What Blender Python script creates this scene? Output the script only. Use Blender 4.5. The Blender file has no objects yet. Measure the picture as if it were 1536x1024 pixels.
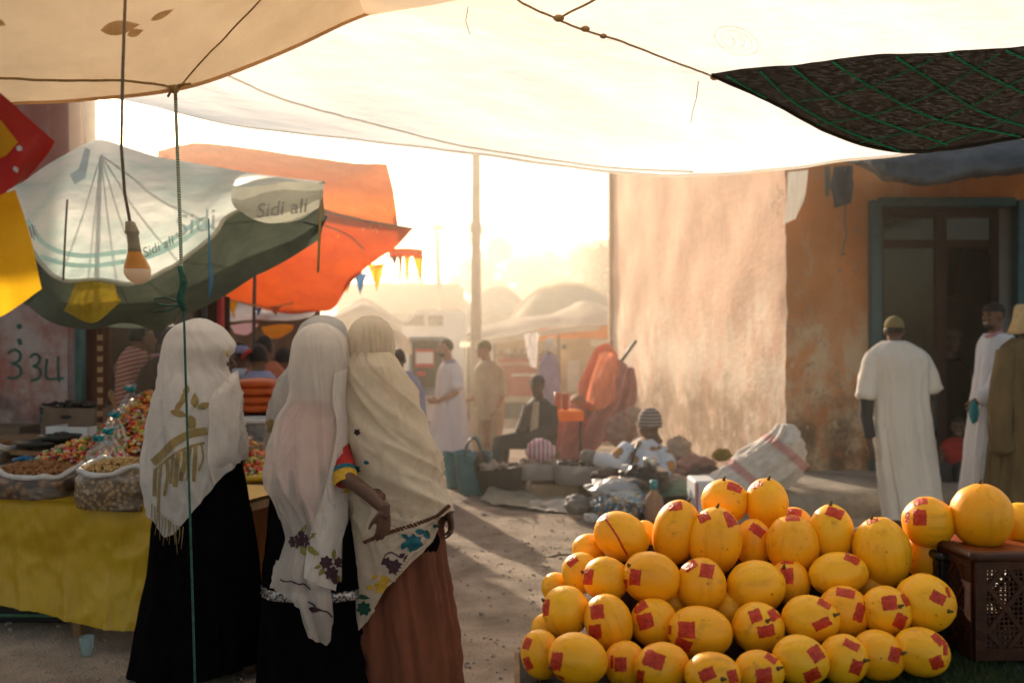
import bpy, bmesh, math, random
from mathutils import Vector, Matrix, noise
from mathutils.bvhtree import BVHTree
random.seed(7)
R = math.radians
sc = bpy.context.scene
COL = sc.collection
F, CAMZ = 1493.33, 1.58
UP = Vector((0, 0, 1))

def P(px, py, Y):
    "a point of the place at distance Y in front of the photographer's stand"
    return Vector(((px - 768) / F * Y, Y, CAMZ - (py - 512) / F * Y))

def cr(pts, t):
    "Catmull-Rom through a list of vectors / floats, t in 0..1"
    n = len(pts) - 1
    x = min(max(t, 0), 1) * n
    i = min(int(x), n - 1)
    f = x - i
    p1, p2 = pts[i], pts[i + 1]
    p0 = pts[i - 1] if i > 0 else p1 * 2 - p2
    p3 = pts[i + 2] if i + 2 <= n else p2 * 2 - p1
    return (p1 * 2 + (p2 - p0) * f + (p0 * 2 - p1 * 5 + p2 * 4 - p3) * f * f + (p1 * 3 - p0 - p2 * 3 + p3) * f * f * f) * 0.5

def lin(tab, x):
    if x <= tab[0][0]: return tab[0][1]
    for a, b in zip(tab, tab[1:]):
        if x <= b[0]: return a[1] + (b[1] - a[1]) * (x - a[0]) / (b[0] - a[0])
    return tab[-1][1]

# ------------------------------------------------------------------ materials
def nt(name):
    m = bpy.data.materials.new(name); m.use_nodes = True
    n = m.node_tree.nodes; l = m.node_tree.links
    n.clear()
    return m, n, l

def mk(name, c1, c2=None, scale=6, rough=.8, bump=0, bscale=40, trans=0, alpha=0, metal=0, stretch=(1, 1, 1), spec=.3,
       ramp=(.35, .65), detail=6, attr=False, weave=0, coat=0, sheen=0, tcol=None, world=False):
    m, n, l = nt(name)
    out = n.new('ShaderNodeOutputMaterial')
    b = n.new('ShaderNodeBsdfPrincipled')
    b.inputs['Roughness'].default_value = rough
    b.inputs['Metallic'].default_value = metal
    b.inputs['Specular IOR Level'].default_value = spec
    b.inputs['Coat Weight'].default_value = coat
    b.inputs['Sheen Weight'].default_value = sheen
    tc = n.new('ShaderNodeTexCoord'); mp = n.new('ShaderNodeMapping')
    mp.inputs['Scale'].default_value = stretch
    if world:
        g = n.new('ShaderNodeNewGeometry'); l.new(g.outputs['Position'], mp.inputs[0])
    else:
        l.new(tc.outputs['Object'], mp.inputs[0])
    c2 = c2 or tuple(x * .72 for x in c1)
    nz = n.new('ShaderNodeTexNoise'); nz.inputs['Scale'].default_value = scale; nz.inputs['Detail'].default_value = detail
    nz.inputs['Roughness'].default_value = .62
    l.new(mp.outputs[0], nz.inputs['Vector'])
    rp = n.new('ShaderNodeValToRGB')
    rp.color_ramp.elements[0].position, rp.color_ramp.elements[1].position = ramp
    rp.color_ramp.elements[0].color = (*c2, 1); rp.color_ramp.elements[1].color = (*c1, 1)
    l.new(nz.outputs['Fac'], rp.inputs[0])
    csock = rp.outputs[0]
    if attr:
        at = n.new('ShaderNodeAttribute'); at.attribute_name = 'Col'
        mx = n.new('ShaderNodeMix'); mx.data_type = 'RGBA'; mx.blend_type = 'MULTIPLY'; mx.inputs[0].default_value = 1
        l.new(at.outputs['Color'], mx.inputs[6]); l.new(rp.outputs[0], mx.inputs[7]); csock = mx.outputs[2]
    l.new(csock, b.inputs['Base Color'])
    nsock = None
    if bump:
        nb = n.new('ShaderNodeTexNoise'); nb.inputs['Scale'].default_value = bscale; nb.inputs['Detail'].default_value = 5
        l.new(mp.outputs[0], nb.inputs['Vector'])
        bp = n.new('ShaderNodeBump'); bp.inputs['Strength'].default_value = bump; bp.inputs['Distance'].default_value = .02
        l.new(nb.outputs['Fac'], bp.inputs['Height']); nsock = bp.outputs[0]
    if weave:
        wv = n.new('ShaderNodeTexWave'); wv.inputs['Scale'].default_value = weave; wv.bands_direction = 'Z'; wv.inputs['Distortion'].default_value = 1.5
        w2 = n.new('ShaderNodeTexWave'); w2.inputs['Scale'].default_value = weave; w2.bands_direction = 'X'; w2.inputs['Distortion'].default_value = 1.5
        l.new(tc.outputs['Object'], wv.inputs['Vector']); l.new(tc.outputs['Object'], w2.inputs['Vector'])
        ad = n.new('ShaderNodeMath'); l.new(wv.outputs['Fac'], ad.inputs[0]); l.new(w2.outputs['Fac'], ad.inputs[1])
        bq = n.new('ShaderNodeBump'); bq.inputs['Strength'].default_value = .25; bq.inputs['Distance'].default_value = .003
        l.new(ad.outputs[0], bq.inputs['Height'])
        if nsock: l.new(nsock, bq.inputs['Normal'])
        nsock = bq.outputs[0]
    if nsock: l.new(nsock, b.inputs['Normal'])
    sh = b.outputs[0]
    if trans:
        t = n.new('ShaderNodeBsdfTranslucent'); ms = n.new('ShaderNodeMixShader'); ms.inputs[0].default_value = trans
        if tcol: t.inputs['Color'].default_value = (*tcol, 1)
        else: l.new(csock, t.inputs['Color'])
        if nsock: l.new(nsock, t.inputs['Normal'])
        l.new(sh, ms.inputs[1]); l.new(t.outputs[0], ms.inputs[2]); sh = ms.outputs[0]
    if alpha:
        t = n.new('ShaderNodeBsdfTransparent'); ms = n.new('ShaderNodeMixShader'); ms.inputs[0].default_value = alpha
        l.new(sh, ms.inputs[1]); l.new(t.outputs[0], ms.inputs[2]); sh = ms.outputs[0]
    l.new(sh, out.inputs[0])
    return m

def plaster(name, base, pale, dark, zdamp, seed=0, stain=(.23, .19, .14), worn=.5):
    "old limewashed wall: colour patches, pale worn areas low down, damp dark foot, drips and pits"
    m, n, l = nt(name)
    out = n.new('ShaderNodeOutputMaterial'); b = n.new('ShaderNodeBsdfPrincipled'); b.inputs['Roughness'].default_value = .92
    b.inputs['Specular IOR Level'].default_value = .15
    g = n.new('ShaderNodeNewGeometry'); off = n.new('ShaderNodeVectorMath'); off.operation = 'ADD'; off.inputs[1].default_value = (seed, seed * 2, 0)
    l.new(g.outputs['Position'], off.inputs[0])
    sp = n.new('ShaderNodeSeparateXYZ'); l.new(g.outputs['Position'], sp.inputs[0])
    def nz(scale, stretch=(1, 1, 1), det=8, rgh=.65):
        mp = n.new('ShaderNodeMapping'); mp.inputs['Scale'].default_value = stretch; l.new(off.outputs[0], mp.inputs[0])
        x = n.new('ShaderNodeTexNoise'); x.inputs['Scale'].default_value = scale; x.inputs['Detail'].default_value = det; x.inputs['Roughness'].default_value = rgh
        l.new(mp.outputs[0], x.inputs['Vector']); return x.outputs['Fac']
    def math_(op, a, c, clamp=False):
        x = n.new('ShaderNodeMath'); x.operation = op; x.use_clamp = clamp
        for i, s in enumerate((a, c)):
            if isinstance(s, (int, float)): x.inputs[i].default_value = s
            else: l.new(s, x.inputs[i])
        return x.outputs[0]
    def mix(f, a, c):
        x = n.new('ShaderNodeMix'); x.data_type = 'RGBA'
        if isinstance(f, float): x.inputs[0].default_value = f
        else: l.new(f, x.inputs[0])
        for i, s in ((6, a), (7, c)):
            if isinstance(s, tuple): x.inputs[i].default_value = (*s, 1)
            else: l.new(s, x.inputs[i])
        return x.outputs[2]
    def step(v, lo, hi):
        x = n.new('ShaderNodeMapRange'); x.interpolation_type = 'SMOOTHSTEP'; l.new(v, x.inputs[0])
        x.inputs[1].default_value = lo; x.inputs[2].default_value = hi; return x.outputs[0]
    c = mix(step(nz(1.1), .35, .65), base, tuple(x * .78 for x in base))
    c = mix(math_('MULTIPLY', step(nz(6, (1, 1, .3)), .5, .75), .4), c, pale)
    zz = math_('ADD', sp.outputs['Z'], math_('MULTIPLY', math_('SUBTRACT', nz(1.6, (1, 1, .6)), .5), 2.4))
    low = math_('SUBTRACT', 1.0, step(zz, zdamp, zdamp + .9))
    wornf = math_('MULTIPLY', low, step(nz(2.6, (1, 1, .7)), .50 - worn * .3, .60))
    c = mix(math_('MULTIPLY', wornf, .9), c, pale)
    z2 = math_('ADD', sp.outputs['Z'], math_('MULTIPLY', math_('SUBTRACT', nz(2.2), .5), 1.4))
    damp = math_('SUBTRACT', 1.0, step(z2, zdamp - .75, zdamp - .25))
    c = mix(math_('MULTIPLY', damp, step(nz(3.5), .3, .6)), c, dark)
    c = mix(math_('MULTIPLY', step(nz(9), .66, .72), .7), c, stain)
    c = mix(math_('MULTIPLY', step(nz(3, (3, 3, .12)), .58, .75), .35), c, stain)
    ck = math_('ABSOLUTE', math_('SUBTRACT', nz(1.3, (1, 1, .8), 5, .55), .5), 0)
    ckm = math_('MULTIPLY', math_('SUBTRACT', 1.0, step(ck, .0015, .007)), step(nz(.9), .48, .56))
    c = mix(math_('MULTIPLY', ckm, .75), c, stain)
    chip = math_('MULTIPLY', step(nz(5.5, (1, 1, 1), 3), .63, .645), math_('SUBTRACT', 1.0, step(sp.outputs['Z'], 1.2, 2.6)))
    c = mix(math_('MULTIPLY', chip, .6), c, pale)
    l.new(c, b.inputs['Base Color'])
    bp = n.new('ShaderNodeBump'); bp.inputs['Strength'].default_value = .5; bp.inputs['Distance'].default_value = .018
    h = math_('SUBTRACT', math_('ADD', nz(14), math_('MULTIPLY', wornf, -.3)), math_('MULTIPLY', math_('ADD', ckm, chip), .4)); l.new(h, bp.inputs['Height']); l.new(bp.outputs[0], b.inputs['Normal'])
    l.new(b.outputs[0], out.inputs[0])
    return m

def glass(name, tint=(.9, .95, .95), rough=.05, refl=.12):
    m, n, l = nt(name)
    out = n.new('ShaderNodeOutputMaterial'); t = n.new('ShaderNodeBsdfTransparent'); t.inputs[0].default_value = (*tint, 1)
    g = n.new('ShaderNodeBsdfGlossy'); g.inputs['Roughness'].default_value = rough
    nz = n.new('ShaderNodeTexNoise'); nz.inputs['Scale'].default_value = 3
    mr = n.new('ShaderNodeMapRange'); mr.inputs[3].default_value = refl * .6; mr.inputs[4].default_value = refl * 1.4
    l.new(nz.outputs['Fac'], mr.inputs[0])
    ms = n.new('ShaderNodeMixShader'); l.new(mr.outputs[0], ms.inputs[0]); l.new(t.outputs[0], ms.inputs[1]); l.new(g.outputs[0], ms.inputs[2])
    l.new(ms.outputs[0], out.inputs[0]); return m

# ------------------------------------------------------------------ mesh helpers
class MB:
    def __init__(s): s.v = []; s.f = []; s.c = []
    def add(s, vs, fs, col=None):
        o = len(s.v); s.v += [Vector(x) for x in vs]; s.f += [tuple(i + o for i in f) for f in fs]
        if col is not None: s.c += [col] * len(vs)
        return s
    def box(s, c, d, rot=None, col=None):
        x, y, z = [k / 2 for k in d]
        vs = [Vector((a * x, b * y, e * z)) for a in (-1, 1) for b in (-1, 1) for e in (-1, 1)]
        if rot is not None: vs = [rot @ v for v in vs]
        return s.add([v + Vector(c) for v in vs], [(0, 1, 3, 2), (4, 6, 7, 5), (0, 4, 5, 1), (2, 3, 7, 6), (0, 2, 6, 4), (1, 5, 7, 3)], col)
    def tube(s, pts, rad, n=10, cap=True, col=None):
        pts = [Vector(p) for p in pts]; m = len(pts)
        if not isinstance(rad, (list, tuple)): rad = [rad] * m
        rings = []; prev = None
        for i, p in enumerate(pts):
            d = (pts[min(i + 1, m - 1)] - pts[max(i - 1, 0)])
            d = d.normalized() if d.length > 1e-9 else UP
            if prev is None:
                a = d.cross(Vector((0, 1, 0)) if abs(d.y) < .9 else Vector((1, 0, 0))).normalized()
            else:
                a = (prev - d * prev.dot(d)).normalized()
            prev = a; b = d.cross(a)
            rings.append([p + (a * math.cos(2 * math.pi * k / n) + b * math.sin(2 * math.pi * k / n)) * rad[i] for k in range(n)])
        vs = [v for r in rings for v in r]
        fs = [(i * n + k, i * n + (k + 1) % n, (i + 1) * n + (k + 1) % n, (i + 1) * n + k) for i in range(m - 1) for k in range(n)]
        if cap:
            vs += [pts[0] - (pts[1] - pts[0]).normalized() * rad[0] * .5, pts[-1] + (pts[-1] - pts[-2]).normalized() * rad[-1] * .5]
            a, b = len(vs) - 2, len(vs) - 1
            fs += [(a, (k + 1) % n, k) for k in range(n)] + [(b, (m - 1) * n + k, (m - 1) * n + (k + 1) % n) for k in range(n)]
        return s.add(vs, fs, col)
    def ell(s, c, r, M=None, nu=16, nv=10, fn=None, col=None):
        vs = []
        for j in range(nv + 1):
            ph = math.pi * j / nv
            for i in range(nu):
                th = 2 * math.pi * i / nu
                d = Vector((math.sin(ph) * math.cos(th), math.sin(ph) * math.sin(th), math.cos(ph)))
                k = fn(d) if fn else 1
                v = Vector((d.x * r[0], d.y * r[1], d.z * r[2])) * k
                vs.append(Vector(c) + (M @ v if M is not None else v))
        fs = [(j * nu + i, (j + 1) * nu + i, (j + 1) * nu + (i + 1) % nu, j * nu + (i + 1) % nu) for j in range(nv) for i in range(nu)]
        return s.add(vs, fs, col)
    def grid(s, pts, closed=False, col=None):
        nv, nu = len(pts), len(pts[0])
        fs = [(j * nu + i, j * nu + (i + 1) % nu, (j + 1) * nu + (i + 1) % nu, (j + 1) * nu + i) for j in range(nv - 1) for i in range(nu if closed else nu - 1)]
        return s.add([p for r in pts for p in r], fs, col)

def obj(name, mb, mat, parent=None, smooth=True, mods=None):
    org = Vector((0, 0, 0))
    p = parent
    while p is not None: org = org + p.location; p = p.parent
    me = bpy.data.meshes.new(name)
    vs = mb.v
    if parent is None and vs:      # a mesh of its own: its origin at its base
        lo = Vector((min(v.x for v in vs), min(v.y for v in vs), min(v.z for v in vs)))
        hi = Vector((max(v.x for v in vs), max(v.y for v in vs), max(v.z for v in vs)))
        org = Vector(((lo.x + hi.x) / 2, (lo.y + hi.y) / 2, lo.z))
    me.from_pydata([v - org for v in vs], [], mb.f); me.update()
    if mb.c and len(mb.c) == len(vs):
        ca = me.color_attributes.new('Col', 'FLOAT_COLOR', 'POINT')
        ca.data.foreach_set('color', [x for c in mb.c for x in (*c, 1.0)])
    bm = bmesh.new(); bm.from_mesh(me); bmesh.ops.remove_doubles(bm, verts=bm.verts, dist=1e-6); bmesh.ops.recalc_face_normals(bm, faces=bm.faces)
    bm.to_mesh(me); bm.free()
    if smooth:
        me.polygons.foreach_set('use_smooth', [True] * len(me.polygons))
    me.materials.append(mat)
    o = bpy.data.objects.new(name, me); COL.objects.link(o)
    if parent is None: o.location = org
    else: o.parent = parent
    if mods == 'bevel' or mods == 'bevel2':
        b = o.modifiers.new('b', 'BEVEL'); b.width = .008 if mods == 'bevel' else .02; b.segments = 2; b.limit_method = 'ANGLE'
        try: me.set_sharp_from_angle(angle=R(50))
        except Exception: pass
    if mods == 'sharp':
        try: me.set_sharp_from_angle(angle=R(40))
        except Exception: pass
    if isinstance(mods, float):
        s = o.modifiers.new('s', 'SOLIDIFY'); s.thickness = mods
    return o

def tag(o, label, cat, group=None, kind=None):
    o['label'] = label; o['category'] = cat
    if group: o['group'] = group
    if kind: o['kind'] = kind
    return o

def thing(name, label, cat, loc, group=None):
    o = bpy.data.objects.new(name, None); COL.objects.link(o); o.location = loc; o.empty_display_size = .1
    return tag(o, label, cat, group)

def struct(name, mb, mat, smooth=True, **k):
    o = obj(name, mb, mat, None, smooth, **k); o['kind'] = 'structure'; return o

def sheet(rows, nu, nv, disp=None):
    "surface through rows of control points"
    rr = [[cr(r, i / (nu - 1)) for i in range(nu)] for r in rows]
    g = []
    for j in range(nv):
        row = []
        for i in range(nu):
            p = cr([r[i] for r in rr], j / (nv - 1))
            if disp: p = p + disp(i / (nu - 1), j / (nv - 1), p)
            row.append(p)
        g.append(row)
    return g

def wrinkle(amp, sc_, seed, stretch=(1, 1, 1), direction=(0, 0, 1)):
    d = Vector(direction)
    def f(u, v, p):
        q = Vector((p.x * stretch[0], p.y * stretch[1], p.z * stretch[2])) * sc_ + Vector((seed, seed * .7, 0))
        a = noise.noise(q); b = 1 - abs(noise.noise(q * 2.1)) * 2; c = noise.noise(q * 4.7)
        return d * amp * (a + .35 * b + .22 * c)
    return f

def sil(rows, Y, depth=.7, hem=None, top=None, nu=96, nv=60, folds=None, close_top=True, close_bottom=False, yo=0, dmin=.0, dmax=9, square=2.0):
    """loft of oval rings, one per height: rows = (picture height, left edge, right edge), measured at distance Y.
    hem(xn, front) -> height where the cloth ends; folds(theta, v, p) -> outward shift"""
    tab_l = [(r[0], r[1]) for r in rows]; tab_r = [(r[0], r[2]) for r in rows]
    y0, y1 = rows[0][0], rows[-1][0]
    def sm(tab, y):
        h = 5
        return (lin(tab, y - h) + lin(tab, y) * 2 + lin(tab, y + h)) / 4
    g = []
    for j in range(nv):
        v = j / (nv - 1)
        row = []
        for i in range(nu):
            th = 2 * math.pi * i / nu
            c, s = math.cos(th), math.sin(th)
            yb = hem(c, s) if hem else y1
            yt = top(c, s) if top else y0
            y = yt + (yb - yt) * v
            l, r = sm(tab_l, y), sm(tab_r, y)
            hw = (r - l) / 2 / F * Y
            dk = depth(y) if callable(depth) else depth
            dp = min(max(hw * dk, min(.14, hw * 1.15), dmin), dmax)
            e = 2 / square
            cc = math.copysign(abs(c) ** e, c); ss = math.copysign(abs(s) ** e, s)
            k = 1 + (folds(th, v) if folds else 0) / max(hw, .05)
            ctr = P((l + r) / 2, y, Y)
            row.append(Vector((ctr.x + cc * hw * k, Y + yo - ss * dp * k, ctr.z)))
        g.append(row)
    mb = MB(); mb.grid(g, closed=True)
    if close_top:
        c = sum(g[0], Vector()) / nu + UP * .004
        o = len(mb.v); mb.v.append(c); mb.f += [(o, i, (i + 1) % nu) for i in range(nu)]
    if close_bottom:
        c = sum(g[-1], Vector()) / nu
        o = len(mb.v); b = (nv - 1) * nu; mb.v.append(c); mb.f += [(o, b + (i + 1) % nu, b + i) for i in range(nu)]
    return mb

def fold(A, ku, kv, seed, twist=0, grow=0, top=.15, crisp=1.0):
    def f(th, v):
        t = th + twist * v
        q = Vector((math.cos(t) * ku, math.sin(t) * ku, v * kv + seed * 3.7))
        wp = noise.noise(q * .8 + Vector((9, 0, 0))) * .6
        q2 = q + Vector((wp, -wp, wp * .5))
        a = noise.noise(q); b = 1 - 2.2 * abs(noise.noise(q2 * 1.9 + Vector((0, 0, 5))))
        s2 = t + .9 * v + wp * .8; r2 = Vector((math.cos(s2), math.sin(s2), 0))
        c = max(0, 1 - 5 * abs(noise.noise(Vector((r2.x * 1.7, r2.y * 1.7, v * 1.5 + seed))))) ; d = max(0, 1 - 6 * abs(noise.noise(Vector((math.cos(th - 1.6 * v) * 2.1, math.sin(th - 1.6 * v) * 2.1, v * 2.6 + seed * 2)))))
        k = top + (1 - top) * min(1, v * 2.5) + grow * v
        return A * k * (a * .85 + b * .42) + crisp * (.0062 * c + .0045 * d) * (.35 + .65 * min(1, v * 2))
    return f

def remesh(mb, voxel, smooth_it=4):
    me = bpy.data.meshes.new('tmp'); me.from_pydata([v for v in mb.v], [], mb.f)
    bm = bmesh.new(); bm.from_mesh(me); bmesh.ops.remove_doubles(bm, verts=bm.verts, dist=1e-6); bmesh.ops.recalc_face_normals(bm, faces=bm.faces); bm.to_mesh(me); bm.free()
    o = bpy.data.objects.new('tmp', me); COL.objects.link(o)
    r = o.modifiers.new('r', 'REMESH'); r.mode = 'VOXEL'; r.voxel_size = voxel
    if smooth_it:
        s = o.modifiers.new('s', 'SMOOTH'); s.iterations = smooth_it; s.factor = .5
    dg = bpy.context.evaluated_depsgraph_get()
    ev = o.evaluated_get(dg); m2 = ev.to_mesh()
    out = MB(); out.v = [v.co.copy() for v in m2.vertices]; out.f = [tuple(p.vertices) for p in m2.polygons]
    ev.to_mesh_clear(); bpy.data.objects.remove(o); bpy.data.meshes.remove(me)
    return out

# --------- marks laid on a surface: outline given as seen from the stand, then projected onto the real surface
def bvh(mbs):
    v = []; f = []
    for m in (mbs if isinstance(mbs, list) else [mbs]):
        o = len(v); v += [tuple(x) for x in m.v]; f += [tuple(i + o for i in q) for q in m.f]
    return BVHTree.FromPolygons(v, f)
CAM = Vector((0, 0, CAMZ))
def drop(tree, px, py, lift=.003):
    d = (P(px, py, 10) - CAM).normalized()
    h = tree.ray_cast(CAM, d)
    if h[0] is None: return None
    nrm = h[1] if h[1].dot(d) < 0 else -h[1]
    return h[0] + nrm * lift
def mark(tree, polys, lift=.003, cut=6, mb=None):
    mb = mb or MB()
    for poly in polys:
        bm = bmesh.new()
        vs = [bm.verts.new((x, y, 0)) for x, y in poly]
        try: bm.faces.new(vs)
        except Exception: bm.free(); continue
        bmesh.ops.triangulate(bm, faces=bm.faces)
        for _ in range(5):
            ed = [e for e in bm.edges if e.calc_length() > cut]
            if not ed: break
            bmesh.ops.subdivide_edges(bm, edges=ed, cuts=1, use_grid_fill=False)
            bmesh.ops.triangulate(bm, faces=bm.faces)
        bm.verts.index_update()
        pts = [drop(tree, v.co.x, v.co.y, lift) for v in bm.verts]
        idx = {}; out = []
        for i, p in enumerate(pts):
            if p is not None: idx[i] = len(out); out.append(p)
        fs = []
        for f in bm.faces:
            k = [v.index for v in f.verts]
            if all(i in idx for i in k):
                q = [out[idx[i]] for i in k]
                if max((q[0] - q[1]).length, (q[1] - q[2]).length, (q[2] - q[0]).length) < .5: fs.append([idx[i] for i in k])
        bm.free()
        mb.add(out, fs)
    return mb
def stroke(pts, w):
    "a brush stroke as quads"
    q = []
    pts = [Vector(p).to_3d() for p in pts]
    n = max(2, int(sum((a - b).length for a, b in zip(pts, pts[1:])) / 6))
    c = [cr(pts, i / n) for i in range(n + 1)]
    for i in range(n):
        d = (c[i + 1] - c[i]); d = d.normalized() if d.length > 0 else Vector((1, 0, 0)); k = Vector((-d.y, d.x, 0)) * w / 2
        q.append([((c[i] - k).x, (c[i] - k).y), ((c[i] + k).x, (c[i] + k).y), ((c[i + 1] + k + d).x, (c[i + 1] + k + d).y), ((c[i + 1] - k + d).x, (c[i + 1] - k + d).y)])
    return q
def petal(x, y, l, w, ang, n=8):
    ca, sa = math.cos(ang), math.sin(ang); out = []
    for i in range(n + 1):
        t = i / n; out.append((t * l, math.sin(math.pi * t ** .8) * w / 2))
    for i in range(n - 1, 0, -1):
        t = i / n; out.append((t * l, -math.sin(math.pi * t ** .8) * w / 2))
    return [(x + a * ca - b * sa, y + a * sa + b * ca) for a, b in out]
def flower(x, y, r, k=6, a0=0.3):
    return [petal(x, y, r, r * .75, a0 + 2 * math.pi * i / k) for i in range(k)]
def letters(txt, x, y, h, slant=0, rot=0, arc=0, width=1.0):
    cu = bpy.data.curves.new('t', 'FONT'); cu.body = txt; cu.size = 1; cu.resolution_u = 3
    o = bpy.data.objects.new('t', cu); COL.objects.link(o)
    dg = bpy.context.evaluated_depsgraph_get(); ev = o.evaluated_get(dg); me = ev.to_mesh()
    polys = []
    ca, sa = math.cos(rot), math.sin(rot)
    for p in me.polygons:
        q = []
        for i in p.vertices:
            c = me.vertices[i].co; a = (c.x * width + c.y * slant) * h; b = -c.y * h + arc * (c.x - len(txt) * .25) ** 2
            q.append((x + a * ca - b * sa, y + a * sa + b * ca))
        polys.append(q)
    ev.to_mesh_clear(); bpy.data.objects.remove(o); bpy.data.curves.remove(cu)
    return polys

# ------------------------------------------------------------------ people
def basis(f, up=UP):
    f = Vector(f).normalized(); r = f.cross(up).normalized(); u = r.cross(f)
    return Matrix((r, f, u)).transposed()      # columns: right, forward, up
def head(mb, c, f, s=.225, neck=True):
    k = s / .225; M = basis(f); c = Vector(c)
    L = lambda x, y, z: c + M @ Vector((x * k, y * k, z * k))
    S = lambda *r: tuple(q * k for q in r)
    mb.ell(L(0, -.008, .02), S(.074, .094, .1), M)
    mb.ell(L(0, .028, -.045), S(.056, .062, .07), M)
    mb.ell(L(0, .072, -.092), S(.026, .022, .02), M, 10, 6)
    mb.tube([L(0, .086, .02), L(0, .1, -.004), L(0, .112, -.026), L(0, .098, -.032)], [q * k for q in (.009, .011, .014, .012)], 8)
    mb.ell(L(0, .076, .026), S(.05, .018, .012), M, 10, 6)
    mb.ell(L(.036, .066, -.018), S(.022, .02, .02), M, 10, 6); mb.ell(L(-.036, .066, -.018), S(.022, .02, .02), M, 10, 6)
    mb.ell(L(0, .088, -.056), S(.025, .012, .007), M, 10, 6); mb.ell(L(0, .086, -.068), S(.022, .012, .007), M, 10, 6)
    for q in (-1, 1): mb.ell(L(q * .077, -.008, -.008), S(.011, .02, .032), M, 10, 6)
    if neck: mb.tube([L(0, -.015, -.03), L(0, -.025, -.1), L(0, -.035, -.17)], [.056 * k, .054 * k, .07 * k], 14)
    return L
def face_bits(parent, c, f, s=.225, smile=False, beard=None):
    k = s / .225; M = basis(f); c = Vector(c); L = lambda x, y, z: c + M @ Vector((x * k, y * k, z * k))
    for q in (-1, 1):
        obj('eye', MB().ell(L(q * .031, .082, .006), (.0125 * k, .009 * k, .008 * k), M, 10, 6), MT['eye'], parent)
        obj('eyebrow', MB().tube([L(q * .015, .093, .026), L(q * .035, .091, .031), L(q * .055, .076, .024)], .0042 * k, 6), MT['hair'], parent)
    if smile: obj('mouth', MB().tube([L(-.026, .088, -.054), L(-.012, .098, -.063), L(.012, .098, -.063), L(.026, .088, -.054)], .006 * k, 6), MT['teeth'], parent)
    if beard: obj('beard', MB().ell(L(0, .036, -.068), (.058 * k, .06 * k, .052 * k), M, 16, 10, lambda d: 1.0 if d.z < .1 else .8), MT['hair'], parent)
def hair(mb, c, f, s=.225, thick=1.07):
    k = s / .225; M = basis(f); c = Vector(c)
    def fn(d):
        ok = d.z > .42 - .0 * d.y or d.y < .12
        if d.z < -.42: ok = False
        return thick * (1 + .02 * noise.noise(d * 9)) if ok else .86
    mb.ell(c + M @ Vector((0, -.008 * k, .02 * k)), (.074 * k, .094 * k, .1 * k), M, 28, 18, fn); return mb
def cap(mb, c, f, s=.225, h=1.0, brim=True, lift=.0):
    k = s / .225; M = basis(f); c = Vector(c)
    mb.ell(c + M @ Vector((0, -.008 * k, (.03 + lift) * k)), (.083 * k, .103 * k, .098 * k * h), M, 24, 14, lambda d: 1 if d.z > 0 else .93 if d.z > -.2 else .7)
    if brim:
        pts = [[c + M @ (Vector((math.sin(a) * .075, .07 + math.cos(a) * .0 + t * .075 * math.cos(a), .045 - .012 * t)) * k) for a in [(-1.2 + 2.4 * i / 10) for i in range(11)]] for t in (0, .5, 1)]
        b = MB(); b.grid(pts); mb.add(b.v, b.f); mb.add([p - UP * .006 for p in b.v], [tuple(reversed(q)) for q in b.f])
    return mb
def hand(mb, w, d, n, s=1.0, curl=.5, flip=1, spread=.06):
    "palm, four unequal jointed fingers and a thumb leaving the side of the palm"
    w = Vector(w); d = Vector(d).normalized(); n = Vector(n); n = (n - d * n.dot(d)).normalized(); sd = d.cross(n) * flip
    M = Matrix((sd, d, n)).transposed()
    mb.ell(w + d * .045 * s, (.039 * s, .056 * s, .015 * s), M, 14, 8)
    mb.tube([w - d * .03 * s, w + d * .03 * s], [.025 * s, .026 * s], 10)
    for i, ln in enumerate((.068, .078, .072, .055)):
        x = (i - 1.5)
        p = w + d * (.086 - abs(x) * .006) * s + sd * x * .0205 * s
        dd = (d + sd * x * spread).normalized(); pts = [p - dd * .02 * s, p]; a = curl * .55
        for q in (.45, .32, .23):
            dd = Matrix.Rotation(a, 3, dd.cross(n).normalized()) @ dd
            p = p + dd * ln * q * s; pts.append(p); a = curl
        mb.tube(pts, [.009 * s, .0088 * s, .0082 * s, .0076 * s, .006 * s], 8)
    b = w + d * .022 * s - sd * .03 * s
    t1 = (d * .75 - sd * .55 + n * .35).normalized(); t2 = (d * .9 - sd * .1 + n * .4).normalized()
    mb.tube([b - t1 * .01 * s, b + t1 * .03 * s, b + t1 * .045 * s + t2 * .012 * s, b + t1 * .045 * s + t2 * .038 * s], [.014 * s, .0115 * s, .0095 * s, .007 * s], 8)
    return mb
def arm(mb, pts, r=(.042, .036, .026)):
    pts = [Vector(p) for p in pts]; a, e, w = pts
    mb.tube([a, a.lerp(e, .5), e, e.lerp(w, .35), e.lerp(w, .7), w], [r[0], r[0] * .92, r[1], r[1] * 1.02, r[1] * .85, r[2]], 12)
def legs(mb, hip, foot_y, f, gap=.1, stride=0, lean=0):
    gap *= .5; stride *= .6
    f = Vector(f).normalized(); sd = f.cross(UP)
    for q in (-1, 1):
        h = Vector(hip) + sd * q * gap; k = h + f * (.05 + q * stride * .5); k.z = hip[2] * .53; a = h + f * q * stride; a.z = .09
        mb.tube([h, h.lerp(k, .5), k, k.lerp(a, .35), k.lerp(a, .8), a], [.06, .058, .045, .046, .036, .034], 12)
        mb.tube([a - f * .05 - UP * .035, a + f * .05 - UP * .045, a + f * .13 - UP * .06, a + f * .18 - UP * .065], [.035, .036, .032, .022], 10)
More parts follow.
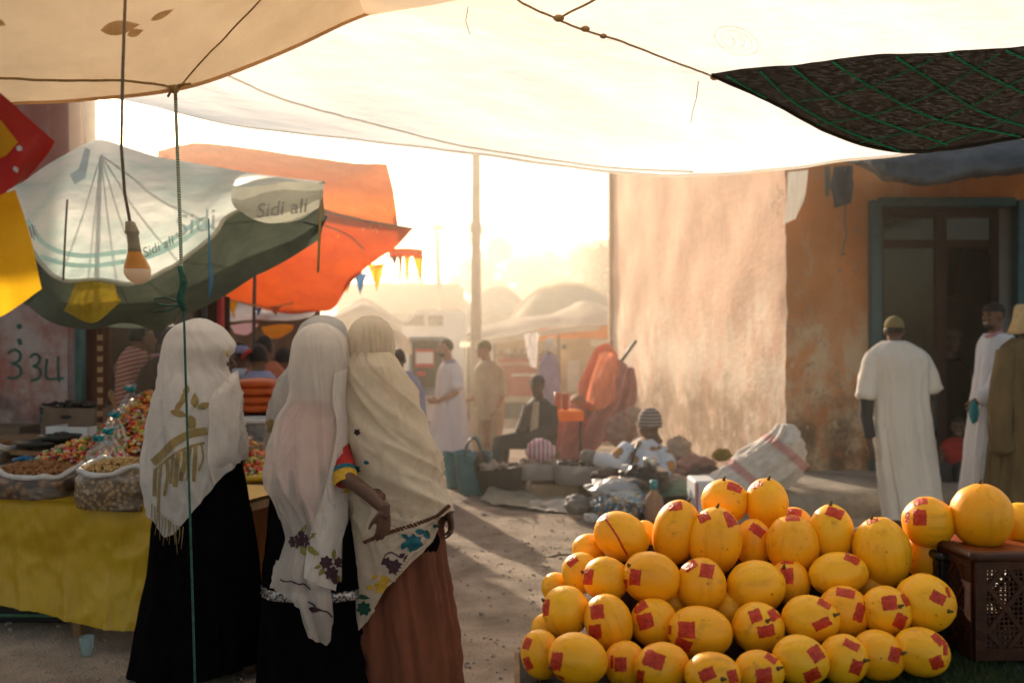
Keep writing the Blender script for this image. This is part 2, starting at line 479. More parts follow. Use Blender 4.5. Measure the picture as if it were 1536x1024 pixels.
def torso(mb, neck, hip, w=.15, d=.1):
    w *= .8
    neck = Vector(neck); hip = Vector(hip)
    f = [0, .12, .3, .55, .8, 1]; r = [.045, .07, .085, .08, .085, .09]
    for q in (-1, 1):
        mb.tube([neck.lerp(hip, a) + Vector((q * (.03 + w * .45 * (1 if a < .4 else .6)), 0, -.02)) for a in f], r, 14)
    mb.tube([neck, neck.lerp(hip, .5), hip], [.065, .09, .09], 14)
# ================================================================== light, sky, camera
SUN_EL, SUN_AZ = R(19.5), R(-21.5)          # azimuth from +Y, negative to the left
w = bpy.data.worlds.new('World'); sc.world = w; w.use_nodes = True
wn = w.node_tree.nodes; bg = wn['Background']
sky = wn.new('ShaderNodeTexSky'); sky.sky_type = 'NISHITA'; sky.sun_disc = False
sky.sun_elevation = SUN_EL; sky.sun_rotation = SUN_AZ; sky.dust_density = 2.0; sky.air_density = 1.0; sky.ozone_density = 1.0
tint = wn.new('ShaderNodeMix'); tint.data_type = 'RGBA'; tint.blend_type = 'MULTIPLY'; tint.clamp_result = False; tint.inputs[0].default_value = 1
tint.inputs[7].default_value = (1.72, 1.42, 1.12, 1)      # warm gain on the sky colour, lifts and warms the fill light
w.node_tree.links.new(sky.outputs[0], tint.inputs[6]); w.node_tree.links.new(tint.outputs[2], bg.inputs[0]); bg.inputs[1].default_value = .15
sl = bpy.data.lights.new('sun', 'SUN'); sl.energy = 5.0; sl.angle = R(.6); sl.color = (1.55, 1.30, .98)
so = bpy.data.objects.new('sun', sl); COL.objects.link(so)
sd = Vector((math.sin(SUN_AZ) * math.cos(SUN_EL), math.cos(SUN_AZ) * math.cos(SUN_EL), math.sin(SUN_EL)))
so.rotation_euler = sd.to_track_quat('Z', 'Y').to_euler(); so.location = sd * 60
cd = bpy.data.cameras.new('camera'); cam = bpy.data.objects.new('camera', cd); COL.objects.link(cam); sc.camera = cam
cam.location = CAM; cam.rotation_euler = (R(90), 0, 0)
cd.lens = 35; cd.sensor_width = 36; cd.clip_start = .05; cd.clip_end = 1000
cd.dof.use_dof = True; cd.dof.focus_distance = 3.5; cd.dof.aperture_fstop = 2.4
sc.view_settings.view_transform = 'Standard'; sc.view_settings.look = 'None'; sc.view_settings.exposure = 0; sc.view_settings.gamma = 1
cy = sc.cycles
cy.use_denoising = True
try: cy.denoiser = 'OPENIMAGEDENOISE'; cy.denoising_input_passes = 'RGB_ALBEDO_NORMAL'
except Exception: pass
cy.max_bounces = 10; cy.diffuse_bounces = 4; cy.glossy_bounces = 3; cy.transparent_max_bounces = 16; cy.transmission_bounces = 6; cy.volume_bounces = 2
cy.caustics_reflective = False; cy.caustics_refractive = False; cy.sample_clamp_indirect = 6
cy.volume_step_rate = 1; cy.volume_max_steps = 64

# ================================================================== materials
MT = {}
def M_(k, *a, **kw): MT[k] = mk(k, *a, **kw)
M_('ground', (.45, .36, .28), (.18, .14, .11), scale=2.6, rough=.95, bump=1.0, bscale=70, ramp=(.3, .7), detail=12, spec=.15)
M_('concrete', (.34, .30, .25), (.2, .17, .14), scale=4, rough=.95, bump=.7, bscale=30)
M_('skin_brown', (.17, .085, .048), (.125, .062, .036), scale=12, rough=.55, bump=.08, bscale=120)
M_('skin_dark', (.10, .052, .033), (.07, .036, .024), scale=12, rough=.5, bump=.08, bscale=120)
M_('skin_light', (.42, .24, .16), (.34, .18, .12), scale=12, rough=.55, bump=.08, bscale=120)
M_('hair', (.012, .009, .008), (.006, .005, .004), rough=.6, bump=.5, bscale=150)
M_('eye', (.02, .015, .012), (.012, .01, .008), rough=.15, spec=.6)
M_('teeth', (.36, .32, .27), rough=.35)
M_('veil', (.80, .76, .73), (.72, .68, .66), scale=9, rough=.75, bump=.25, bscale=28, trans=.48, weave=260, sheen=.2, alpha=.03)
M_('veil_cool', (.60, .57, .55), (.5, .48, .47), scale=9, rough=.75, bump=.25, bscale=28, trans=.4, weave=260)
M_('veil_sheer', (.84, .78, .73), (.76, .70, .66), scale=9, rough=.75, bump=.25, bscale=28, trans=.45, alpha=.38, weave=260, sheen=.2)
M_('shawl', (.84, .74, .60), (.74, .63, .49), scale=7, rough=.8, bump=.25, bscale=30, trans=.45, weave=240, sheen=.2)
M_('shawl_end', (.62, .52, .41), (.52, .43, .33), scale=9, rough=.8, bump=.3, bscale=30, trans=.3, weave=240)
M_('black_cloth', (.004, .0036, .0038), (.002, .002, .0022), scale=8, rough=.95, bump=.25, bscale=30, spec=.02)
M_('pink_cloth', (.62, .30, .29), (.5, .23, .23), scale=8, rough=.8, bump=.3, bscale=30, trans=.1)
M_('rust_cloth', (.17, .056, .028), (.115, .038, .02), scale=7, rough=.85, bump=.3, bscale=26, stretch=(1, 1, .35))
M_('red_cloth', (.36, .02, .015), (.2, .012, .01), scale=8, rough=.75, bump=.3)
M_('gold_thread', (.34, .23, .05), (.2, .13, .025), scale=60, rough=.6, bump=.5, bscale=200)
M_('gold_print', (.34, .25, .10), (.24, .17, .07), scale=30, rough=.7, bump=.3, bscale=150, trans=.25)
M_('plum_thread', (.06, .02, .035), (.03, .012, .02), scale=60, rough=.7, bump=.5, bscale=200)
M_('leaf_thread', (.22, .2, .04), (.12, .13, .03), scale=60, rough=.7, bump=.5, bscale=200)
M_('teal_thread', (.01, .12, .17), (.008, .07, .1), scale=60, rough=.7, bump=.5, bscale=200)
M_('green_thread', (.012, .08, .055), (.008, .05, .03), scale=60, rough=.7, bump=.5, bscale=200)
M_('yellow_thread', (.55, .34, .03), (.4, .22, .02), scale=60, rough=.7, bump=.5, bscale=200)
M_('brown_thread', (.13, .045, .02), (.07, .025, .014), scale=60, rough=.7, bump=.5, bscale=200)
M_('silver_trim', (.4, .38, .37), (.03, .03, .035), scale=90, rough=.35, metal=.6, ramp=(.45, .55))
M_('white_cotton', (.80, .75, .67), (.72, .67, .6), scale=5, rough=.85, bump=.2, bscale=22, trans=.18, stretch=(1, 1, .4))
M_('white_robe', (.80, .80, .83), (.72, .72, .76), scale=5, rough=.85, bump=.2, bscale=22, trans=.2, stretch=(1, 1, .4))
M_('beige_cotton', (.50, .40, .27), (.40, .31, .2), scale=6, rough=.85, bump=.25, bscale=24)
M_('lavender_cotton', (.36, .34, .46), (.27, .26, .37), scale=6, rough=.85, bump=.25, bscale=24)
M_('purple_cotton', (.24, .2, .40), (.17, .14, .3), scale=6, rough=.85, bump=.25, bscale=24)
M_('olive_cotton', (.15, .102, .045), (.09, .06, .026), scale=6, rough=.9, bump=.3, bscale=24, stretch=(1, 1, .4))
M_('dark_jacket', (.035, .04, .042), (.02, .022, .024), scale=6, rough=.7, bump=.3, bscale=24)
M_('dark_trousers', (.03, .032, .035), (.018, .02, .022), scale=6, rough=.85, bump=.3, bscale=24)
M_('brown_cloth', (.07, .04, .025), (.04, .024, .016), scale=6, rough=.85, bump=.3, bscale=24)
M_('khaki_cap', (.20, .16, .06), (.14, .11, .04), scale=20, rough=.85, bump=.3, bscale=80)
M_('straw_hat', (.55, .42, .22), (.42, .3, .15), scale=40, rough=.85, bump=.6, bscale=150)
M_('leather', (.10, .03, .018), (.06, .02, .012), scale=20, rough=.5, bump=.3)
M_('sole', (.23, .2, .18), (.15, .13, .12), scale=20, rough=.8, bump=.3)

def stripes(name, ca, cb, scale, direction='Z', dist=1.2, rough=.85, thr=.5, ang=0):
    m, n, l = nt(name)
    out = n.new('ShaderNodeOutputMaterial'); b = n.new('ShaderNodeBsdfPrincipled'); b.inputs['Roughness'].default_value = rough
    tc = n.new('ShaderNodeTexCoord'); mp = n.new('ShaderNodeMapping'); mp.inputs['Rotation'].default_value = (0, ang, 0); l.new(tc.outputs['Object'], mp.inputs[0])
    wv = n.new('ShaderNodeTexWave'); wv.bands_direction = direction; wv.inputs['Scale'].default_value = scale; wv.inputs['Distortion'].default_value = dist; wv.inputs['Detail Scale'].default_value = .6
    l.new(mp.outputs[0], wv.inputs['Vector'])
    rp = n.new('ShaderNodeValToRGB'); e = rp.color_ramp.elements; e[0].position = thr - .06; e[1].position = thr + .06; e[0].color = (*ca, 1); e[1].color = (*cb, 1)
    l.new(wv.outputs['Fac'], rp.inputs[0])
    nz = n.new('ShaderNodeTexNoise'); nz.inputs['Scale'].default_value = 18; mr = n.new('ShaderNodeMapRange'); mr.inputs[3].default_value = .7; mr.inputs[4].default_value = 1.15
    l.new(nz.outputs['Fac'], mr.inputs[0]); mx = n.new('ShaderNodeMix'); mx.data_type = 'RGBA'; mx.blend_type = 'MULTIPLY'; mx.inputs[0].default_value = 1
    l.new(rp.outputs[0], mx.inputs[6]); l.new(mr.outputs[0], mx.inputs[7]); l.new(mx.outputs[2], b.inputs['Base Color'])
    bp = n.new('ShaderNodeBump'); bp.inputs['Strength'].default_value = .2; l.new(nz.outputs['Fac'], bp.inputs['Height']); l.new(bp.outputs[0], b.inputs['Normal'])
    l.new(b.outputs[0], out.inputs[0]); MT[name] = m; return m
stripes('red_stripe', (.30, .045, .03), (.42, .27, .2), 9.5, 'Z', 1.0, ang=.25)
stripes('hat_stripe', (.33, .27, .25), (.09, .075, .08), 9, 'Z', .3)
stripes('sack_stripe', (.62, .56, .50), (.52, .27, .25), .8, 'X', 1.0, thr=.9, ang=.9)
stripes('bag_stripe', (.58, .5, .5), (.46, .09, .14), 7, 'X', .6, thr=.6)
stripes('rope_twist', (.62, .60, .50), (.02, .13, .08), 40, 'Z', 5.0, rough=.6)
stripes('pole_paint', (.09, .04, .02), (.33, .23, .13), 4.6, 'Z', 5.0)

# patterned robe of the seated trader
def robe_pattern():
    m, n, l = nt('robe_pattern')
    out = n.new('ShaderNodeOutputMaterial'); b = n.new('ShaderNodeBsdfPrincipled'); b.inputs['Roughness'].default_value = .85
    tc = n.new('ShaderNodeTexCoord'); v = n.new('ShaderNodeTexVoronoi'); v.inputs['Scale'].default_value = 6.5; l.new(tc.outputs['Object'], v.inputs['Vector'])
    nz = n.new('ShaderNodeTexNoise'); nz.inputs['Scale'].default_value = 16; l.new(tc.outputs['Object'], nz.inputs['Vector'])
    ad = n.new('ShaderNodeMath'); ad.operation = 'MULTIPLY_ADD'; l.new(nz.outputs['Fac'], ad.inputs[0]); ad.inputs[1].default_value = .25; l.new(v.outputs['Distance'], ad.inputs[2])
    rp = n.new('ShaderNodeValToRGB'); e = rp.color_ramp.elements
    e[0].position = .0; e[0].color = (.42, .19, .03, 1); e[1].position = .7; e[1].color = (.56, .60, .68, 1)
    for p, c in ((.46, (.40, .18, .03, 1)), (.50, (.17, .08, .03, 1)), (.54, (.5, .54, .62, 1))):
        q = e.new(p); q.color = c
    l.new(ad.outputs[0], rp.inputs[0]); l.new(rp.outputs[0], b.inputs['Base Color']); l.new(b.outputs[0], out.inputs[0]); MT['robe_pattern'] = m
robe_pattern()

# canvas, tarpaulins, plastics
M_('white_tarp', (.92, .89, .84), (.88, .84, .785), scale=1.6, rough=.6, bump=.55, bscale=7, trans=.94, detail=8, ramp=(.3, .6))
M_('beige_tarp', (.84, .64, .42), (.66, .48, .30), scale=2.2, rough=.8, bump=.5, bscale=9, trans=.72, ramp=(.3, .6), detail=10)
def net():
    m, n, l = nt('shade_net')
    out = n.new('ShaderNodeOutputMaterial'); b = n.new('ShaderNodeBsdfPrincipled'); b.inputs['Roughness'].default_value = .7
    tc = n.new('ShaderNodeTexCoord'); mp = n.new('ShaderNodeMapping'); mp.inputs['Scale'].default_value = (30, 140, 140); l.new(tc.outputs['Object'], mp.inputs[0])
    nz = n.new('ShaderNodeTexNoise'); nz.inputs['Scale'].default_value = 1; nz.inputs['Detail'].default_value = 4; l.new(mp.outputs[0], nz.inputs['Vector'])
    n2 = n.new('ShaderNodeTexNoise'); n2.inputs['Scale'].default_value = 4; n2.inputs['Detail'].default_value = 8; l.new(tc.outputs['Object'], n2.inputs['Vector'])
    rp = n.new('ShaderNodeValToRGB'); rp.color_ramp.elements[0].color = (.006, .005, .004, 1); rp.color_ramp.elements[1].color = (.026, .02, .014, 1); rp.color_ramp.elements[0].position = .35; rp.color_ramp.elements[1].position = .75
    l.new(n2.outputs['Fac'], rp.inputs[0]); l.new(rp.outputs[0], b.inputs['Base Color'])
    mr = n.new('ShaderNodeMapRange'); mr.inputs[1].default_value = .46; mr.inputs[2].default_value = .72; mr.inputs[3].default_value = 0; mr.inputs[4].default_value = .035; l.new(nz.outputs['Fac'], mr.inputs[0])
    t = n.new('ShaderNodeBsdfTransparent'); ms = n.new('ShaderNodeMixShader'); l.new(mr.outputs[0], ms.inputs[0]); l.new(b.outputs[0], ms.inputs[1]); l.new(t.outputs[0], ms.inputs[2])
    bp = n.new('ShaderNodeBump'); bp.inputs['Strength'].default_value = .12; l.new(nz.outputs['Fac'], bp.inputs['Height']); l.new(bp.outputs[0], b.inputs['Normal'])
    l.new(ms.outputs[0], out.inputs[0]); MT['shade_net'] = m
net()
M_('net_green', (.03, .48, .24), (.02, .34, .16), scale=30, rough=.6, trans=.4)
M_('grey_tarp', (.075, .09, .105), (.035, .042, .05), scale=3, rough=.5, bump=.6, bscale=8, ramp=(.3, .65))
M_('pale_cover', (.93, .95, .91), (.70, .83, .79), scale=2.6, rough=.5, bump=.3, bscale=12, trans=.62, stretch=(1, 1, 1.6), ramp=(.38, .58))
M_('cover_flap', (.55, .54, .44), (.45, .45, .37), scale=5, rough=.6, bump=.3, trans=.3)
M_('dark_green_canvas', (.15, .18, .14), (.10, .125, .10), scale=4, rough=.85, bump=.4, bscale=16, trans=.22)
M_('print_grey', (.36, .36, .33), (.28, .28, .26), rough=.7, scale=20, trans=.3)
M_('print_pale', (.60, .65, .64), (.5, .57, .56), rough=.7, scale=10, trans=.4)
M_('print_teal', (.60, .80, .74), (.52, .73, .68), rough=.7, scale=10, trans=.4)
M_('orange_canvas', (.60, .095, .014), (.48, .065, .01), scale=4, rough=.85, bump=.3, bscale=20, trans=.52)
M_('orange_canvas_lit', (.78, .22, .045), (.66, .17, .03), scale=4, rough=.85, bump=.3, bscale=20, trans=.6)  # lighter copy of the orange canvas; sunlight on the upper face in its colour
M_('yellow_plastic', (.50, .325, .014), (.42, .26, .011), scale=2.5, rough=.42, bump=.35, bscale=7, trans=.15, spec=.4)
M_('yellow_rag', (.34, .24, .02), (.22, .15, .012), scale=6, rough=.8, trans=.3)
M_('yellow_flag', (.85, .50, .02), (.72, .38, .012), scale=5, rough=.7, trans=.6)
M_('red_flag', (.42, .02, .012), (.28, .012, .008), scale=5, rough=.55, trans=.45)
M_('blue_flag', (.05, .2, .45), rough=.7, trans=.4)
M_('orange_plastic', (.65, .12, .02), (.5, .085, .015), scale=8, rough=.45, trans=.25)
M_('orange_sheet', (.36, .135, .05), (.27, .095, .033), scale=3, rough=.7, bump=.4, bscale=9, stretch=(3, 3, .7))
M_('rope', (.62, .44, .22), (.45, .3, .14), scale=60, rough=.9, bump=.6, bscale=200, trans=.45)
M_('green_rope', (.03, .12, .085), (.015, .06, .045), scale=60, rough=.8, bump=.5, bscale=200)
M_('blue_rope', (.05, .16, .28), rough=.8, scale=60)
M_('wire', (.17, .13, .09), rough=.6, scale=40)
M_('bulb_glass', (.82, .74, .62), (.75, .66, .54), rough=.25, trans=.5, spec=.5)
M_('bulb_neck', (.70, .34, .07), (.55, .24, .05), rough=.35, trans=.25)
M_('bulb_socket', (.36, .3, .2), (.24, .19, .12), rough=.5)
# buildings
MT['wall_ochre'] = plaster('wall_ochre', (.56, .21, .065), (.55, .42, .28), (.12, .075, .042), 1.35, 3)
MT['wall_pink'] = plaster('wall_pink', (.86, .58, .43), (.84, .73, .60), (.46, .33, .23), 1.5, 9, (.5, .38, .27))
MT['wall_rose'] = plaster('wall_rose', (.36, .14, .115), (.42, .36, .34), (.10, .07, .065), 1.5, 21, worn=.45)
M_('far_wall', (.50, .30, .22), (.42, .25, .18), scale=1.2, rough=.95)
M_('tan_wall', (.42, .27, .17), (.34, .21, .13), scale=1.5, rough=.95, bump=.4, bscale=12)
M_('teal_paint', (.02, .085, .10), (.012, .055, .066), scale=10, rough=.5, bump=.2)
M_('teal_light', (.10, .21, .19), (.07, .15, .14), scale=10, rough=.6, bump=.2)
M_('brown_wood', (.03, .011, .008), (.018, .007, .006), scale=5, spec=.08, rough=.6, stretch=(5, 5, .5), bump=.3)
M_('wood', (.28, .17, .09), (.17, .1, .05), scale=6, rough=.75, stretch=(6, 6, .6), bump=.4)
M_('brown_door', (.16, .065, .033), (.1, .04, .02), scale=5, rough=.75, stretch=(4, 4, .4), bump=.3)
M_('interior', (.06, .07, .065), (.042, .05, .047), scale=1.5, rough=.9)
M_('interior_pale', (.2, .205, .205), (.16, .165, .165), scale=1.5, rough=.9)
MT['glass'] = glass('glass', (.45, .5, .48), .1, .018)
MT['clear_bag'] = glass('clear_bag', (.93, .96, .97), .22, .16)
M_('graffiti', (.045, .125, .10), (.03, .085, .07), scale=14, rough=.8)
M_('metal_dark', (.04, .04, .04), (.025, .025, .025), rough=.45, metal=.3, scale=20)
M_('metal_grey', (.28, .30, .33), (.22, .24, .26), rough=.4, metal=.3, scale=10)
M_('steel', (.5, .48, .45), (.38, .36, .34), rough=.3, metal=.9, scale=20)
M_('white_paint', (.74, .74, .74), (.64, .64, .63), rough=.4, scale=4)
M_('van_glass', (.05, .06, .07), (.04, .05, .06), rough=.1, spec=.6)
M_('pale_canvas', (.80, .75, .66), (.7, .64, .55), scale=2, rough=.85, bump=.3, bscale=8, trans=.6)
M_('dome_canvas', (.62, .55, .43), (.52, .46, .36), scale=2, rough=.9, bump=.3, bscale=6, trans=.3)
M_('orange_fascia', (.95, .34, .012), (.85, .27, .01), scale=3, rough=.7, trans=.55)
M_('counter_red', (.46, .075, .035), (.38, .055, .025), scale=3, rough=.6)
M_('cream_panel', (.62, .50, .34), (.5, .39, .26), scale=3, rough=.7)
M_('paper_white', (.78, .77, .74), (.7, .69, .66), rough=.7, scale=10)
M_('poster_red', (.55, .05, .035), (.45, .04, .03), rough=.6, scale=10)
M_('pole_concrete', (.62, .53, .42), (.54, .45, .35), rough=.9, scale=4, bump=.3)
M_('hill', (.34, .29, .19), (.2, .19, .11), scale=.12, rough=1, detail=12, world=True)
M_('far_tree', (.10, .10, .045), (.05, .055, .02), scale=1, rough=.9, trans=.3, attr=False)
M_('bark', (.12, .08, .05), rough=.9, scale=10, bump=.5)
# goods
M_('cardboard', (.32, .22, .13), (.25, .165, .09), scale=5, rough=.85, bump=.2)
M_('cardboard_dark', (.17, .12, .085), (.12, .08, .055), scale=5, rough=.85)
M_('white_card', (.58, .6, .62), (.5, .52, .54), scale=5, rough=.6)
M_('black_plastic', (.016, .017, .018), (.01, .01, .011), rough=.4, scale=10, bump=.15)
M_('crate_brown', (.065, .02, .009), (.04, .012, .006), rough=.45, scale=14, bump=.2, trans=.12)
M_('crate_rim', (.30, .07, .016), (.2, .045, .01), rough=.45, scale=14, bump=.2, trans=.2)
M_('teal_rubber', (.075, .24, .26), (.05, .18, .2), rough=.6, scale=8, bump=.2)
M_('blue_plastic', (.01, .12, .25), (.008, .09, .2), rough=.35, scale=8)
M_('teal_tie', (.02, .3, .33), (.015, .2, .24), rough=.4, scale=30, trans=.2)
M_('white_plastic', (.66, .64, .64), (.56, .54, .54), rough=.4, scale=14, bump=.5, bscale=40, trans=.3)
M_('grey_bag', (.2, .19, .185), (.13, .125, .12), rough=.6, scale=14, bump=.6, bscale=30)
M_('green_sheet', (.07, .16, .10), (.045, .11, .07), rough=.6, scale=8, bump=.4)
M_('olive_sheet', (.30, .28, .2), (.22, .2, .14), rough=.7, scale=8, bump=.4)
M_('pale_sheet', (.46, .43, .38), (.36, .33, .29), rough=.7, scale=8, bump=.5, bscale=20)
M_('clay', (.36, .2, .12), (.28, .15, .085), rough=.7, scale=12)
M_('bundle_dark', (.07, .05, .04), (.03, .024, .02), rough=.9, scale=14, bump=.6)
M_('bundle_mauve', (.33, .19, .16), (.22, .12, .1), rough=.9, scale=12, bump=.6)
M_('bundle_pale', (.42, .33, .26), (.3, .23, .18), rough=.9, scale=12, bump=.6)
M_('parasol_coral', (.80, .27, .15), (.64, .19, .10), scale=6, rough=.85, bump=.4, trans=.4)
M_('parasol_mauve', (.56, .27, .27), (.40, .18, .19), scale=6, rough=.85, bump=.4, trans=.35)
M_('candy', (1, 1, 1), (.8, .8, .8), scale=30, rough=.35, attr=True, spec=.5)
M_('almond', (.27, .12, .045), (.18, .075, .028), scale=40, rough=.6, bump=.4, bscale=90)
M_('chickpea', (.46, .30, .12), (.36, .22, .08), scale=40, rough=.6)
M_('turf', (.045, .075, .018), (.02, .035, .01), scale=6, rough=.7)
M_('soil', (.03, .026, .02), (.02, .017, .013), scale=20, rough=.95)
M_('stone', (.33, .28, .235), (.22, .185, .155), scale=30, rough=.95)
M_('dry_leaf', (.26, .12, .04), (.18, .08, .03), rough=.8, scale=20, trans=.2)
M_('clear_cup', (.35, .5, .52), (.28, .42, .45), rough=.2, scale=10, alpha=.5)

def nuts_bag(name, ca, cb, scale, sheen):
    "clear plastic pulled tight over nuts"
    m, n, l = nt(name)
    out = n.new('ShaderNodeOutputMaterial'); b = n.new('ShaderNodeBsdfPrincipled'); b.inputs['Roughness'].default_value = .65
    b.inputs['Coat Weight'].default_value = .6; b.inputs['Coat Roughness'].default_value = .25
    tc = n.new('ShaderNodeTexCoord'); v = n.new('ShaderNodeTexVoronoi'); v.inputs['Scale'].default_value = scale; l.new(tc.outputs['Object'], v.inputs['Vector'])
    rp = n.new('ShaderNodeValToRGB'); e = rp.color_ramp.elements; e[0].position = .1; e[1].position = .62; e[0].color = (*ca, 1); e[1].color = (*cb, 1); l.new(v.outputs['Distance'], rp.inputs[0])
    nz = n.new('ShaderNodeTexNoise'); nz.inputs['Scale'].default_value = 5; nz.inputs['Detail'].default_value = 8; mp = n.new('ShaderNodeMapping'); mp.inputs['Scale'].default_value = (1, 1, 4); l.new(tc.outputs['Object'], mp.inputs[0]); l.new(mp.outputs[0], nz.inputs['Vector'])
    mr = n.new('ShaderNodeMapRange'); mr.inputs[1].default_value = .5; mr.inputs[2].default_value = .75; mr.inputs[3].default_value = 0; mr.inputs[4].default_value = sheen; l.new(nz.outputs['Fac'], mr.inputs[0])
    mx = n.new('ShaderNodeMix'); mx.data_type = 'RGBA'; l.new(mr.outputs[0], mx.inputs[0]); l.new(rp.outputs[0], mx.inputs[6]); mx.inputs[7].default_value = (.55, .52, .5, 1)  # pale patches in the base colour paint the sheen of the plastic
    l.new(mx.outputs[2], b.inputs['Base Color'])
    bp = n.new('ShaderNodeBump'); bp.inputs['Strength'].default_value = .5; bp.inputs['Distance'].default_value = .01; bp.invert = True; l.new(v.outputs['Distance'], bp.inputs['Height']); l.new(bp.outputs[0], b.inputs['Normal'])
    bc = n.new('ShaderNodeBump'); bc.inputs['Strength'].default_value = .7; bc.inputs['Distance'].default_value = .02; l.new(nz.outputs['Fac'], bc.inputs['Height']); l.new(bc.outputs[0], b.inputs['Coat Normal'])
    l.new(b.outputs[0], out.inputs[0]); MT[name] = m
nuts_bag('almond_bag', (.20, .095, .04), (.035, .017, .009), 26, .4)
nuts_bag('chickpea_bag', (.34, .21, .085), (.07, .04, .016), 42, .4)

def melon_mat():
    m, n, l = nt('melon_rind')
    out = n.new('ShaderNodeOutputMaterial'); b = n.new('ShaderNodeBsdfPrincipled'); b.inputs['Roughness'].default_value = .42; b.inputs['Specular IOR Level'].default_value = .35
    tc = n.new('ShaderNodeTexCoord'); oi = n.new('ShaderNodeObjectInfo')
    ofs = n.new('ShaderNodeVectorMath'); ofs.operation = 'ADD'; sc3 = n.new('ShaderNodeVectorMath'); sc3.operation = 'SCALE'; sc3.inputs['Scale'].default_value = 0
    cmb = n.new('ShaderNodeCombineXYZ'); mu = n.new('ShaderNodeMath'); mu.operation = 'MULTIPLY'; mu.inputs[1].default_value = 37; l.new(oi.outputs['Random'], mu.inputs[0])
    for i in range(3): l.new(mu.outputs[0], cmb.inputs[i])
    l.new(tc.outputs['Object'], ofs.inputs[0]); l.new(cmb.outputs[0], ofs.inputs[1])
    def nz(scale, st=(1, 1, 1), det=6):
        mp = n.new('ShaderNodeMapping'); mp.inputs['Scale'].default_value = st; l.new(ofs.outputs[0], mp.inputs[0])
        x = n.new('ShaderNodeTexNoise'); x.inputs['Scale'].default_value = scale; x.inputs['Detail'].default_value = det; l.new(mp.outputs[0], x.inputs['Vector']); return x.outputs['Fac']
    def mix(f, a, c):
        x = n.new('ShaderNodeMix'); x.data_type = 'RGBA'; l.new(f, x.inputs[0])
        for i, s in ((6, a), (7, c)):
            if isinstance(s, tuple): x.inputs[i].default_value = (*s, 1)
            else: l.new(s, x.inputs[i])
        return x.outputs[2]
    def mr(v, a, c, lo=0, hi=1):
        x = n.new('ShaderNodeMapRange'); l.new(v, x.inputs[0]); x.inputs[1].default_value = a; x.inputs[2].default_value = c; x.inputs[3].default_value = lo; x.inputs[4].default_value = hi; return x.outputs[0]
    c = mix(mr(oi.outputs['Random'], 0, 1), (.92, .40, .007), (.93, .49, .012))
    c = mix(mr(nz(9), .35, .7, 0, .6), c, (.85, .32, .006))
    c = mix(mr(nz(46, (.12, 1, 1)), .52, .72, 0, .45), c, (.56, .24, .010))      # faint lines along the rind
    c = mix(mr(nz(16), .62, .72, 0, .5), c, (.34, .17, .02))
    c = mix(mr(nz(70), .66, .74, 0, .7), c, (.16, .08, .02))
    l.new(c, b.inputs['Base Color'])
    bp = n.new('ShaderNodeBump'); bp.inputs['Strength'].default_value = .25; bp.inputs['Distance'].default_value = .004; l.new(nz(46, (.12, 1, 1)), bp.inputs['Height']); l.new(bp.outputs[0], b.inputs['Normal'])
    b.inputs['Subsurface Weight'].default_value = .06; b.inputs['Subsurface Radius'].default_value = (.02, .008, .002)
    l.new(b.outputs[0], out.inputs[0]); MT['melon_rind'] = m
melon_mat()
M_('melon_sticker', (.60, .045, .012), (.34, .022, .008), scale=45, rough=.42, bump=.4, bscale=90, ramp=(.3, .6))
M_('melon_stem', (.14, .09, .03), rough=.9, scale=60)

# ================================================================== the setting
# ground: one sheet, finer near the camera, out to the horizon
def axis(near, far, step, grow=1.22):
    a = [near]; s = step
    while a[-1] < far: a.append(a[-1] + s); s *= grow if a[-1] > 12 else 1.0
    return a
ys = [-300, -120, -40, -12, -4] + axis(0, 400, .085)
xr = [0]; s_ = .085
while xr[-1] < 400: xr.append(xr[-1] + s_); s_ *= 1.3 if xr[-1] > 4.5 else 1
xs = [-x for x in reversed(xr[1:])] + xr
def gz(x, y):
    if abs(x) > 12 or y > 30 or y < -2: return 0
    k = min(1, (12 - abs(x)) / 3, (30 - y) / 5)
    q = Vector((x, y, 0))
    return k * (.022 * noise.noise(q * .8) + .012 * noise.noise(q * 2.7) + .011 * noise.noise(q * 6.5))
g = MB(); g.grid([[Vector((x, y, gz(x, y))) for x in xs] for y in ys])
struct('ground', g, MT['ground'])
peb = MB(); rnd = random.Random(3)
for i in range(7500):
    y = 3.5 + 9 * rnd.random() ** 1.2; x = rnd.uniform(-.62, .62) * y
    r = rnd.choice((.004, .005, .007, .009)) * rnd.uniform(.7, 1.3) * (1.7 if rnd.random() < .06 else 1)
    peb.ell((x, y, gz(x, y) + r * .3), (r * rnd.uniform(.9, 1.6), r, r * .7), Matrix.Rotation(rnd.uniform(0, 6), 3, 'Z'), 6, 4)
o = obj('pebbles', peb, MT['stone'], smooth=False); tag(o, 'small grey pebbles scattered over the sandy ground', 'pebbles', kind='stuff')
# far hills
def ridge(name, Y, prof, seed, mat):
    pts = []
    n_ = 160
    for j in range(10):
        row = []
        for i in range(n_):
            x = -150 + 340 * i / (n_ - 1)
            px = 768 + x / Y * F
            top = CAMZ - (lin(prof, px) - 512) / F * Y + 2.2 * noise.noise(Vector((x * .09, seed, 0))) + .9 * noise.noise(Vector((x * .4, seed, 3)))
            row.append(Vector((x, Y + (j * 5 if j < 9 else 60), top * math.sin(math.pi / 2 * min(1, j / 8)) - .2 + .5 * noise.noise(Vector((x * .15, j, seed))))))
        pts.append(row)
    struct(name, MB().grid(pts), mat)
ridge('hill', 80, [(-2000, 330), (300, 400), (560, 402), (680, 360), (760, 300), (900, 286), (1200, 270), (2500, 240)], 2, MT['hill'])

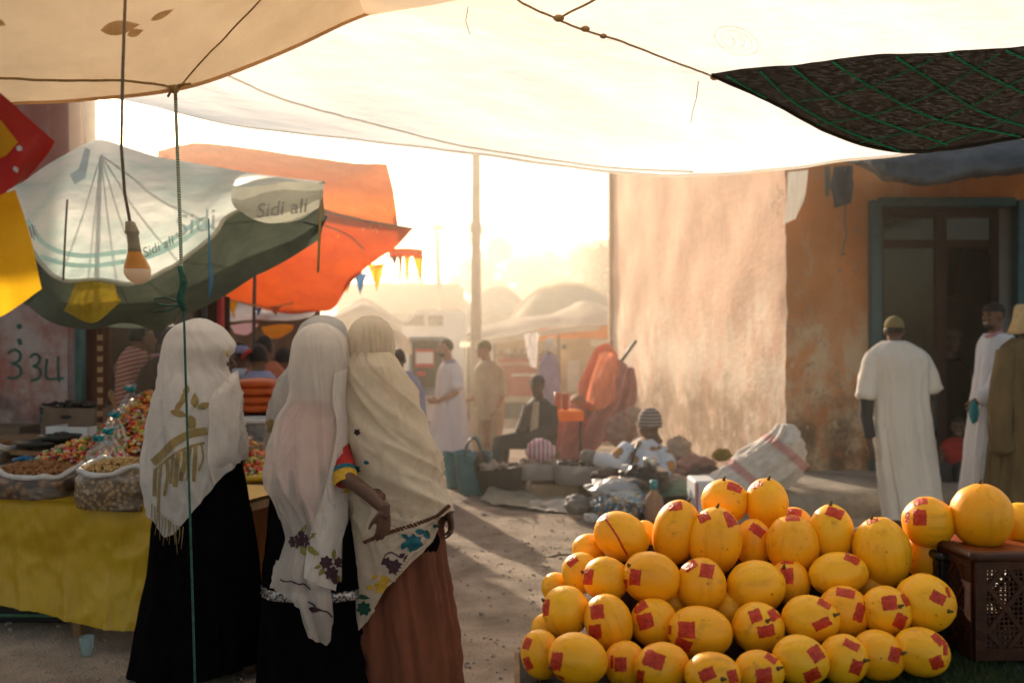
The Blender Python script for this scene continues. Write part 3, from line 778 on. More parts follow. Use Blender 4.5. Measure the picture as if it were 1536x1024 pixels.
def tree(px, Y, ptop, wpx, label, seed):
    r = random.Random(seed); base = P(px, 512, Y); base.z = 0
    t = thing('tree', label, 'tree', base, 'hazy trees before the hill')
    H = P(px, ptop, Y).z; W = wpx / F * Y / 2
    tr = MB(); tr.tube([base, base + Vector((.1, 0, H * .3)), base + Vector((-.1, .1, H * .65))], [.28, .2, .1], 8)
    cr_ = MB()
    for k in range(5):
        a = r.uniform(0, 6.28); e = base + Vector((math.cos(a) * W * .6, math.sin(a) * W * .5, H * r.uniform(.55, .85)))
        tr.tube([base + UP * H * r.uniform(.25, .5), base.lerp(e, .6) + UP * H * .25, e], [.12, .08, .03], 6)
    for k in range(26):
        a = r.uniform(0, 6.28); q = r.random() ** .5; c = base + Vector((math.cos(a) * W * q * .85, math.sin(a) * W * q * .85, H * (.42 + .52 * r.random() * (1 - .45 * q))))
        s = W * r.uniform(.22, .4)
        for m in range(60):
            d = Vector((r.gauss(0, 1), r.gauss(0, 1), r.gauss(0, .75))).normalized() * s * r.random() ** .4
            n1 = Vector((r.gauss(0, 1), r.gauss(0, 1), r.gauss(0, 1))).normalized(); n2 = n1.orthogonal().normalized(); n3 = n1.cross(n2); z = r.uniform(.12, .26)
            cr_.add([c + d - n2 * z, c + d + n3 * z * .6, c + d + n2 * z, c + d - n3 * z * .6], [(0, 1, 2, 3)])
    obj('trunk', tr, MT['bark'], t); obj('crown', cr_, MT['far_tree'], t, smooth=False)
tree(722, 52, 292, 95, 'tallest hazy tree rising beside the thick concrete pole', 1)
tree(600, 58, 385, 120, 'low wide hazy tree beyond the pink wall and the bunting', 2)
tree(790, 60, 330, 110, 'rounded hazy tree beyond the tents, right of the concrete pole', 3)
tree(880, 56, 320, 110, 'hazy tree beyond the tents, nearest the pink plaster building', 4)

# haze hanging over the square: one body of dusty air
def haze():
    m, n, l = nt('dusty_air'); out = n.new('ShaderNodeOutputMaterial')
    v = n.new('ShaderNodeVolumePrincipled')
    v.inputs['Color'].default_value = (1, .93, .82, 1); v.inputs['Density'].default_value = HAZE; v.inputs['Anisotropy'].default_value = .72
    v.inputs['Density Attribute'].default_value = 'density'
    l.new(v.outputs[0], out.inputs['Volume'])
    return m
HAZE = .0095
def make_haze():
    hm = haze()
    ng = bpy.data.node_groups.new('dusty_air', 'GeometryNodeTree')
    ng.interface.new_socket('Geometry', in_out='OUTPUT', socket_type='NodeSocketGeometry')
    o = ng.nodes.new('NodeGroupOutput'); c = ng.nodes.new('GeometryNodeVolumeCube'); s = ng.nodes.new('GeometryNodeSetMaterial')
    s.inputs['Material'].default_value = hm
    c.inputs['Density'].default_value = 1.0
    c.inputs['Min'].default_value = (-32, 7.2, -.3); c.inputs['Max'].default_value = (2.6, 92, 7.5)
    c.inputs['Resolution X'].default_value = 16; c.inputs['Resolution Y'].default_value = 40; c.inputs['Resolution Z'].default_value = 8
    ps = ng.nodes.new('GeometryNodeInputPosition'); sx = ng.nodes.new('ShaderNodeSeparateXYZ'); mr = ng.nodes.new('ShaderNodeMapRange')
    ng.links.new(ps.outputs[0], sx.inputs[0]); ng.links.new(sx.outputs['Y'], mr.inputs[0])
    mr.inputs[1].default_value = 14; mr.inputs[2].default_value = 26; mr.inputs[3].default_value = 1.0; mr.inputs[4].default_value = 1.25
    ng.links.new(mr.outputs[0], c.inputs['Density'])
    ng.links.new(c.outputs[0], s.inputs[0]); ng.links.new(s.outputs[0], o.inputs[0])
    me = bpy.data.meshes.new('haze'); ob = bpy.data.objects.new('haze', me); COL.objects.link(ob)
    md = ob.modifiers.new('air', 'NODES'); md.node_group = ng
    me.materials.append(hm)
    tag(ob, 'warm dusty sunlit haze hanging over the far side of the square', 'haze', kind='stuff')
make_haze()
# ================================================================== buildings on the right
def quadgrid(a, b, z0, z1, nu, nv, n=None, amp=0, seed=0):
    a = Vector(a); b = Vector(b); nrm = (b - a).cross(UP).normalized()
    return [[a.lerp(b, i / nu) + UP * (z0 + (z1 - z0) * j / nv) + nrm * amp * noise.noise(Vector((i / nu * (b - a).length * 1.2, j / nv * (z1 - z0) * 1.2, seed))) for i in range(nu + 1)] for j in range(nv + 1)]
A = Vector((2.88, 10.5, 0)); B = Vector((1.72, 17.2, 0))
bld = thing('plaster_building', 'corner building with sunlit pink side wall, ochre front and teal shop doorway', 'building', (4.4, 10.6, 0))
XL, XR, ZT = 3.755, 5.37, 3.06        # doorway
mb = MB(); mb.grid(quadgrid(A, B, -.1, 5.2, 60, 40, amp=.035, seed=2))
back = MB(); back.box(((B.x + 8.5) / 2 - .05, 17.2, 2.5), (8.5 - B.x, .2, 5.3))
def worn(m, c):
    for k, v in enumerate(m.v):
        d = math.hypot(v.x - c.x, v.y - c.y)
        if d < .35:
            f = (1 - d / .35) ** 2; q = .030 * noise.noise(Vector((0, 3, v.z * 1.3))) + .022 * noise.noise(Vector((4, 0, v.z * 4.5))) + .012 * noise.noise(Vector((4, 9, v.z * 12))); m.v[k] = v + Vector((q + .01, max(0, q) * 1.2, 0)) * f
worn(mb, A)
obj('side_wall', mb, MT['wall_pink'], bld)
fr = MB()
fr.grid(quadgrid(A, (XL, 10.5, 0), -.1, 5.2, 20, 60, amp=.02, seed=5))
fr.grid(quadgrid((XL, 10.5, 0), (XR, 10.5, 0), ZT, 5.2, 10, 10))
fr.grid(quadgrid((XR, 10.5, 0), (8.5, 10.5, 0), -.1, 5.2, 20, 30, amp=.01, seed=5))
for x in (XL, XR): fr.grid([[Vector((x, 10.5, z)), Vector((x, 10.78, z))] for z in (-.1, ZT)])
fr.grid([[Vector((x, 10.5, ZT)), Vector((x, 10.78, ZT))] for x in (XL, XR)])
worn(fr, A)
obj('front_wall', fr, MT['wall_ochre'], bld)
obj('back_wall', back, MT['tan_wall'], bld, smooth=False)
rf = MB(); rf.add([A + UP * 5.2, Vector((8.5, 10.5, 5.2)), Vector((8.5, 17.2, 5.2)), B + UP * 5.2], [(0, 1, 2, 3)]); obj('roof', rf, MT['concrete'], bld, smooth=False)
rm = MB()   # the shop room
rm.add([(XL - .25, 10.78, .2), (XL - .25, 14, .2), (XR + .4, 14, .2), (XR + .4, 10.78, .2), (XL - .25, 10.78, 3.3), (XL - .25, 14, 3.3), (XR + .4, 14, 3.3), (XR + .4, 10.78, 3.3)],
       [(0, 1, 5, 4), (1, 2, 6, 5), (2, 3, 7, 6), (0, 1, 2, 3), (4, 5, 6, 7)])
rm.grid([[Vector((x, 10.79, z)) for x in (XL - .25, XL)] for z in (.2, 3.3)]); rm.grid([[Vector((x, 10.79, z)) for x in (XR, XR + .4)] for z in (.2, 3.3)])
rm.grid([[Vector((x, 10.79, z)) for x in (XL, XR)] for z in (ZT, 3.3)])
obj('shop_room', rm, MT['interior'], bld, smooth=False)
df = MB()
df.box((XL + .055, 10.47, (ZT + .2) / 2), (.11, .16, ZT - .2)); df.box((XR - .03, 10.47, (ZT + .2) / 2), (.11, .16, ZT - .2)); df.box(((XL + XR) / 2, 10.472, ZT - .02), (XR - XL - .2, .15, .09))
obj('door_frame', df, MT['teal_paint'], bld, smooth=False, mods='bevel')
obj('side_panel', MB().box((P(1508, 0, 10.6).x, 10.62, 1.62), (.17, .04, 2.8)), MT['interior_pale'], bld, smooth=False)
# glazed timber front inside the frame
gd = MB(); zt_ = P(0, 320, 10.6).z; ztr = P(0, 366, 10.6).z
for px, wd in ((1318, .09), (1410, .12), (1491, .08)): gd.box((P(px, 0, 10.6).x, 10.6, (zt_ + .22) / 2), (wd, .07, zt_ - .22))
gd.box((P(1405, 0, 10.6).x, 10.604, ztr), (1.28, .06, .09)); gd.box((P(1405, 0, 10.6).x, 10.604, zt_), (1.3, .06, .1)); gd.box((P(1362, 0, 10.6).x, 10.604, .75), (.55, .05, .12))
gdo = obj('glazed_door', gd, MT['brown_wood'], bld, smooth=False, mods='bevel')
for a, b, z0, z1 in ((1322, 1402, .8, ztr - .04), (1322, 1402, ztr + .04, zt_ - .05), (1418, 1487, ztr + .04, zt_ - .05)):
    x0, x1 = P(a, 0, 10.6).x, P(b, 0, 10.6).x
    obj('pane', MB().box(((x0 + x1) / 2, 10.602, (z0 + z1) / 2), (x1 - x0, .006, z1 - z0)), MT['glass'], gdo, smooth=False)
# tilted dark picture frame / shutter seen in the room
sh_ = MB(); c = P(1452, 412, 11.6); Rm = Matrix.Rotation(R(8), 3, 'Y')
for dx, dz, sx, sz in ((0, .3, .56, .05), (0, -.3, .56, .05), (-.27, 0, .05, .6), (.27, 0, .05, .6), (-.12, .05, .03, .62)): sh_.box(c + Rm @ Vector((dx, 0, dz)), (sx, .04, sz), Rm)
obj('shutter_frame', sh_, MT['brown_wood'], bld, smooth=False)
# two white blocks painting the bright reflections seen in the door glass
for px in (1319, 1333): obj('painted_reflection', MB().box(P(px, 326, 13.9), (.09, .02, .16 if px > 1325 else .08)), MT['paper_white'], bld, smooth=False)

# pavement step before the shop
st = MB()
pts = []
for j, (y, z) in enumerate(((9.0, -.05), (8.97, .05), (9.0, .17), (9.05, .205), (9.4, .21), (9.9, .215), (10.55, .22))):
    pts.append([Vector((x, y + .05 * noise.noise(Vector((x * 2, z * 4, 3))) * (j < 5), z + .018 * noise.noise(Vector((x * 1.5, y * 2, 5))))) for x in [1.95 + .1 * i for i in range(66)]])
st.grid(pts); st.grid([[p[0] + Vector((0, 0, 0)), Vector((p[0].x - .05, p[0].y, -.05))] for p in pts])
struct('pavement', st, MT['concrete'])

# ================================================================== left side: rose wall with painted numbers, tall tan house behind
hs = thing('rose_house', 'flaking rose plaster house with green painted number 334', 'house', (-5.2, 8.4, 0))
wl = MB(); wl.grid(quadgrid((-7.5, 8.0, 0), (P(103, 0, 8).x, 8.0, 0), -.1, 5.0, 50, 60, amp=.03, seed=8))
wl.grid(quadgrid((P(103, 0, 8).x, 8.0, 0), (P(103, 0, 8).x + .02, 8.2, 0), -.1, 2.15, 2, 6))
up = MB(); xu = P(86, 0, 8.2).x
obj('wall', wl, MT['wall_rose'], hs)
tree_w = bvh(wl)
gf = []
gf += stroke([(12, 530), (22, 524), (31, 530), (29, 541), (18, 545)], 4) + stroke([(18, 545), (29, 549), (32, 559), (24, 567), (12, 566)], 4)
gf += stroke([(45, 536), (53, 530), (60, 536), (58, 545), (50, 549)], 4) + stroke([(50, 549), (60, 553), (61, 563), (55, 569), (47, 570)], 4)
gf += stroke([(71, 538), (69, 552), (70, 567), (81, 568), (95, 567)], 4) + stroke([(88, 534), (87, 550), (89, 572)], 3.5)
gf += stroke([(60, 608), (62, 622), (61, 634)], 3) + stroke([(69, 608), (68, 622), (70, 637)], 3) + stroke([(28, 486), (30, 492)], 7) + stroke([(28, 508), (31, 516)], 6)
obj('painted_number', mark(tree_w, gf, .004, 8), MT['graffiti'], hs, smooth=False)
tp = MB(); tp.box((P(111, 0, 8.1).x, 8.15, 1.1), (.115, .1, 2.2)); obj('door_post', tp, MT['teal_light'], hs, smooth=False, mods='bevel')
dd = MB(); dd.box((P(143, 0, 8.3).x, 8.32, 1.05), (.24, .05, 2.1)); dob = obj('door', dd, MT['brown_door'], hs, smooth=False, mods='bevel')
obj('door_handle', MB().tube([P(127, 574, 8.28), P(133, 574, 8.26)], .012, 6), MT['metal_dark'], dob)
tn = thing('tan_house', 'tan rendered house rising between the rose wall and the bright sky', 'house', (P(95, 0, 15).x, 16, 0))
b = MB(); x1 = P(145, 0, 14.6).x
for k in range(1): b.grid(quadgrid((-11, 14.6, 0), (x1, 14.6, 0), -.1, 6.4, 20, 20)); b.grid(quadgrid((x1, 14.6, 0), (P(143, 0, 19).x, 19, 0), -.1, 6.4, 10, 10))
obj('wall', b, MT['tan_wall'], tn, smooth=False)
pl = MB(); pl.box((P(107, 0, 14.5).x, 14.52, 3.2), (.34, .14, 6.3)); obj('pilaster', pl, MT['far_wall'], tn, smooth=False)

# ================================================================== overhead canvas
# big white sheet: low far edge, rising over the photographer
far = [P(-420, 80, 5.9), P(-60, 105, 5.8), P(150, 138, 5.7), P(330, 184, 5.6), P(500, 206, 5.6), P(715, 232, 5.6), P(918, 258, 5.6), P(1040, 263, 5.6), P(1180, 253, 5.6), P(1350, 231, 5.6), P(1560, 205, 5.6), P(1900, 190, 5.6)]
X = [p.x for p in far]
def trow(y, z, bow=.0, sx=1):
    n_ = len(far); return [Vector((X[i] * sx, y, z + bow * math.sin(math.pi * i / (n_ - 1)) + (far[i].z - 2.6) * .25)) for i in range(n_)]
def wdisp(u, v, p):
    edge = min(1, v * 6)
    f1 = noise.noise(Vector((p.x * .9 + p.y * .5, p.y * .35, 3))); q = Vector((p.x * 1.4 - p.y * .8, p.y * .7 + p.x * .3, 7))
    return UP * ((.035 * f1 + .014 * (1 - 2 * abs(noise.noise(q))) + .006 * (1 - 2 * abs(noise.noise(q * 2.3)))) * edge + .012 * noise.noise(Vector((p.x * 3, 0, 1))) * (1 - edge))
gsh = sheet([far, trow(4.9, 2.74, -.05), trow(4.0, 2.88, -.10), trow(3.1, 2.94, -.08), trow(2.3, 2.95, -.05)], 150, 70, wdisp)
wt = thing('white_tarpaulin', 'huge white translucent tarpaulin stretched overhead across the lane', 'tarpaulin', (0, 2, 2.6))
wmb = MB().grid(gsh); obj('sheet', wmb, MT['white_tarp'], wt)
hem_pts = [p + Vector((0, -.01, .0)) for p in gsh[0]]
obj('hem', MB().tube(hem_pts, .009, 8), MT['white_tarp'], wt)
tw = bvh(wmb)
def on(tree, pts, n=40, lift=.01):
    pts = [Vector(p).to_3d() for p in pts]; r = []
    for i in range(n + 1):
        c = cr(pts, i / n); q = drop(tree, c.x, c.y, lift)
        if q is not None: r.append(q)
    return r
def seam(name, pts, rad, mat, par, tree=tw, lift=.01):
    p = on(tree, pts, 50, lift); p = [q + Vector((0, 0, .004 * noise.noise(q * 14))) for q in p]
    return obj(name, MB().tube(p, rad, 8), mat, par)
seam('seam_rope', [(770, -12), (785, 2), (830, 22), (870, 40), (930, 58), (1000, 85), (1070, 112)], .0042, MT['rope'], wt)
seam('seam_rope', [(900, -8), (870, 8), (838, 24)], .0045, MT['rope'], wt)
for px, py, r in ((838, 23, .014), (878, 39, .012), (905, 50, .01), (1072, 112, .014)):
    q = drop(tw, px, py, .012)
    if q: obj('knot', MB().ell(q, (r * 1.5, r, r), None, 8, 6), MT['rope'], wt)
seam('fold_seam', [(325, 105), (430, 150), (560, 185), (680, 215), (800, 235), (920, 251), (1040, 257)], .005, MT['white_tarp'], wt, lift=.004)
obj('loose_thread', MB().tube([drop(tw, 1048, 112, .03), drop(tw, 1045, 130, .05), drop(tw, 1038, 150, .06), drop(tw, 1034, 166, .06)], .0018, 5), MT['wire'], wt)
obj('loose_thread', MB().tube([drop(tw, 703, -2, .03), drop(tw, 700, 12, .05), drop(tw, 706, 28, .06)], .0015, 5), MT['wire'], wt)
ring = []
for r, ww in ((33, 1.6), (23, 1.2)):
    ring += stroke([(1105 + r * math.cos(a) * 1.0, 60 + r * .62 * math.sin(a) + .25 * r * math.cos(a)) for a in [i * math.pi / 8 for i in range(17)]], ww)
ring += stroke([(1092, 52), (1103, 60), (1098, 68)], 2) + stroke([(1108, 55), (1118, 62), (1112, 70)], 2)
M_('faint_print', (.84, .83, .80), (.78, .77, .74), scale=20, rough=.7, trans=.9)
obj('round_print', mark(tw, ring, .004, 12), MT['faint_print'], wt, smooth=False)

# beige canvas near, upper left
lo = [P(-260, 165, 3.3), P(-100, 160, 3.3), P(0, 155, 3.3), P(110, 150, 3.3), P(200, 143, 3.3), P(265, 134, 3.35), P(335, 114, 3.45), P(430, 76, 3.6), P(540, 26, 3.8), P(640, -5, 3.95), P(760, -60, 4.1)]
def brow(k, dz, dy): return [Vector((p.x - k * .05, p.y - dy - .1 * k, p.z + dz - .06 * k * math.sin(i))) for i, p in enumerate(lo)]
bdisp = wrinkle(.022, 2.2, 4, (1, .6, 1))
bsh = sheet([lo, brow(1, .05, .35), brow(1, .14, .8), brow(1, .2, 1.3)], 120, 50, lambda u, v, p: bdisp(u, v, p) * min(1, v * 8 + .15))
bt = thing('beige_canvas', 'stained beige canvas sheet sagging overhead, tied to the green and white rope', 'canvas', (-1.5, 2.5, 2.4))
bmb = MB().grid(bsh); obj('sheet', bmb, MT['beige_tarp'], bt); tb = bvh(bmb)
obj('hem', MB().tube(bsh[0], .008, 6), MT['beige_tarp'], bt)
seam('hem_rope', [(-60, 112), (0, 113), (90, 117), (180, 118), (240, 125), (265, 133)], .0042, MT['rope'], bt, tb, .008)
seam('seam_rope', [(268, 130), (300, 92), (345, 45), (392, -4)], .003, MT['rope'], bt, tb, .006)
M_('canvas_stain', (.64, .47, .30), (.52, .37, .22), scale=14, rough=.9, trans=.6)
for q in (petal(150, 45, 60, 22, -.15), petal(190, 52, 26, 12, -.3), petal(-8, 30, 18, 10, .4), petal(225, 30, 40, 10, -.45)):
    m = mark(tb, [q], .003, 8)
    if m.f: obj('stain', m, MT['canvas_stain'], bt, smooth=False)

# shade net on the right
top = [P(1066, 111, 3.75), P(1130, 102, 3.71), P(1200, 97, 3.67), P(1290, 88, 3.60), P(1400, 82, 3.52), P(1480, 74, 3.45), P(1560, 66, 3.37), P(1750, 50, 3.30)]
mid = [P(1067, 112, 3.76), P(1150, 130, 3.86), P(1230, 150, 3.90), P(1310, 155, 3.90), P(1420, 148, 3.83), P(1490, 140, 3.75), P(1570, 130, 3.71), P(1760, 110, 3.60)]
bot = [P(1069, 113, 3.78), P(1140, 145, 3.98), P(1215, 186, 4.12), P(1300, 220, 4.20), P(1360, 229, 4.20), P(1450, 220, 4.12), P(1550, 203, 4.09), P(1770, 170, 3.98)]
nd = wrinkle(.02, 2.6, 12, (1, 1, 1), (0, -1, .3))
nsh = sheet([top, mid, bot], 90, 40, lambda u, v, p: nd(u, v, p) * min(1, u * 5))
nt_ = thing('shade_net', 'black shade netting with green grid threads hanging below the white tarpaulin', 'shade net', (2, 4.7, 2.5))
nmb = MB().grid(nsh); obj('net', nmb, MT['shade_net'], nt_); tn_ = bvh(nmb)
gr = MB()
for a in [[(1185, 96), (1240, 140), (1300, 172), (1420, 215)], [(1250, 92), (1310, 130), (1400, 175), (1530, 203)], [(1345, 84), (1400, 120), (1470, 165), (1560, 195)], [(1425, 78), (1480, 110), (1560, 150)], [(1140, 105), (1190, 150), (1260, 190), (1350, 225)], [(1510, 74), (1570, 100)], [(1090, 112), (1150, 145)]]:
    p = on(tn_, a, 40, .007); gr.tube(p, .0042, 5) if len(p) > 2 else 0
for a in [[(1200, 150), (1260, 140), (1330, 118), (1400, 86)], [(1225, 185), (1310, 170), (1400, 138), (1500, 78)], [(1290, 212), (1380, 190), (1470, 150), (1560, 100)], [(1390, 222), (1480, 190), (1560, 150)]]:
    p = on(tn_, a, 40, .007); gr.tube(p, .0024, 5) if len(p) > 2 else 0
obj('grid_thread', gr, MT['net_green'], nt_)
obj('hem', MB().tube(nsh[-1], .009, 6), MT['shade_net'], nt_)

# grey awning over the shop, rolled and sagging
aw_t = [P(1255, 240, 8.9), P(1320, 226, 8.7), P(1400, 215, 8.6), P(1500, 210, 8.6), P(1640, 200, 8.6)]
aw_m = [P(1280, 246, 8.7), P(1330, 250, 8.4), P(1400, 252, 8.3), P(1480, 240, 8.3), P(1640, 235, 8.3)]
aw_b = [P(1283, 248, 8.9), P(1335, 274, 8.6), P(1400, 279, 8.5), P(1470, 266, 8.5), P(1640, 252, 8.5)]
aw_k = [P(1280, 240, 9.6), P(1335, 262, 10.3), P(1400, 262, 10.4), P(1470, 250, 10.4), P(1640, 240, 10.4)]
ad = wrinkle(.06, 2.4, 31, (2, 1, 1), (0, -1, .4))
o = obj('shop_awning', MB().grid(sheet([aw_t, aw_m, aw_b, aw_k], 70, 40, lambda u, v, p: ad(u, v, p) * min(1, 4 * v))), MT['grey_tarp'])
tag(o, 'slate grey sagging awning sheet above the teal shop doorway', 'awning')
# hanging rags at the corner
def rag(name, rows, mat, label, cat, amp=.02, seed=1, nu=14, nv=24):
    d = wrinkle(amp, 6, seed, (1.6, 1, .5), (.3, -1, 0)); o = obj(name, MB().grid(sheet(rows, nu, nv, d)), mat); tag(o, label, cat); return o
rag('hanging_cloth', [[P(1182, 258, 10.1), P(1212, 255, 10.1)], [P(1180, 295, 10.15), P(1207, 292, 10.15)], [P(1174, 337, 10.2), P(1194, 328, 10.2)]], MT['white_cotton'], 'pale cloth strip hanging at the top of the building corner', 'cloth', seed=3)
rag('hanging_rag', [[P(1250, 250, 9.9), P(1280, 247, 9.9)], [P(1246, 282, 9.9), P(1279, 280, 9.9)], [P(1253, 312, 9.9), P(1275, 305, 9.9)]], MT['grey_tarp'], 'dark crumpled rag hanging above the teal door post', 'rag', .05, 5)
rag('hanging_strip', [[P(1236, 250, 10.2), P(1244, 250, 10.2)], [P(1237, 272, 10.2), P(1245, 272, 10.2)], [P(1238, 295, 10.2), P(1244, 294, 10.2)]], MT['dark_green_canvas'], 'narrow dark green strip hanging left of the rag', 'strip', .01, 6, 4, 10)
o = obj('string', MB().tube([P(1268, 308, 9.9), P(1266, 330, 9.9), P(1269, 350, 9.9), P(1264, 372, 9.9), P(1261, 384, 9.9), P(1268, 380, 9.9)], .011, 6), MT['wire']); tag(o, 'thin dark cord with hooked end dangling below the rag on the ochre wall', 'string')

# ================================================================== market parasols on the left
pc = thing('pale_parasol', 'dark green market parasol under a pale printed plastic cover, nearest on the left', 'parasol', P(148, 512, 6.2) * 1)
pc.location.z = .75
rim = [P(20, 290, 5.9), P(36, 345, 5.6), P(62, 395, 5.35), P(95, 420, 5.25), P(150, 420, 5.2), P(200, 426, 5.2), P(235, 412, 5.25), P(280, 385, 5.3), P(318, 355, 5.4), P(345, 322, 5.5), P(410, 300, 5.65), P(486, 275, 5.8)]
rid = [P(24, 282, 6.05), P(50, 262, 6.1), P(78, 243, 6.2), P(105, 228, 6.25), P(130, 215, 6.3), P(152, 209, 6.3), P(190, 220, 6.3), P(240, 236, 6.3), P(300, 246, 6.25), P(350, 255, 6.2), P(415, 265, 6.1), P(484, 272, 5.9)]
mid = [a.lerp(b, .5) + Vector((0, -.16, -.02 + .05 * math.cos(i * 1.9))) for i, (a, b) in enumerate(zip(rid, rim))]
cdz = wrinkle(.02, 3.2, 17, (1, 1, 1.4), (0, -1, .2))
csh = sheet([rid, mid, rim], 110, 50, lambda u, v, p: cdz(u, v, p) * (.3 + .7 * v))
cmb = MB().grid(csh); cov = obj('plastic_cover', cmb, MT['pale_cover'], pc); tc_ = bvh(cmb)
obj('cover_hem', MB().tube(csh[-1], .012, 6), MT['cover_flap'], pc)
obj('printed_letters', mark(tc_, letters('ili', 44, 366, 30, .2, -.5) + letters('Sidi', 262, 358, 46, .25, -.22) + letters('ali', 372, 318, 30, .3, -.12), .006, 7), MT['print_pale'], cov, smooth=False)
obj('printed_letters', mark(tc_, letters('ill', 42, 362, 26, .2, -.5), .008, 7), MT['print_grey'], cov, smooth=False)
obj('printed_letters', mark(tc_, letters('Sidi ali', 216, 388, 20, .25, -.42), .008, 7), MT['print_grey'], cov, smooth=False)
tst = []
for a in ([(60, 385), (110, 398), (170, 396), (230, 378), (300, 330)], [(40, 330), (70, 368), (120, 384), (190, 378)], [(200, 395), (260, 370), (310, 335)]): tst += stroke(a, 7)
obj('printed_band', mark(tc_, tst, .004, 9), MT['print_teal'], cov, smooth=False)
patch = mark(tc_, [[(105, 262), (118, 255), (128, 222), (136, 226), (128, 268), (112, 278)]], .004, 9); obj('patch', patch, MT['print_pale'], cov, smooth=False)
# dark green canopy: far and side panels seen from below, scalloped edge
rim_in = [p + Vector((0, .05, .01)) for p in rim]
far_r = [P(34, 455, 6.9), P(70, 470, 7.0), P(110, 480, 7.1), P(160, 490, 7.1), P(205, 492, 7.1), P(240, 488, 7.1), P(275, 470, 7.0), P(310, 448, 6.9), P(350, 425, 6.75), P(402, 405, 6.6), P(440, 380, 6.4), P(482, 345, 6.1)]
ctop = [a.lerp(b, .5) + Vector((0, .2, -.03)) for a, b in zip(rid, far_r)]
gd_ = wrinkle(.018, 3, 23, (1, 1, 1), (0, -1, 0))
gsh2 = sheet([ctop, [a.lerp(b, .5) for a, b in zip(ctop, far_r)], far_r], 90, 40, gd_)
obj('canopy', MB().grid(gsh2), MT['dark_green_canvas'], pc)
# side valance hanging from the near rim at the right: the part closing the view between rim and far edge
val_top = [P(60, 402, 5.45), P(100, 424, 5.4), P(150, 425, 5.35), P(200, 430, 5.35), P(240, 414, 5.4), P(285, 387, 5.45), P(322, 354, 5.55), P(348, 320, 5.65), P(410, 305, 5.8), P(484, 285, 5.95)]
val_bot = [P(42, 458, 6.2), P(80, 478, 6.2), P(140, 489, 6.2), P(200, 482, 6.2), P(240, 491, 6.2), P(262, 478, 6.2), P(302, 456, 6.2), P(350, 430, 6.2), P(400, 404, 6.25), P(480, 352, 6.2)]
vm = [a.lerp(b, .5) + Vector((0, .1, 0)) for a, b in zip(val_top, val_bot)]
vsh = sheet([val_top, vm, val_bot], 90, 26, lambda u, v, p: gd_(u, v, p) + UP * (-.03 * abs(math.sin(u * 11)) * v))
obj('valance', MB().grid(vsh), MT['dark_green_canvas'], pc)
flap = [[P(347, 282, 5.45), P(395, 278, 5.42), P(440, 274, 5.45), P(486, 276, 5.6)], [P(347, 300, 5.4), P(395, 308, 5.36), P(440, 303, 5.4), P(485, 290, 5.55)], [P(352, 312, 5.4), P(392, 334, 5.36), P(440, 333, 5.4), P(480, 312, 5.55)]]
fmb = MB().grid(sheet(flap, 40, 20, wrinkle(.01, 5, 3))); flo = obj('printed_flap', fmb, MT['cover_flap'], pc)
obj('printed_letters', mark(bvh(fmb), letters('Sidi ali', 384, 327, 30, .25, -.12), .005, 6), MT['print_grey'], flo, smooth=False)
pm = MB(); pm.tube([P(150, 700, 6.25), P(150, 450, 6.25), P(152, 230, 6.3)], [.018, .017, .01], 10); obj('pole', pm, MT['pole_paint'], pc)
for k in range(6):
    a = cr(far_r, k / 5); obj('rib', MB().tube([P(152, 225, 6.3), (P(152, 225, 6.3) + a) / 2 + Vector((0, .02, -.06)), a + UP * .02], .0045, 6), MT['metal_dark'], pc)
obj('hanging_string', MB().tube([P(481, 285, 5.55), P(480, 330, 5.55), P(478, 385, 5.55), P(477, 408, 5.55)], .008, 5), MT['rope'], pc)
obj('hanging_string', MB().tube([P(101, 300, 5.4), P(98, 350, 5.25), P(95, 420, 5.15)], .006, 5), MT['wire'], pc)
rag('yellow_rag', [[P(112, 424, 5.15), P(140, 422, 5.1), P(172, 426, 5.15)], [P(104, 446, 5.1), P(136, 452, 5.05), P(176, 440, 5.1)], [P(96, 466, 5.1), P(140, 484, 5.05), P(182, 452, 5.1)]], MT['yellow_rag'], 'crumpled yellow rag tied at the pale parasol pole', 'rag', .035, 9, 30, 20)

op = thing('orange_parasol', 'orange canvas market parasol, backlit, behind the pale parasol', 'parasol', P(380, 512, 10.75))
op.location.z = 0
r0 = [P(236, 226, 11.78), P(300, 214, 11.90), P(400, 226, 11.90), P(500, 240, 11.78), P(581, 247, 11.52)]
r1 = [P(236, 262, 11.14), P(300, 262, 10.88), P(400, 272, 10.75), P(500, 284, 10.75), P(592, 296, 11.01)]
r2 = [P(236, 306, 10.62), P(300, 306, 10.50), P(400, 312, 10.37), P(500, 334, 10.37), P(598, 346, 10.69)]
od = wrinkle(.03, 2.2, 41, (1, 1, 1), (0, -1, .3))
obj('upper_panel', MB().grid(sheet([r0, r1, r2], 60, 30, od)), MT['orange_canvas_lit'], op)
s0 = [P(250, 288, 10.56), P(330, 290, 10.30), P(410, 296, 10.18), P(500, 318, 10.18), P(570, 334, 10.37), P(622, 342, 10.62)]
s1 = [P(270, 360, 10.88), P(340, 365, 10.75), P(420, 372, 10.69), P(490, 375, 10.69), P(545, 372, 10.75), P(606, 358, 10.82)]
s2 = [P(300, 420, 11.39), P(345, 428, 11.39), P(420, 436, 11.39), P(480, 428, 11.26), P(525, 405, 11.01), P(585, 378, 10.88)]
s3 = [P(310, 440, 11.90), P(350, 452, 11.90), P(425, 470, 11.90), P(470, 468, 11.78), P(502, 462, 11.52), P(521, 418, 11.14)]
omb = MB().grid(sheet([s0, s1, s2, s3], 80, 50, od)); olo = obj('lower_panel', omb, MT['orange_canvas'], op); to_ = bvh(omb)
m2 = [P(596, 300, 11.26), P(596, 320, 11.01), P(620, 342, 10.65)]
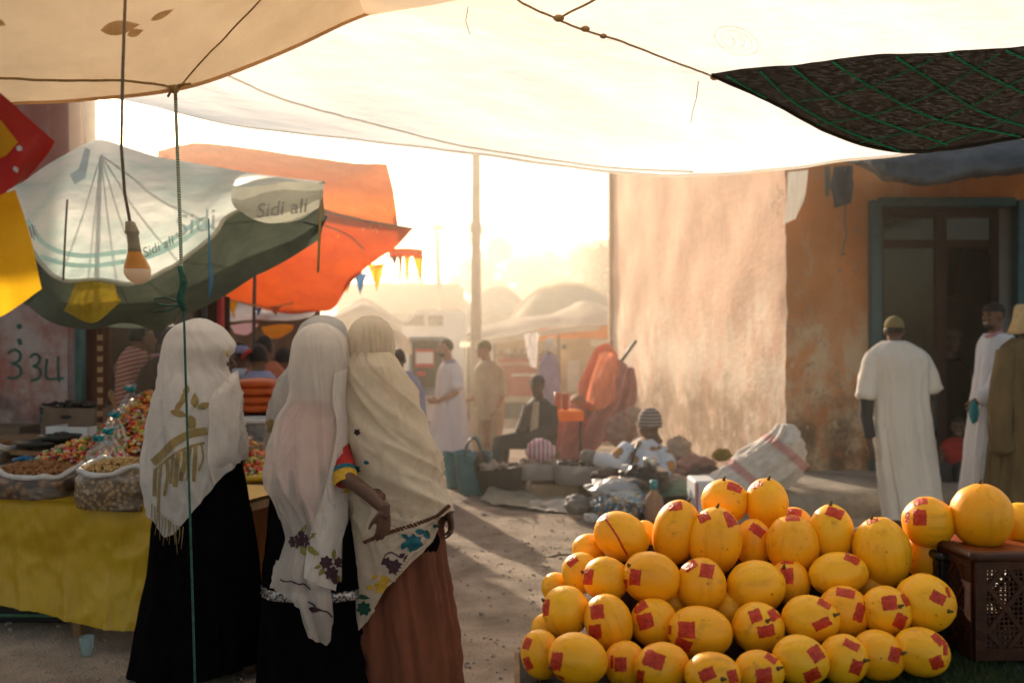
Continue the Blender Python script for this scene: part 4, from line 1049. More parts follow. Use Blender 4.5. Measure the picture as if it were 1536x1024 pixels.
obj('side_panel', MB().grid(sheet([[P(581, 247, 11.52), P(592, 296, 11.20), P(588, 330, 10.75)], [P(560, 260, 12.16), P(560, 300, 12.16), P(560, 335, 12.03)]], 12, 12)), MT['orange_canvas'], op)
obj('rib', MB().tube(on(to_, [(400, 298), (470, 312), (540, 328), (620, 342)], 24, .012), .011, 6), MT['wood'], op)
obj('rib', MB().tube(on(to_, [(545, 372), (520, 350), (470, 330), (430, 310)], 24, .014), .008, 6), MT['wood'], op)
lt = MB(); rr = random.Random(4)
for c in [(555, 338), (563, 341), (567, 345), (559, 344), (570, 338), (546, 342), (520, 298), (557, 312), (508, 352)]:
    mark(to_, [petal(c[0], c[1], rr.uniform(2, 4), rr.uniform(2, 3), rr.uniform(0, 3))], .006, 5, lt)
obj('light_spot', lt, MT['yellow_flag'], olo, smooth=False)  # light spots painted on the orange canvas as yellow flecks
obj('pole', MB().tube([P(381, 512, 10.75) * 1 - UP * 1.58, P(381, 460, 10.75), P(385, 300, 11.01)], .02, 10), MT['metal_dark'], op)

# bunting
def bunting(label, rope, flags, Y, group=None):
    t = thing('bunting', label, 'bunting', P(rope[0][0], rope[0][1], Y), group)
    obj('string', MB().tube([P(x, y, Y) for x, y in rope], .008, 5), MT['rope'], t)
    for x0, x1, y, tip, ty, mat in flags:
        g_ = []
        for j in range(9):
            v = j / 8; yy = y + (ty - y) * v; a = x0 + (tip - x0) * v; b = x1 + (tip - x1) * v
            g_.append([P(a + (b - a) * i / 6, yy, Y) + Vector((0, .03 * math.sin(i * 1.1 + v * 3 + x0), 0)) for i in range(7)])
        obj('flag', MB().grid(g_), MT[mat], t)
bunting('string of blue and yellow pennants under the right end of the orange parasol', [(505, 425), (540, 410), (570, 398), (600, 384)], [(512, 528, 420, 521, 440, 'yellow_flag'), (530, 550, 410, 541, 442, 'blue_flag'), (552, 577, 396, 565, 436, 'yellow_flag')], 11.9)
bunting('string of orange and yellow pennants hanging from an orange band', [(584, 380), (610, 377), (634, 380)], [(586, 596, 384, 593, 402, 'purple_cotton'), (597, 604, 384, 600, 418, 'orange_plastic'), (606, 616, 384, 611, 424, 'yellow_flag'), (619, 635, 384, 632, 425, 'yellow_flag')], 12.2)
bunting('short string of pennants low between the two parasols', [(300, 452), (345, 450), (400, 462), (440, 455)], [(342, 358, 452, 351, 476, 'yellow_flag'), (318, 328, 455, 322, 470, 'blue_flag'), (405, 422, 460, 414, 473, 'orange_plastic'), (383, 392, 462, 387, 473, 'blue_flag')], 9.7)
ob_ = obj('orange_band', MB().grid(sheet([[P(582, 373, 12.25), P(610, 372, 12.25), P(634, 374, 12.25)], [P(584, 388, 12.25), P(610, 385, 12.25), P(634, 387, 12.25)]], 16, 6, wrinkle(.02, 6, 2, (1, 1, 1), (0, 1, 0)))), MT['orange_canvas']); tag(ob_, 'narrow orange cloth band above the small pennants', 'cloth band')

# near things hanging top left
rb = [[P(-70, 100, 2.3), P(-10, 132, 2.3), P(40, 175, 2.28), P(82, 212, 2.3)], [P(-70, 190, 2.25), P(-10, 200, 2.22), P(30, 225, 2.22), P(66, 238, 2.3)], [P(-70, 290, 2.25), P(-10, 295, 2.2), P(15, 285, 2.2), P(42, 268, 2.3)]]
rmb = MB().grid(sheet(rb, 40, 30, wrinkle(.012, 7, 2, (1, 1, 1), (0, -1, 0)))); ro = obj('red_bag', rmb, MT['red_flag']); tag(ro, 'glossy red bag with yellow patch hanging at the upper left', 'bag')
obj('yellow_patch', mark(bvh(rmb), [[(-40, 175), (2, 183), (26, 215), (10, 235), (-10, 242), (-40, 250)]], .004, 10), MT['yellow_flag'], ro)
bot_ = mark(bvh(rmb), [petal(24, 222, 9, 8, .5), petal(20, 250, 10, 7, 1.2)], .005, 6); obj('white_print', bot_, MT['print_pale'], ro, smooth=False)
rag('yellow_flag', [[P(-60, 300, 2.35), P(-20, 297, 2.32), P(22, 284, 2.35)], [P(-60, 380, 2.3), P(0, 375, 2.27), P(44, 350, 2.33)], [P(-60, 485, 2.3), P(0, 475, 2.27), P(62, 433, 2.33)]], MT['yellow_flag'], 'bright yellow cloth hanging below the red bag at the left edge', 'cloth', .012, 12, 24, 30)

# light bulb on its cord
lb = thing('light_bulb', 'bare light bulb hanging on a long brown cord before the parasols', 'light bulb', P(205, 425, 2.7))
top_b = drop(tb, 188, -6, 0) or P(188, -6, 2.6)
obj('cord', MB().tube([top_b, P(184, 110, 2.6), P(182, 220, 2.65), P(187, 290, 2.7), P(196, 338, 2.7)], .0045, 8), MT['wire'], lb)
def lathe(rows, Y, n=24, tilt=0):
    mb = MB(); gg = []
    for py, cx, hw in rows:
        c = P(cx, py, Y); r = hw / F * Y; gg.append([c + Vector((math.cos(2 * math.pi * k / n) * r, math.sin(2 * math.pi * k / n) * r, 0)) for k in range(n)])
    return mb.grid(gg, closed=True)
obj('socket', lathe([(331, 195, 1), (333, 195, 7), (346, 198, 10), (349, 198, 11), (352, 199, 8.5), (368, 201, 9), (378, 202, 10), (379, 202, 1)], 2.7), MT['bulb_socket'], lb)
obj('neck', lathe([(376, 202, 2), (378, 202, 10), (388, 204, 14), (398, 205, 18), (404, 206, 19.5)], 2.7), MT['bulb_neck'], lb)
obj('globe', lathe([(403, 206, 19), (406, 206, 19.8), (412, 206.5, 19), (418, 207, 15.5), (423, 207, 9.5), (425.5, 207, 3), (426, 207, .2)], 2.7), MT['bulb_glass'], lb)

# twisted rope with bow, and thin strings
rp_ = thing('tent_rope', 'green and white twisted rope tied to the beige canvas, running down to the ground', 'rope', P(292, 1060, 3.4))
obj('twisted_rope', MB().tube([P(263, 134, 3.36), P(265, 200, 3.38), P(267, 250, 3.4), P(270, 330, 3.4), P(272, 400, 3.4), P(274, 455, 3.4)], .0062, 8), MT['rope_twist'], rp_)
obj('thin_cord', MB().tube([P(275, 440, 3.4), P(279, 580, 3.4), P(284, 740, 3.4), P(289, 900, 3.4), P(294, 1075, 3.4), P(300, 1205, 3.4)], .0042, 6), MT['green_rope'], rp_)
kb = MB(); kb.tube([P(270, 400, 3.39), P(276, 425, 3.38), P(270, 448, 3.38), P(276, 466, 3.39)], [.009, .014, .014, .009], 8)
kb.tube([P(273, 455, 3.37), P(250, 446, 3.36), P(232, 448, 3.36), P(230, 455, 3.36), P(250, 458, 3.36), P(273, 457, 3.37)], .003, 5); kb.tube([P(273, 458, 3.37), P(250, 466, 3.36), P(231, 468, 3.36), P(234, 459, 3.36), P(273, 457, 3.37)], .003, 5)
obj('bow', kb, MT['green_rope'], rp_)
kk = MB()
for a, b, l_ in ((248, 131, 0), (286, 126, 0), (252, 145, 0), (275, 128, 1), (264, 150, 0)): kk.tube([P(262, 133, 3.33), P((262 + a) / 2, (133 + b) / 2 - 3, 3.32), P(a, b, 3.34)], .0045, 5)
kk.ell(P(262, 134, 3.33), (.016, .014, .016), None, 8, 6); obj('knot', kk, MT['rope'], rp_)
o = obj('blue_string', MB().tube([P(313, 328, 5.3), P(314, 380, 5.3), P(317, 420, 5.3), P(314, 446, 5.3)], [.004, .006, .012, .006], 6), MT['blue_rope']); tag(o, 'short blue string dangling from the pale parasol rim', 'string')
# ================================================================== nut and candy stall (left)
TZ = .745
fl, frt = P(-120, 740, 5.5), P(330, 770, 4.92); fl.z = frt.z = TZ
dv = (frt - fl).normalized(); bk = UP.cross(dv).normalized(); bk = bk if bk.y > 0 else -bk
tab = thing('stall_table', 'long trestle table of the nut stall under the yellow plastic', 'table', (fl + frt) / 2 + bk * .6 - UP * TZ)
tb_ = MB(); tb_.add([fl + bk * .02 - UP * .01, frt + bk * .02 - UP * .01, frt + bk * 1.5 - UP * .01, fl + bk * 1.5 - UP * .01, fl + bk * .02 - UP * .05, frt + bk * .02 - UP * .05, frt + bk * 1.5 - UP * .05, fl + bk * 1.5 - UP * .05],
       [(0, 1, 2, 3), (4, 5, 6, 7), (0, 1, 5, 4), (1, 2, 6, 5), (2, 3, 7, 6), (3, 0, 4, 7)])
obj('tabletop', tb_, MT['wood'], tab, smooth=False)
for a, b in ((.06, .12), (.06, 1.38), (.94, .12), (.94, 1.38), (.5, .12)):
    q = fl.lerp(frt, a) + bk * b; obj('leg', MB().box((q.x, q.y, .345), (.05, .05, .69)), MT['wood'], tab, smooth=False)
yt = [fl + bk * .75 + UP * .012, fl.lerp(frt, .5) + bk * .75 + UP * .012, frt + bk * .75 + UP * .012]
y0 = [fl + UP * .01 + bk * .03, fl.lerp(frt, .5) + UP * .01 + bk * .03, frt + UP * .01 + bk * .03]
y1 = [p - bk * .05 - UP * .04 for p in y0]
def low(px, py, Y): return P(px, py, Y)
yb = [P(-120, 888, 5.42), P(-20, 902, 5.3), P(60, 918, 5.2), P(140, 938, 5.08), P(210, 946, 4.98), P(330, 950, 4.85)]
ym = [a.lerp(cr(y1, i / 5), .5) + Vector((0, .03, 0)) for i, a in enumerate(yb)]
wv_ = wrinkle(.018, 5, 14, (1, 1, .6), (-.2, -1, 0)); w2_ = wrinkle(.014, 9, 3, (1.5, 1, .25), (0, -1, 0)); w3_ = lambda p: Vector((0, -1, 0)) * .0065 * sum((1 - 2.6 * abs(noise.noise(Vector((p.x * a + p.z * b, p.z * a - p.x * b, s)) ))) / k for a, b, s, k in ((1.6, 2.2, 1, 1), (3.4, -2.8, 5, 1.6), (7, 4, 9, 3)))
def cdisp(u, v, p):
    if v < .38: return Vector()
    k = min(1, (v - .38) * 5); return (wv_(u, v, p) + w2_(u, v, p) + w3_(p) + Vector((0, -.03 * max(0, math.sin(u * 38 + 1.3)) ** 6 * (v - .35), 0))) * k
o = obj('tablecloth', MB().grid(sheet([yt, y0, y1, ym, yb], 200, 110, cdisp)), MT['yellow_plastic']); tag(o, 'creased yellow plastic sheet hanging down the front of the nut stall', 'tablecloth')

def nuts(name, n, area, mat, r, label, cat, seed, asp=1.5):
    rr = random.Random(seed); mb = MB()
    for i in range(n):
        p = area(rr); s = r * rr.uniform(.8, 1.2)
        Mx = Matrix.Rotation(rr.uniform(0, 6.3), 3, 'Z') @ Matrix.Rotation(rr.uniform(-.9, .9), 3, 'Y')
        mb.ell(p, (s * asp, s, s * .8), Mx, 6, 4)
    o = obj(name, mb, mat); return tag(o, label, cat, kind='stuff')
def sack(px0, px1, py0, py1, Y, rot, mat, label, rimw=.016, dp=.75):
    "open plastic bag: bulging body, rolled pale rim"
    c = P((px0 + px1) / 2, 0, Y); hw = (px1 - px0) / 2 / F * Y; z0 = P(0, py1, Y).z; z1 = P(0, py0, Y).z
    t = thing('nut_sack', label, 'sack', Vector((c.x, c.y, z0)), 'open plastic sacks of nuts on the stall'); Mz = Matrix.Rotation(rot, 3, 'Z'); g_ = []; n = 56
    for j in range(15):
        v = j / 14; s = 1 + .06 * math.sin(math.pi * v) - .05 * (v > .9); z = z0 + (z1 - z0) * v
        row = []
        for i in range(n):
            th = 2 * math.pi * i / n; e = .62; ct = math.copysign(abs(math.cos(th)) ** e, math.cos(th)); s_ = math.copysign(abs(math.sin(th)) ** e, math.sin(th))
            k = s + .03 * noise.noise(Vector((math.cos(th) * 3, math.sin(th) * 3, v * 3 + px0)))
            row.append(Vector((c.x, c.y, z)) + Mz @ Vector((ct * hw * k, s_ * hw * dp * k, .022 * math.sin(th * 2 + px0) * v + .012 * math.sin(th * 5) * v)))
        g_.append(row)
    body = MB().grid(g_, closed=True); body.f.append(tuple(reversed(range(n)))); obj('bag', body, mat, t)
    rim_ = g_[-1]; rm_ = MB(); pts = [p + UP * (.006 + .006 * noise.noise(p * 20)) for p in rim_ + rim_[:2]]
    rm_.tube(pts, [rimw * (1 + .35 * noise.noise(p * 16)) for p in pts], 8); obj('rolled_rim', rm_, MT['white_plastic'], t)
    return c, hw, z1, Mz, dp
def filler(c, hw, z, Mz, dp, dome=.05):
    def f(rr):
        while True:
            a, b = rr.uniform(-1, 1), rr.uniform(-1, 1)
            if abs(a) ** 3 + abs(b) ** 3 < .95: break
        return Vector((c.x, c.y, z)) + Mz @ Vector((a * hw * .95, b * hw * dp * .95, dome * (1 - a * a) * (1 - b * b) + rr.uniform(-.012, .012) - .005))
    return f
rt = math.atan2(dv.y, dv.x)
s1 = sack(-6, 122, 706, 742, 5.4, rt, MT['almond_bag'], 'clear plastic sack of brown almonds, left of the chickpea sack')
nuts('almonds', 700, filler(*s1), MT['almond'], .010, 'brown almonds heaped in the left sack', 'almonds', 5, 1.6)
s2 = sack(122, 252, 702, 758, 5.2, rt, MT['chickpea_bag'], 'clear plastic sack of pale chickpeas beside the first veiled woman')
nuts('chickpeas', 1100, filler(*s2), MT['chickpea'], .0078, 'pale roasted chickpeas heaped in the right sack', 'chickpeas', 6, 1.05)
s3 = sack(-60, 36, 672, 700, 6.1, rt, MT['almond_bag'], 'pale rimmed nut sack cut by the left edge, behind the almond sack')
nuts('peanuts', 500, filler(*s3), MT['almond'], .010, 'brown nuts in the sack at the left edge', 'nuts', 8, 1.4)
# raised back tier of the stall
tz2 = .93
tc2 = P(120, 0, 6.35); tier = thing('stall_shelf', 'low raised board behind the sacks carrying scale, boxes and candy', 'shelf', (tc2.x, tc2.y, TZ))
obj('board', MB().box((tc2.x - .1, tc2.y + .05, tz2 - .015), (2.5, .9, .03), Matrix.Rotation(rt, 3, 'Z')), MT['wood'], tier, smooth=False)
for q in (-1, 0, 1): obj('support', MB().box((tc2.x + q * 1.0, tc2.y + q * 1.0 * math.tan(rt) + .05, (tz2 - .03 + TZ) / 2), (.06, .7, tz2 - .03 - TZ - .002), Matrix.Rotation(rt, 3, 'Z')), MT['wood'], tier, smooth=False)

def carton(px0, px1, py0, py1, Y, d, mat, label, hole=True, z=None, rot=0, mat2=None):
    a, b = P(px0, py0, Y), P(px1, py1, Y); w_ = b.x - a.x; h_ = a.z - b.z
    c = Vector(((a.x + b.x) / 2, Y + d / 2, b.z)); t = thing('carton', label, 'box', c, None)
    Rz = Matrix.Rotation(rot, 3, 'Z'); th = .008; m = MB()
    for off, sz in (((0, -d / 2, h_ / 2), (w_, th, h_)), ((0, d / 2, h_ / 2), (w_, th, h_)), ((-w_ / 2 + th / 2, 0, h_ / 2), (th, d - th * 2.2, h_ - .002)), ((w_ / 2 - th / 2, 0, h_ / 2), (th, d - th * 2.2, h_ - .002)), ((0, 0, th / 2), (w_ - 2.2 * th, d - 2.2 * th, th))):
        m.box(c + Rz @ Vector(off), sz, Rz)
    obj('shell', m, mat, t, smooth=False)
    if hole: obj('hand_hole', MB().ell(c + Rz @ Vector((-.02, -d / 2 - .006, h_ * .55)), (.045, .003, .014), Rz, 14, 6), MT['black_plastic'], t)
    return t
carton(72, 140, 640, 662, 6.5, .34, MT['white_card'], 'white carton with oval hand hole on the stall, behind the scale', rot=rt * .5)
carton(68, 152, 612, 641, 6.75, .4, MT['cardboard_dark'], 'brown carton of dark dates behind the white carton', rot=rt * .5)
rr = random.Random(2); dm = MB()
for i in range(160): dm.ell(P(110, 610, 6.95) + Vector((rr.uniform(-.17, .17), rr.uniform(-.15, .15), rr.uniform(-.04, .035))), (.022, .014, .012), Matrix.Rotation(rr.uniform(0, 6), 3, 'Z'), 6, 4)
tag(obj('dates', dm, MT['bundle_dark']), 'dark dates filling the brown carton', 'dates', kind='stuff')
carton(-40, 30, 640, 668, 7.0, .3, MT['cardboard_dark'], 'dim brown carton against the rose wall at the left edge', hole=False)
# scale
scl = thing('kitchen_scale', 'black kitchen scale with two flat pans on the nut stall', 'scale', P(75, 690, 6.05))
zb = P(0, 690, 6.05).z; c = P(85, 0, 6.05); c.z = zb
obj('body', MB().box(c + UP * .05, (.22, .2, .1)), MT['metal_dark'], scl, smooth=False, mods='bevel2'); obj('post', MB().tube([c + UP * .09, c + UP * .16], .03, 12), MT['metal_dark'], scl)
for px, py, r in ((62, 664, .155), (90, 655, .125)):
    q = P(px, py, 6.02); m = MB(); m.grid([[q + Vector((math.cos(a) * r * k, math.sin(a) * r * k, z)) for a in [2 * math.pi * i / 32 for i in range(32)]] for k, z in ((.02, -.012), (.8, -.012), (1, .012), (1.02, .012), (.82, -.02), (.02, -.02))], closed=True); obj('pan', m, MT['metal_dark'], scl)
sp_ = thing('scoop', 'bright blue plastic scoop lying on the almonds', 'scoop', P(55, 697, 5.6))
m = MB(); gg = []
for j in range(9):
    v = j / 8; ce = P(40 + 34 * v, 686 + 9 * v, 5.62); r = .055 * (.8 + .3 * v); gg.append([ce + Vector((.25 * r * math.cos(a), -r * math.cos(a), r * math.sin(a))) for a in [math.pi * (1.05 + i / 10 * .9) + .55 for i in range(11)]])
obj('bowl', m.grid(gg), MT['blue_plastic'], sp_, mods=.006); obj('handle', MB().tube([P(40, 686, 5.6), P(20, 690, 5.62)], [.016, .012], 8), MT['blue_plastic'], sp_)
o = obj('blue_dish', MB().ell(P(90, 684, 5.8), (.05, .05, .014)), MT['blue_plastic']); tag(o, 'small blue plastic dish between scale and candy heap', 'dish')
o = obj('wooden_spoon', MB().tube([P(176, 622, 6.0), P(172, 606, 6.0), P(169, 598, 6.0), P(167, 590, 6.0), P(166, 585, 6.0)], [.008, .01, .02, .022, .01], 10), MT['wood']); tag(o, 'wooden spoon standing upright in the candy heap', 'spoon')

CC = [(.55, .04, .025), (.62, .16, .02), (.6, .36, .04), (.16, .24, .05), (.5, .42, .3), (.36, .03, .04), (.55, .26, .05)]
def heap(name, c, rx, ry, h, n, r, label, cat, seed, flat=1.0):
    rr = random.Random(seed); mb = MB()
    for i in range(n):
        a = rr.uniform(0, 2 * math.pi); q = rr.random() ** .5
        z = h * (1 - q ** flat) + rr.uniform(-.02, .012)
        s = r * rr.uniform(.75, 1.3); k = rr.choice(CC); k = tuple(x * rr.uniform(.7, 1.2) for x in k)
        mb.ell(Vector(c) + Vector((math.cos(a) * q * rx, math.sin(a) * q * ry, z)), (s * 1.3, s, s * .8), Matrix.Rotation(rr.uniform(0, 6), 3, 'Z') @ Matrix.Rotation(rr.uniform(-1, 1), 3, 'X'), 7, 5, col=k)
    core = MB(); core.grid([[Vector(c) + Vector((math.cos(t) * q * rx * .97, math.sin(t) * q * ry * .97, h * (1 - q ** flat) - .02)) for t in [2 * math.pi * i / 32 for i in range(32)]] for q in (.01, .25, .5, .75, 1)], closed=True, col=(.3, .12, .04))
    mb.add(core.v, core.f); mb.c += core.c
    o = obj(name, mb, MT['candy']); return tag(o, label, cat, kind='stuff')
hc = P(222, 0, 6.0); hc.z = .94
heap('candy_heap', hc, .36, .42, .34, 1900, .0135, 'tall heap of red, orange and green candies on the nut stall', 'candies', 3, 1.15)
hc2 = P(135, 0, 5.75); hc2.z = .92; heap('mixed_heap', hc2, .28, .3, .1, 600, .012, 'low spread of mixed nuts and candies in front of the scale', 'candies', 4, 1.3)
def candy_bag(px, ptop, pbot, hw_, Y, label, seed, lean=0):
    z0, z1 = P(0, pbot, Y).z, P(0, ptop, Y).z; c = P(px, 0, Y); hw = hw_ / F * Y
    t = thing('candy_bag', label, 'candy bag', Vector((c.x, c.y, z0)), 'clear tied bags of candy on the stall')
    prof = [(0, .75), (.05, .95), (.2, 1.0), (.4, .82), (.6, .52), (.76, .24), (.82, .1), (.86, .2), (.94, .3), (1.0, .34)]
    n = 36; g_ = []
    for v, k in prof:
        row = []
        for i in range(n):
            th = 2 * math.pi * i / n; f = 1 + .12 * math.sin(th * 7 + seed) * (v > .35) + .08 * noise.noise(Vector((math.cos(th) * 2, math.sin(th) * 2, v * 4 + seed)))
            row.append(Vector((c.x + lean * v * hw + math.cos(th) * hw * k * f, c.y + math.sin(th) * hw * k * f * .85, z0 + (z1 - z0) * v)))
        g_.append(row)
    obj('bag', MB().grid(g_, closed=True), MT['clear_bag'], t)
    rr = random.Random(seed); mb = MB()
    for i in range(150):
        a = rr.uniform(0, 6.3); q = rr.random() ** .5 * .88; v = rr.random() * .42; q *= (1 if v < .3 else .8); k = rr.choice(CC[:5]); s = .011
        mb.ell(Vector((c.x + lean * v * hw + math.cos(a) * q * hw, c.y + math.sin(a) * q * hw * .8, z0 + .012 + (z1 - z0) * v)), (s * 1.3, s, s), Matrix.Rotation(rr.uniform(0, 6), 3, 'Y'), 6, 4, col=k)
    cn = obj('candies', mb, MT['candy'], t); cn['kind'] = 'stuff'
    zt = z0 + (z1 - z0) * .82; cx = c.x + lean * .82 * hw
    tm = MB(); tm.tube([Vector((cx + math.cos(a) * hw * .13, c.y + math.sin(a) * hw * .13, zt + .002 * a)) for a in [i * .5 for i in range(26)]], .006, 6)
    for k in range(5): a = k * 1.3 + seed; tm.tube([Vector((cx, c.y - .01, zt)), Vector((cx + .03 * math.cos(a), c.y - .03 + .02 * math.sin(a), zt + .02 + .012 * math.sin(a * 2)))], [.007, .01], 6)
    obj('tie', tm, MT['teal_tie'], t)
candy_bag(197, 576, 636, 23, 5.95, 'tied clear candy bag on top of the candy heap, highest of the four', 1)
candy_bag(168, 614, 678, 26, 5.72, 'tied clear candy bag with bright teal tie, second highest on the heap', 2, .3)
candy_bag(168, 640, 698, 27, 5.6, 'tied clear candy bag leaning behind the chickpea sack', 3, -.15)
candy_bag(150, 652, 700, 24, 5.5, 'small tied candy bag, lowest and leftmost on the heap', 4)
# under the table
cg = thing('low_crate', 'dark crate with green rim under the yellow stall sheet', 'crate', P(80, 945, 5.7)); cb = P(75, 0, 5.75)
obj('body', MB().box((cb.x, 5.75, .1), (.45, .35, .19)), MT['black_plastic'], cg, smooth=False, mods='bevel'); obj('rim', MB().tube([(cb.x - .23, 5.57, .05), (cb.x + .23, 5.56, .05)], .012, 6), MT['green_sheet'], cg)
o = obj('clear_cup', MB().grid([[P(130, 0, 5.0) * 1 + Vector((math.cos(a) * r, math.sin(a) * r, z - CAMZ - (512 - 0) / F * 5.0)) for a in [i * .3307 for i in range(20)]] for r, z in ((.001, .005), (.028, .006), (.036, .09), (.037, .1))], closed=True), MT['clear_cup']); tag(o, 'small clear teal plastic cup dropped on the ground before the stall', 'cup')

# second stall behind: orange brown sheet, candy, grey bag, orange loaf bags
oc = [P(318, 716, 5.95), P(365, 722, 5.9), P(430, 716, 5.9)]; TZ2 = P(0, 721, 5.9).z
t2 = thing('side_table', 'second stall table between the two front women', 'table', P(400, 1000, 6.2)); t2.location.z = 0
q0 = P(330, 0, 5.98).x; q1 = P(520, 0, 5.98).x
obj('tabletop', MB().box(((q0 + q1) / 2, 6.5, TZ2 - .03), (q1 - q0, 1.0, .03)), MT['wood'], t2, smooth=False)
for x in (q0 + .05, q1 - .05):
    for y in (6.06, 6.94): obj('leg', MB().box((x, y, (TZ2 - .045) / 2), (.05, .05, TZ2 - .046)), MT['wood'], t2, smooth=False)
rows = [[Vector((x, 6.4, TZ2)) for x in (q0, (q0 + q1) / 2, q1)], [Vector((x, 5.97, TZ2 + .004)) for x in (q0, (q0 + q1) / 2, q1)], [Vector((x, 5.94, TZ2 - .06)) for x in (q0, (q0 + q1) / 2, q1)], [Vector((x, 5.94, .36)) for x in (q0, (q0 + q1) / 2, q1)], [Vector((x, 5.9, .03)) for x in (q0, (q0 + q1) / 2, q1)]]
wz = wrinkle(.02, 6, 8, (1.6, 1, .25), (0, -1, 0)); o = obj('stall_sheet', MB().grid(sheet(rows, 50, 40, lambda u, v, p: wz(u, v, p) * max(0, min(1, (v - .45) * 4)))), MT['orange_sheet']); tag(o, 'orange brown sheet hanging down the second stall behind the women', 'tablecloth')
yl = MB().tube([P(330, 716, 5.92), P(370, 719, 5.9), P(420, 714, 5.9)], .022, 8); o = obj('yellow_roll', yl, MT['yellow_plastic']); tag(o, 'rolled yellow plastic edge on the second stall table', 'plastic roll')
hc = P(372, 0, 6.3); hc.z = TZ2 + .012; heap('candy_spread', hc, .26, .3, .2, 900, .014, 'heap of red and yellow candies on the second stall', 'candies', 9)
gb = thing('grey_sack', 'grey plastic sack with pale rim behind the candies of the second stall', 'sack', P(385, 690, 6.7))
s_ = sil([(632, 352, 428), (650, 350, 430), (680, 350, 430), (722, 350, 430)], 6.75, .8, nu=40, nv=14, folds=fold(.02, 2, 1, 4), close_top=False); obj('bag', s_, MT['grey_bag'], gb); obj('rim', MB().tube([p + UP * .01 for p in s_.v[:40]] + [s_.v[0] + UP * .01], .018, 8), MT['white_plastic'], gb)
for k, (py, x0, x1) in enumerate(((575, 352, 420), (586, 348, 424), (599, 352, 422), (611, 350, 424))):
    a = P((x0 + x1) / 2, py, 7.3); m = MB(); m.ell(a, ((x1 - x0) / 2 / F * 7.3, .2, .036), None, 28, 12, lambda d: (1 + .04 * noise.noise(d * 5 + Vector((k, 0, 0)))) * (1 / max(abs(d.x), abs(d.y) * .9, .72)) * .82)
    o = obj('loaf_bag', m, MT['orange_plastic']); tag(o, ['topmost flat orange bag of the stack behind the women', 'second flat orange bag from the top of the stack', 'third flat orange bag from the top of the stack', 'lowest flat orange bag of the stack behind the women'][k], 'bag', 'flat orange bags stacked on the second stall')
bs = thing('bag_table', 'dark stand carrying the stack of orange bags', 'stand', (P(386, 0, 7.3).x, 7.35, 0)); zz = P(0, 619, 7.3).z
obj('top', MB().box((P(386, 0, 7.3).x, 7.35, zz - .02), (.6, .5, .04)), MT['brown_wood'], bs, smooth=False); obj('body', MB().box((P(386, 0, 7.3).x, 7.37, (zz - .04) / 2), (.54, .44, zz - .041)), MT['brown_cloth'], bs, smooth=False)
# dark stall behind the nut stall
ds = thing('dark_stall', 'unlit stall with dark back cloth behind the striped shirt customer', 'stall', (P(240, 0, 9.4).x, 9.4, 0))
xa, xb = P(120, 0, 9.4).x, P(345, 0, 9.4).x
obj('back_cloth', MB().grid(sheet([[Vector((xa, 9.4, 2.0)), Vector(((xa + xb) / 2, 9.5, 2.0)), Vector((xb, 9.4, 2.0))], [Vector((xa, 9.4, .02)), Vector(((xa + xb) / 2, 9.5, .02)), Vector((xb, 9.4, .02))]], 40, 20, wrinkle(.04, 3, 7, (1, 1, .3), (0, -1, 0)))), MT['brown_cloth'], ds)
obj('roof_cloth', MB().grid(sheet([[Vector((xa, 9.4, 2.0)), Vector((xb, 9.4, 2.0))], [Vector((xa, 8.6, 2.06)), Vector((xb, 8.6, 2.0))]], 20, 10, wrinkle(.03, 3, 9))), MT['brown_cloth'], ds)
for x in (xa, xb): obj('post', MB().tube([(x, 8.62, 0), (x, 8.62, 2.04)], .025, 8), MT['metal_dark'], ds)
# grey canvas shelter behind the orange parasol, with a yellow lamp shade like sheet
gs = thing('grey_shelter', 'grey canvas market shelter under the orange parasol', 'shelter', (P(400, 0, 12).x, 12, 0))
obj('roof', MB().grid(sheet([[P(300, 440, 12.6), P(400, 432, 12.6), P(500, 430, 12.6)], [P(290, 475, 11.8), P(390, 485, 11.8), P(470, 478, 11.8)]], 30, 12, wrinkle(.05, 2, 6))), MT['metal_grey'], gs)
obj('back', MB().grid(sheet([[P(300, 440, 12.7), P(480, 432, 12.7)], [P(300, 690, 12.7), P(480, 690, 12.7)]], 30, 12, wrinkle(.05, 2, 16, (1, 1, .3), (0, 1, 0)))), MT['cardboard_dark'], gs)
for px in (305, 465): q = P(px, 480, 11.9); obj('post', MB().tube([(q.x, q.y, 0), (q.x, q.y, q.z + .05)], .03, 8), MT['metal_grey'], gs)
o = obj('yellow_awning', MB().grid(sheet([[P(392, 490, 11), P(420, 486, 11), P(440, 487, 11)], [P(395, 498, 10.9), P(420, 500, 10.9), P(440, 492, 10.9)], [P(400, 505, 11), P(418, 507, 11), P(436, 497, 11)]], 16, 10)), MT['yellow_flag']); tag(o, 'small bright yellow awning below the grey shelter roof', 'awning')
o = obj('white_awning', MB().grid(sheet([[P(345, 488, 11.2), P(372, 484, 11.2), P(388, 486, 11.2)], [P(352, 500, 11.1), P(370, 502, 11.1), P(384, 492, 11.1)]], 14, 8)), MT['white_paint']); tag(o, 'small white awning left of the yellow awning', 'awning')
o = obj('red_pole', MB().tube([(P(331, 0, 9.2).x, 9.2, 0), P(331, 440, 9.2)], .035, 8), MT['poster_red']); tag(o, 'dark red stall pole behind the first veiled woman', 'pole')

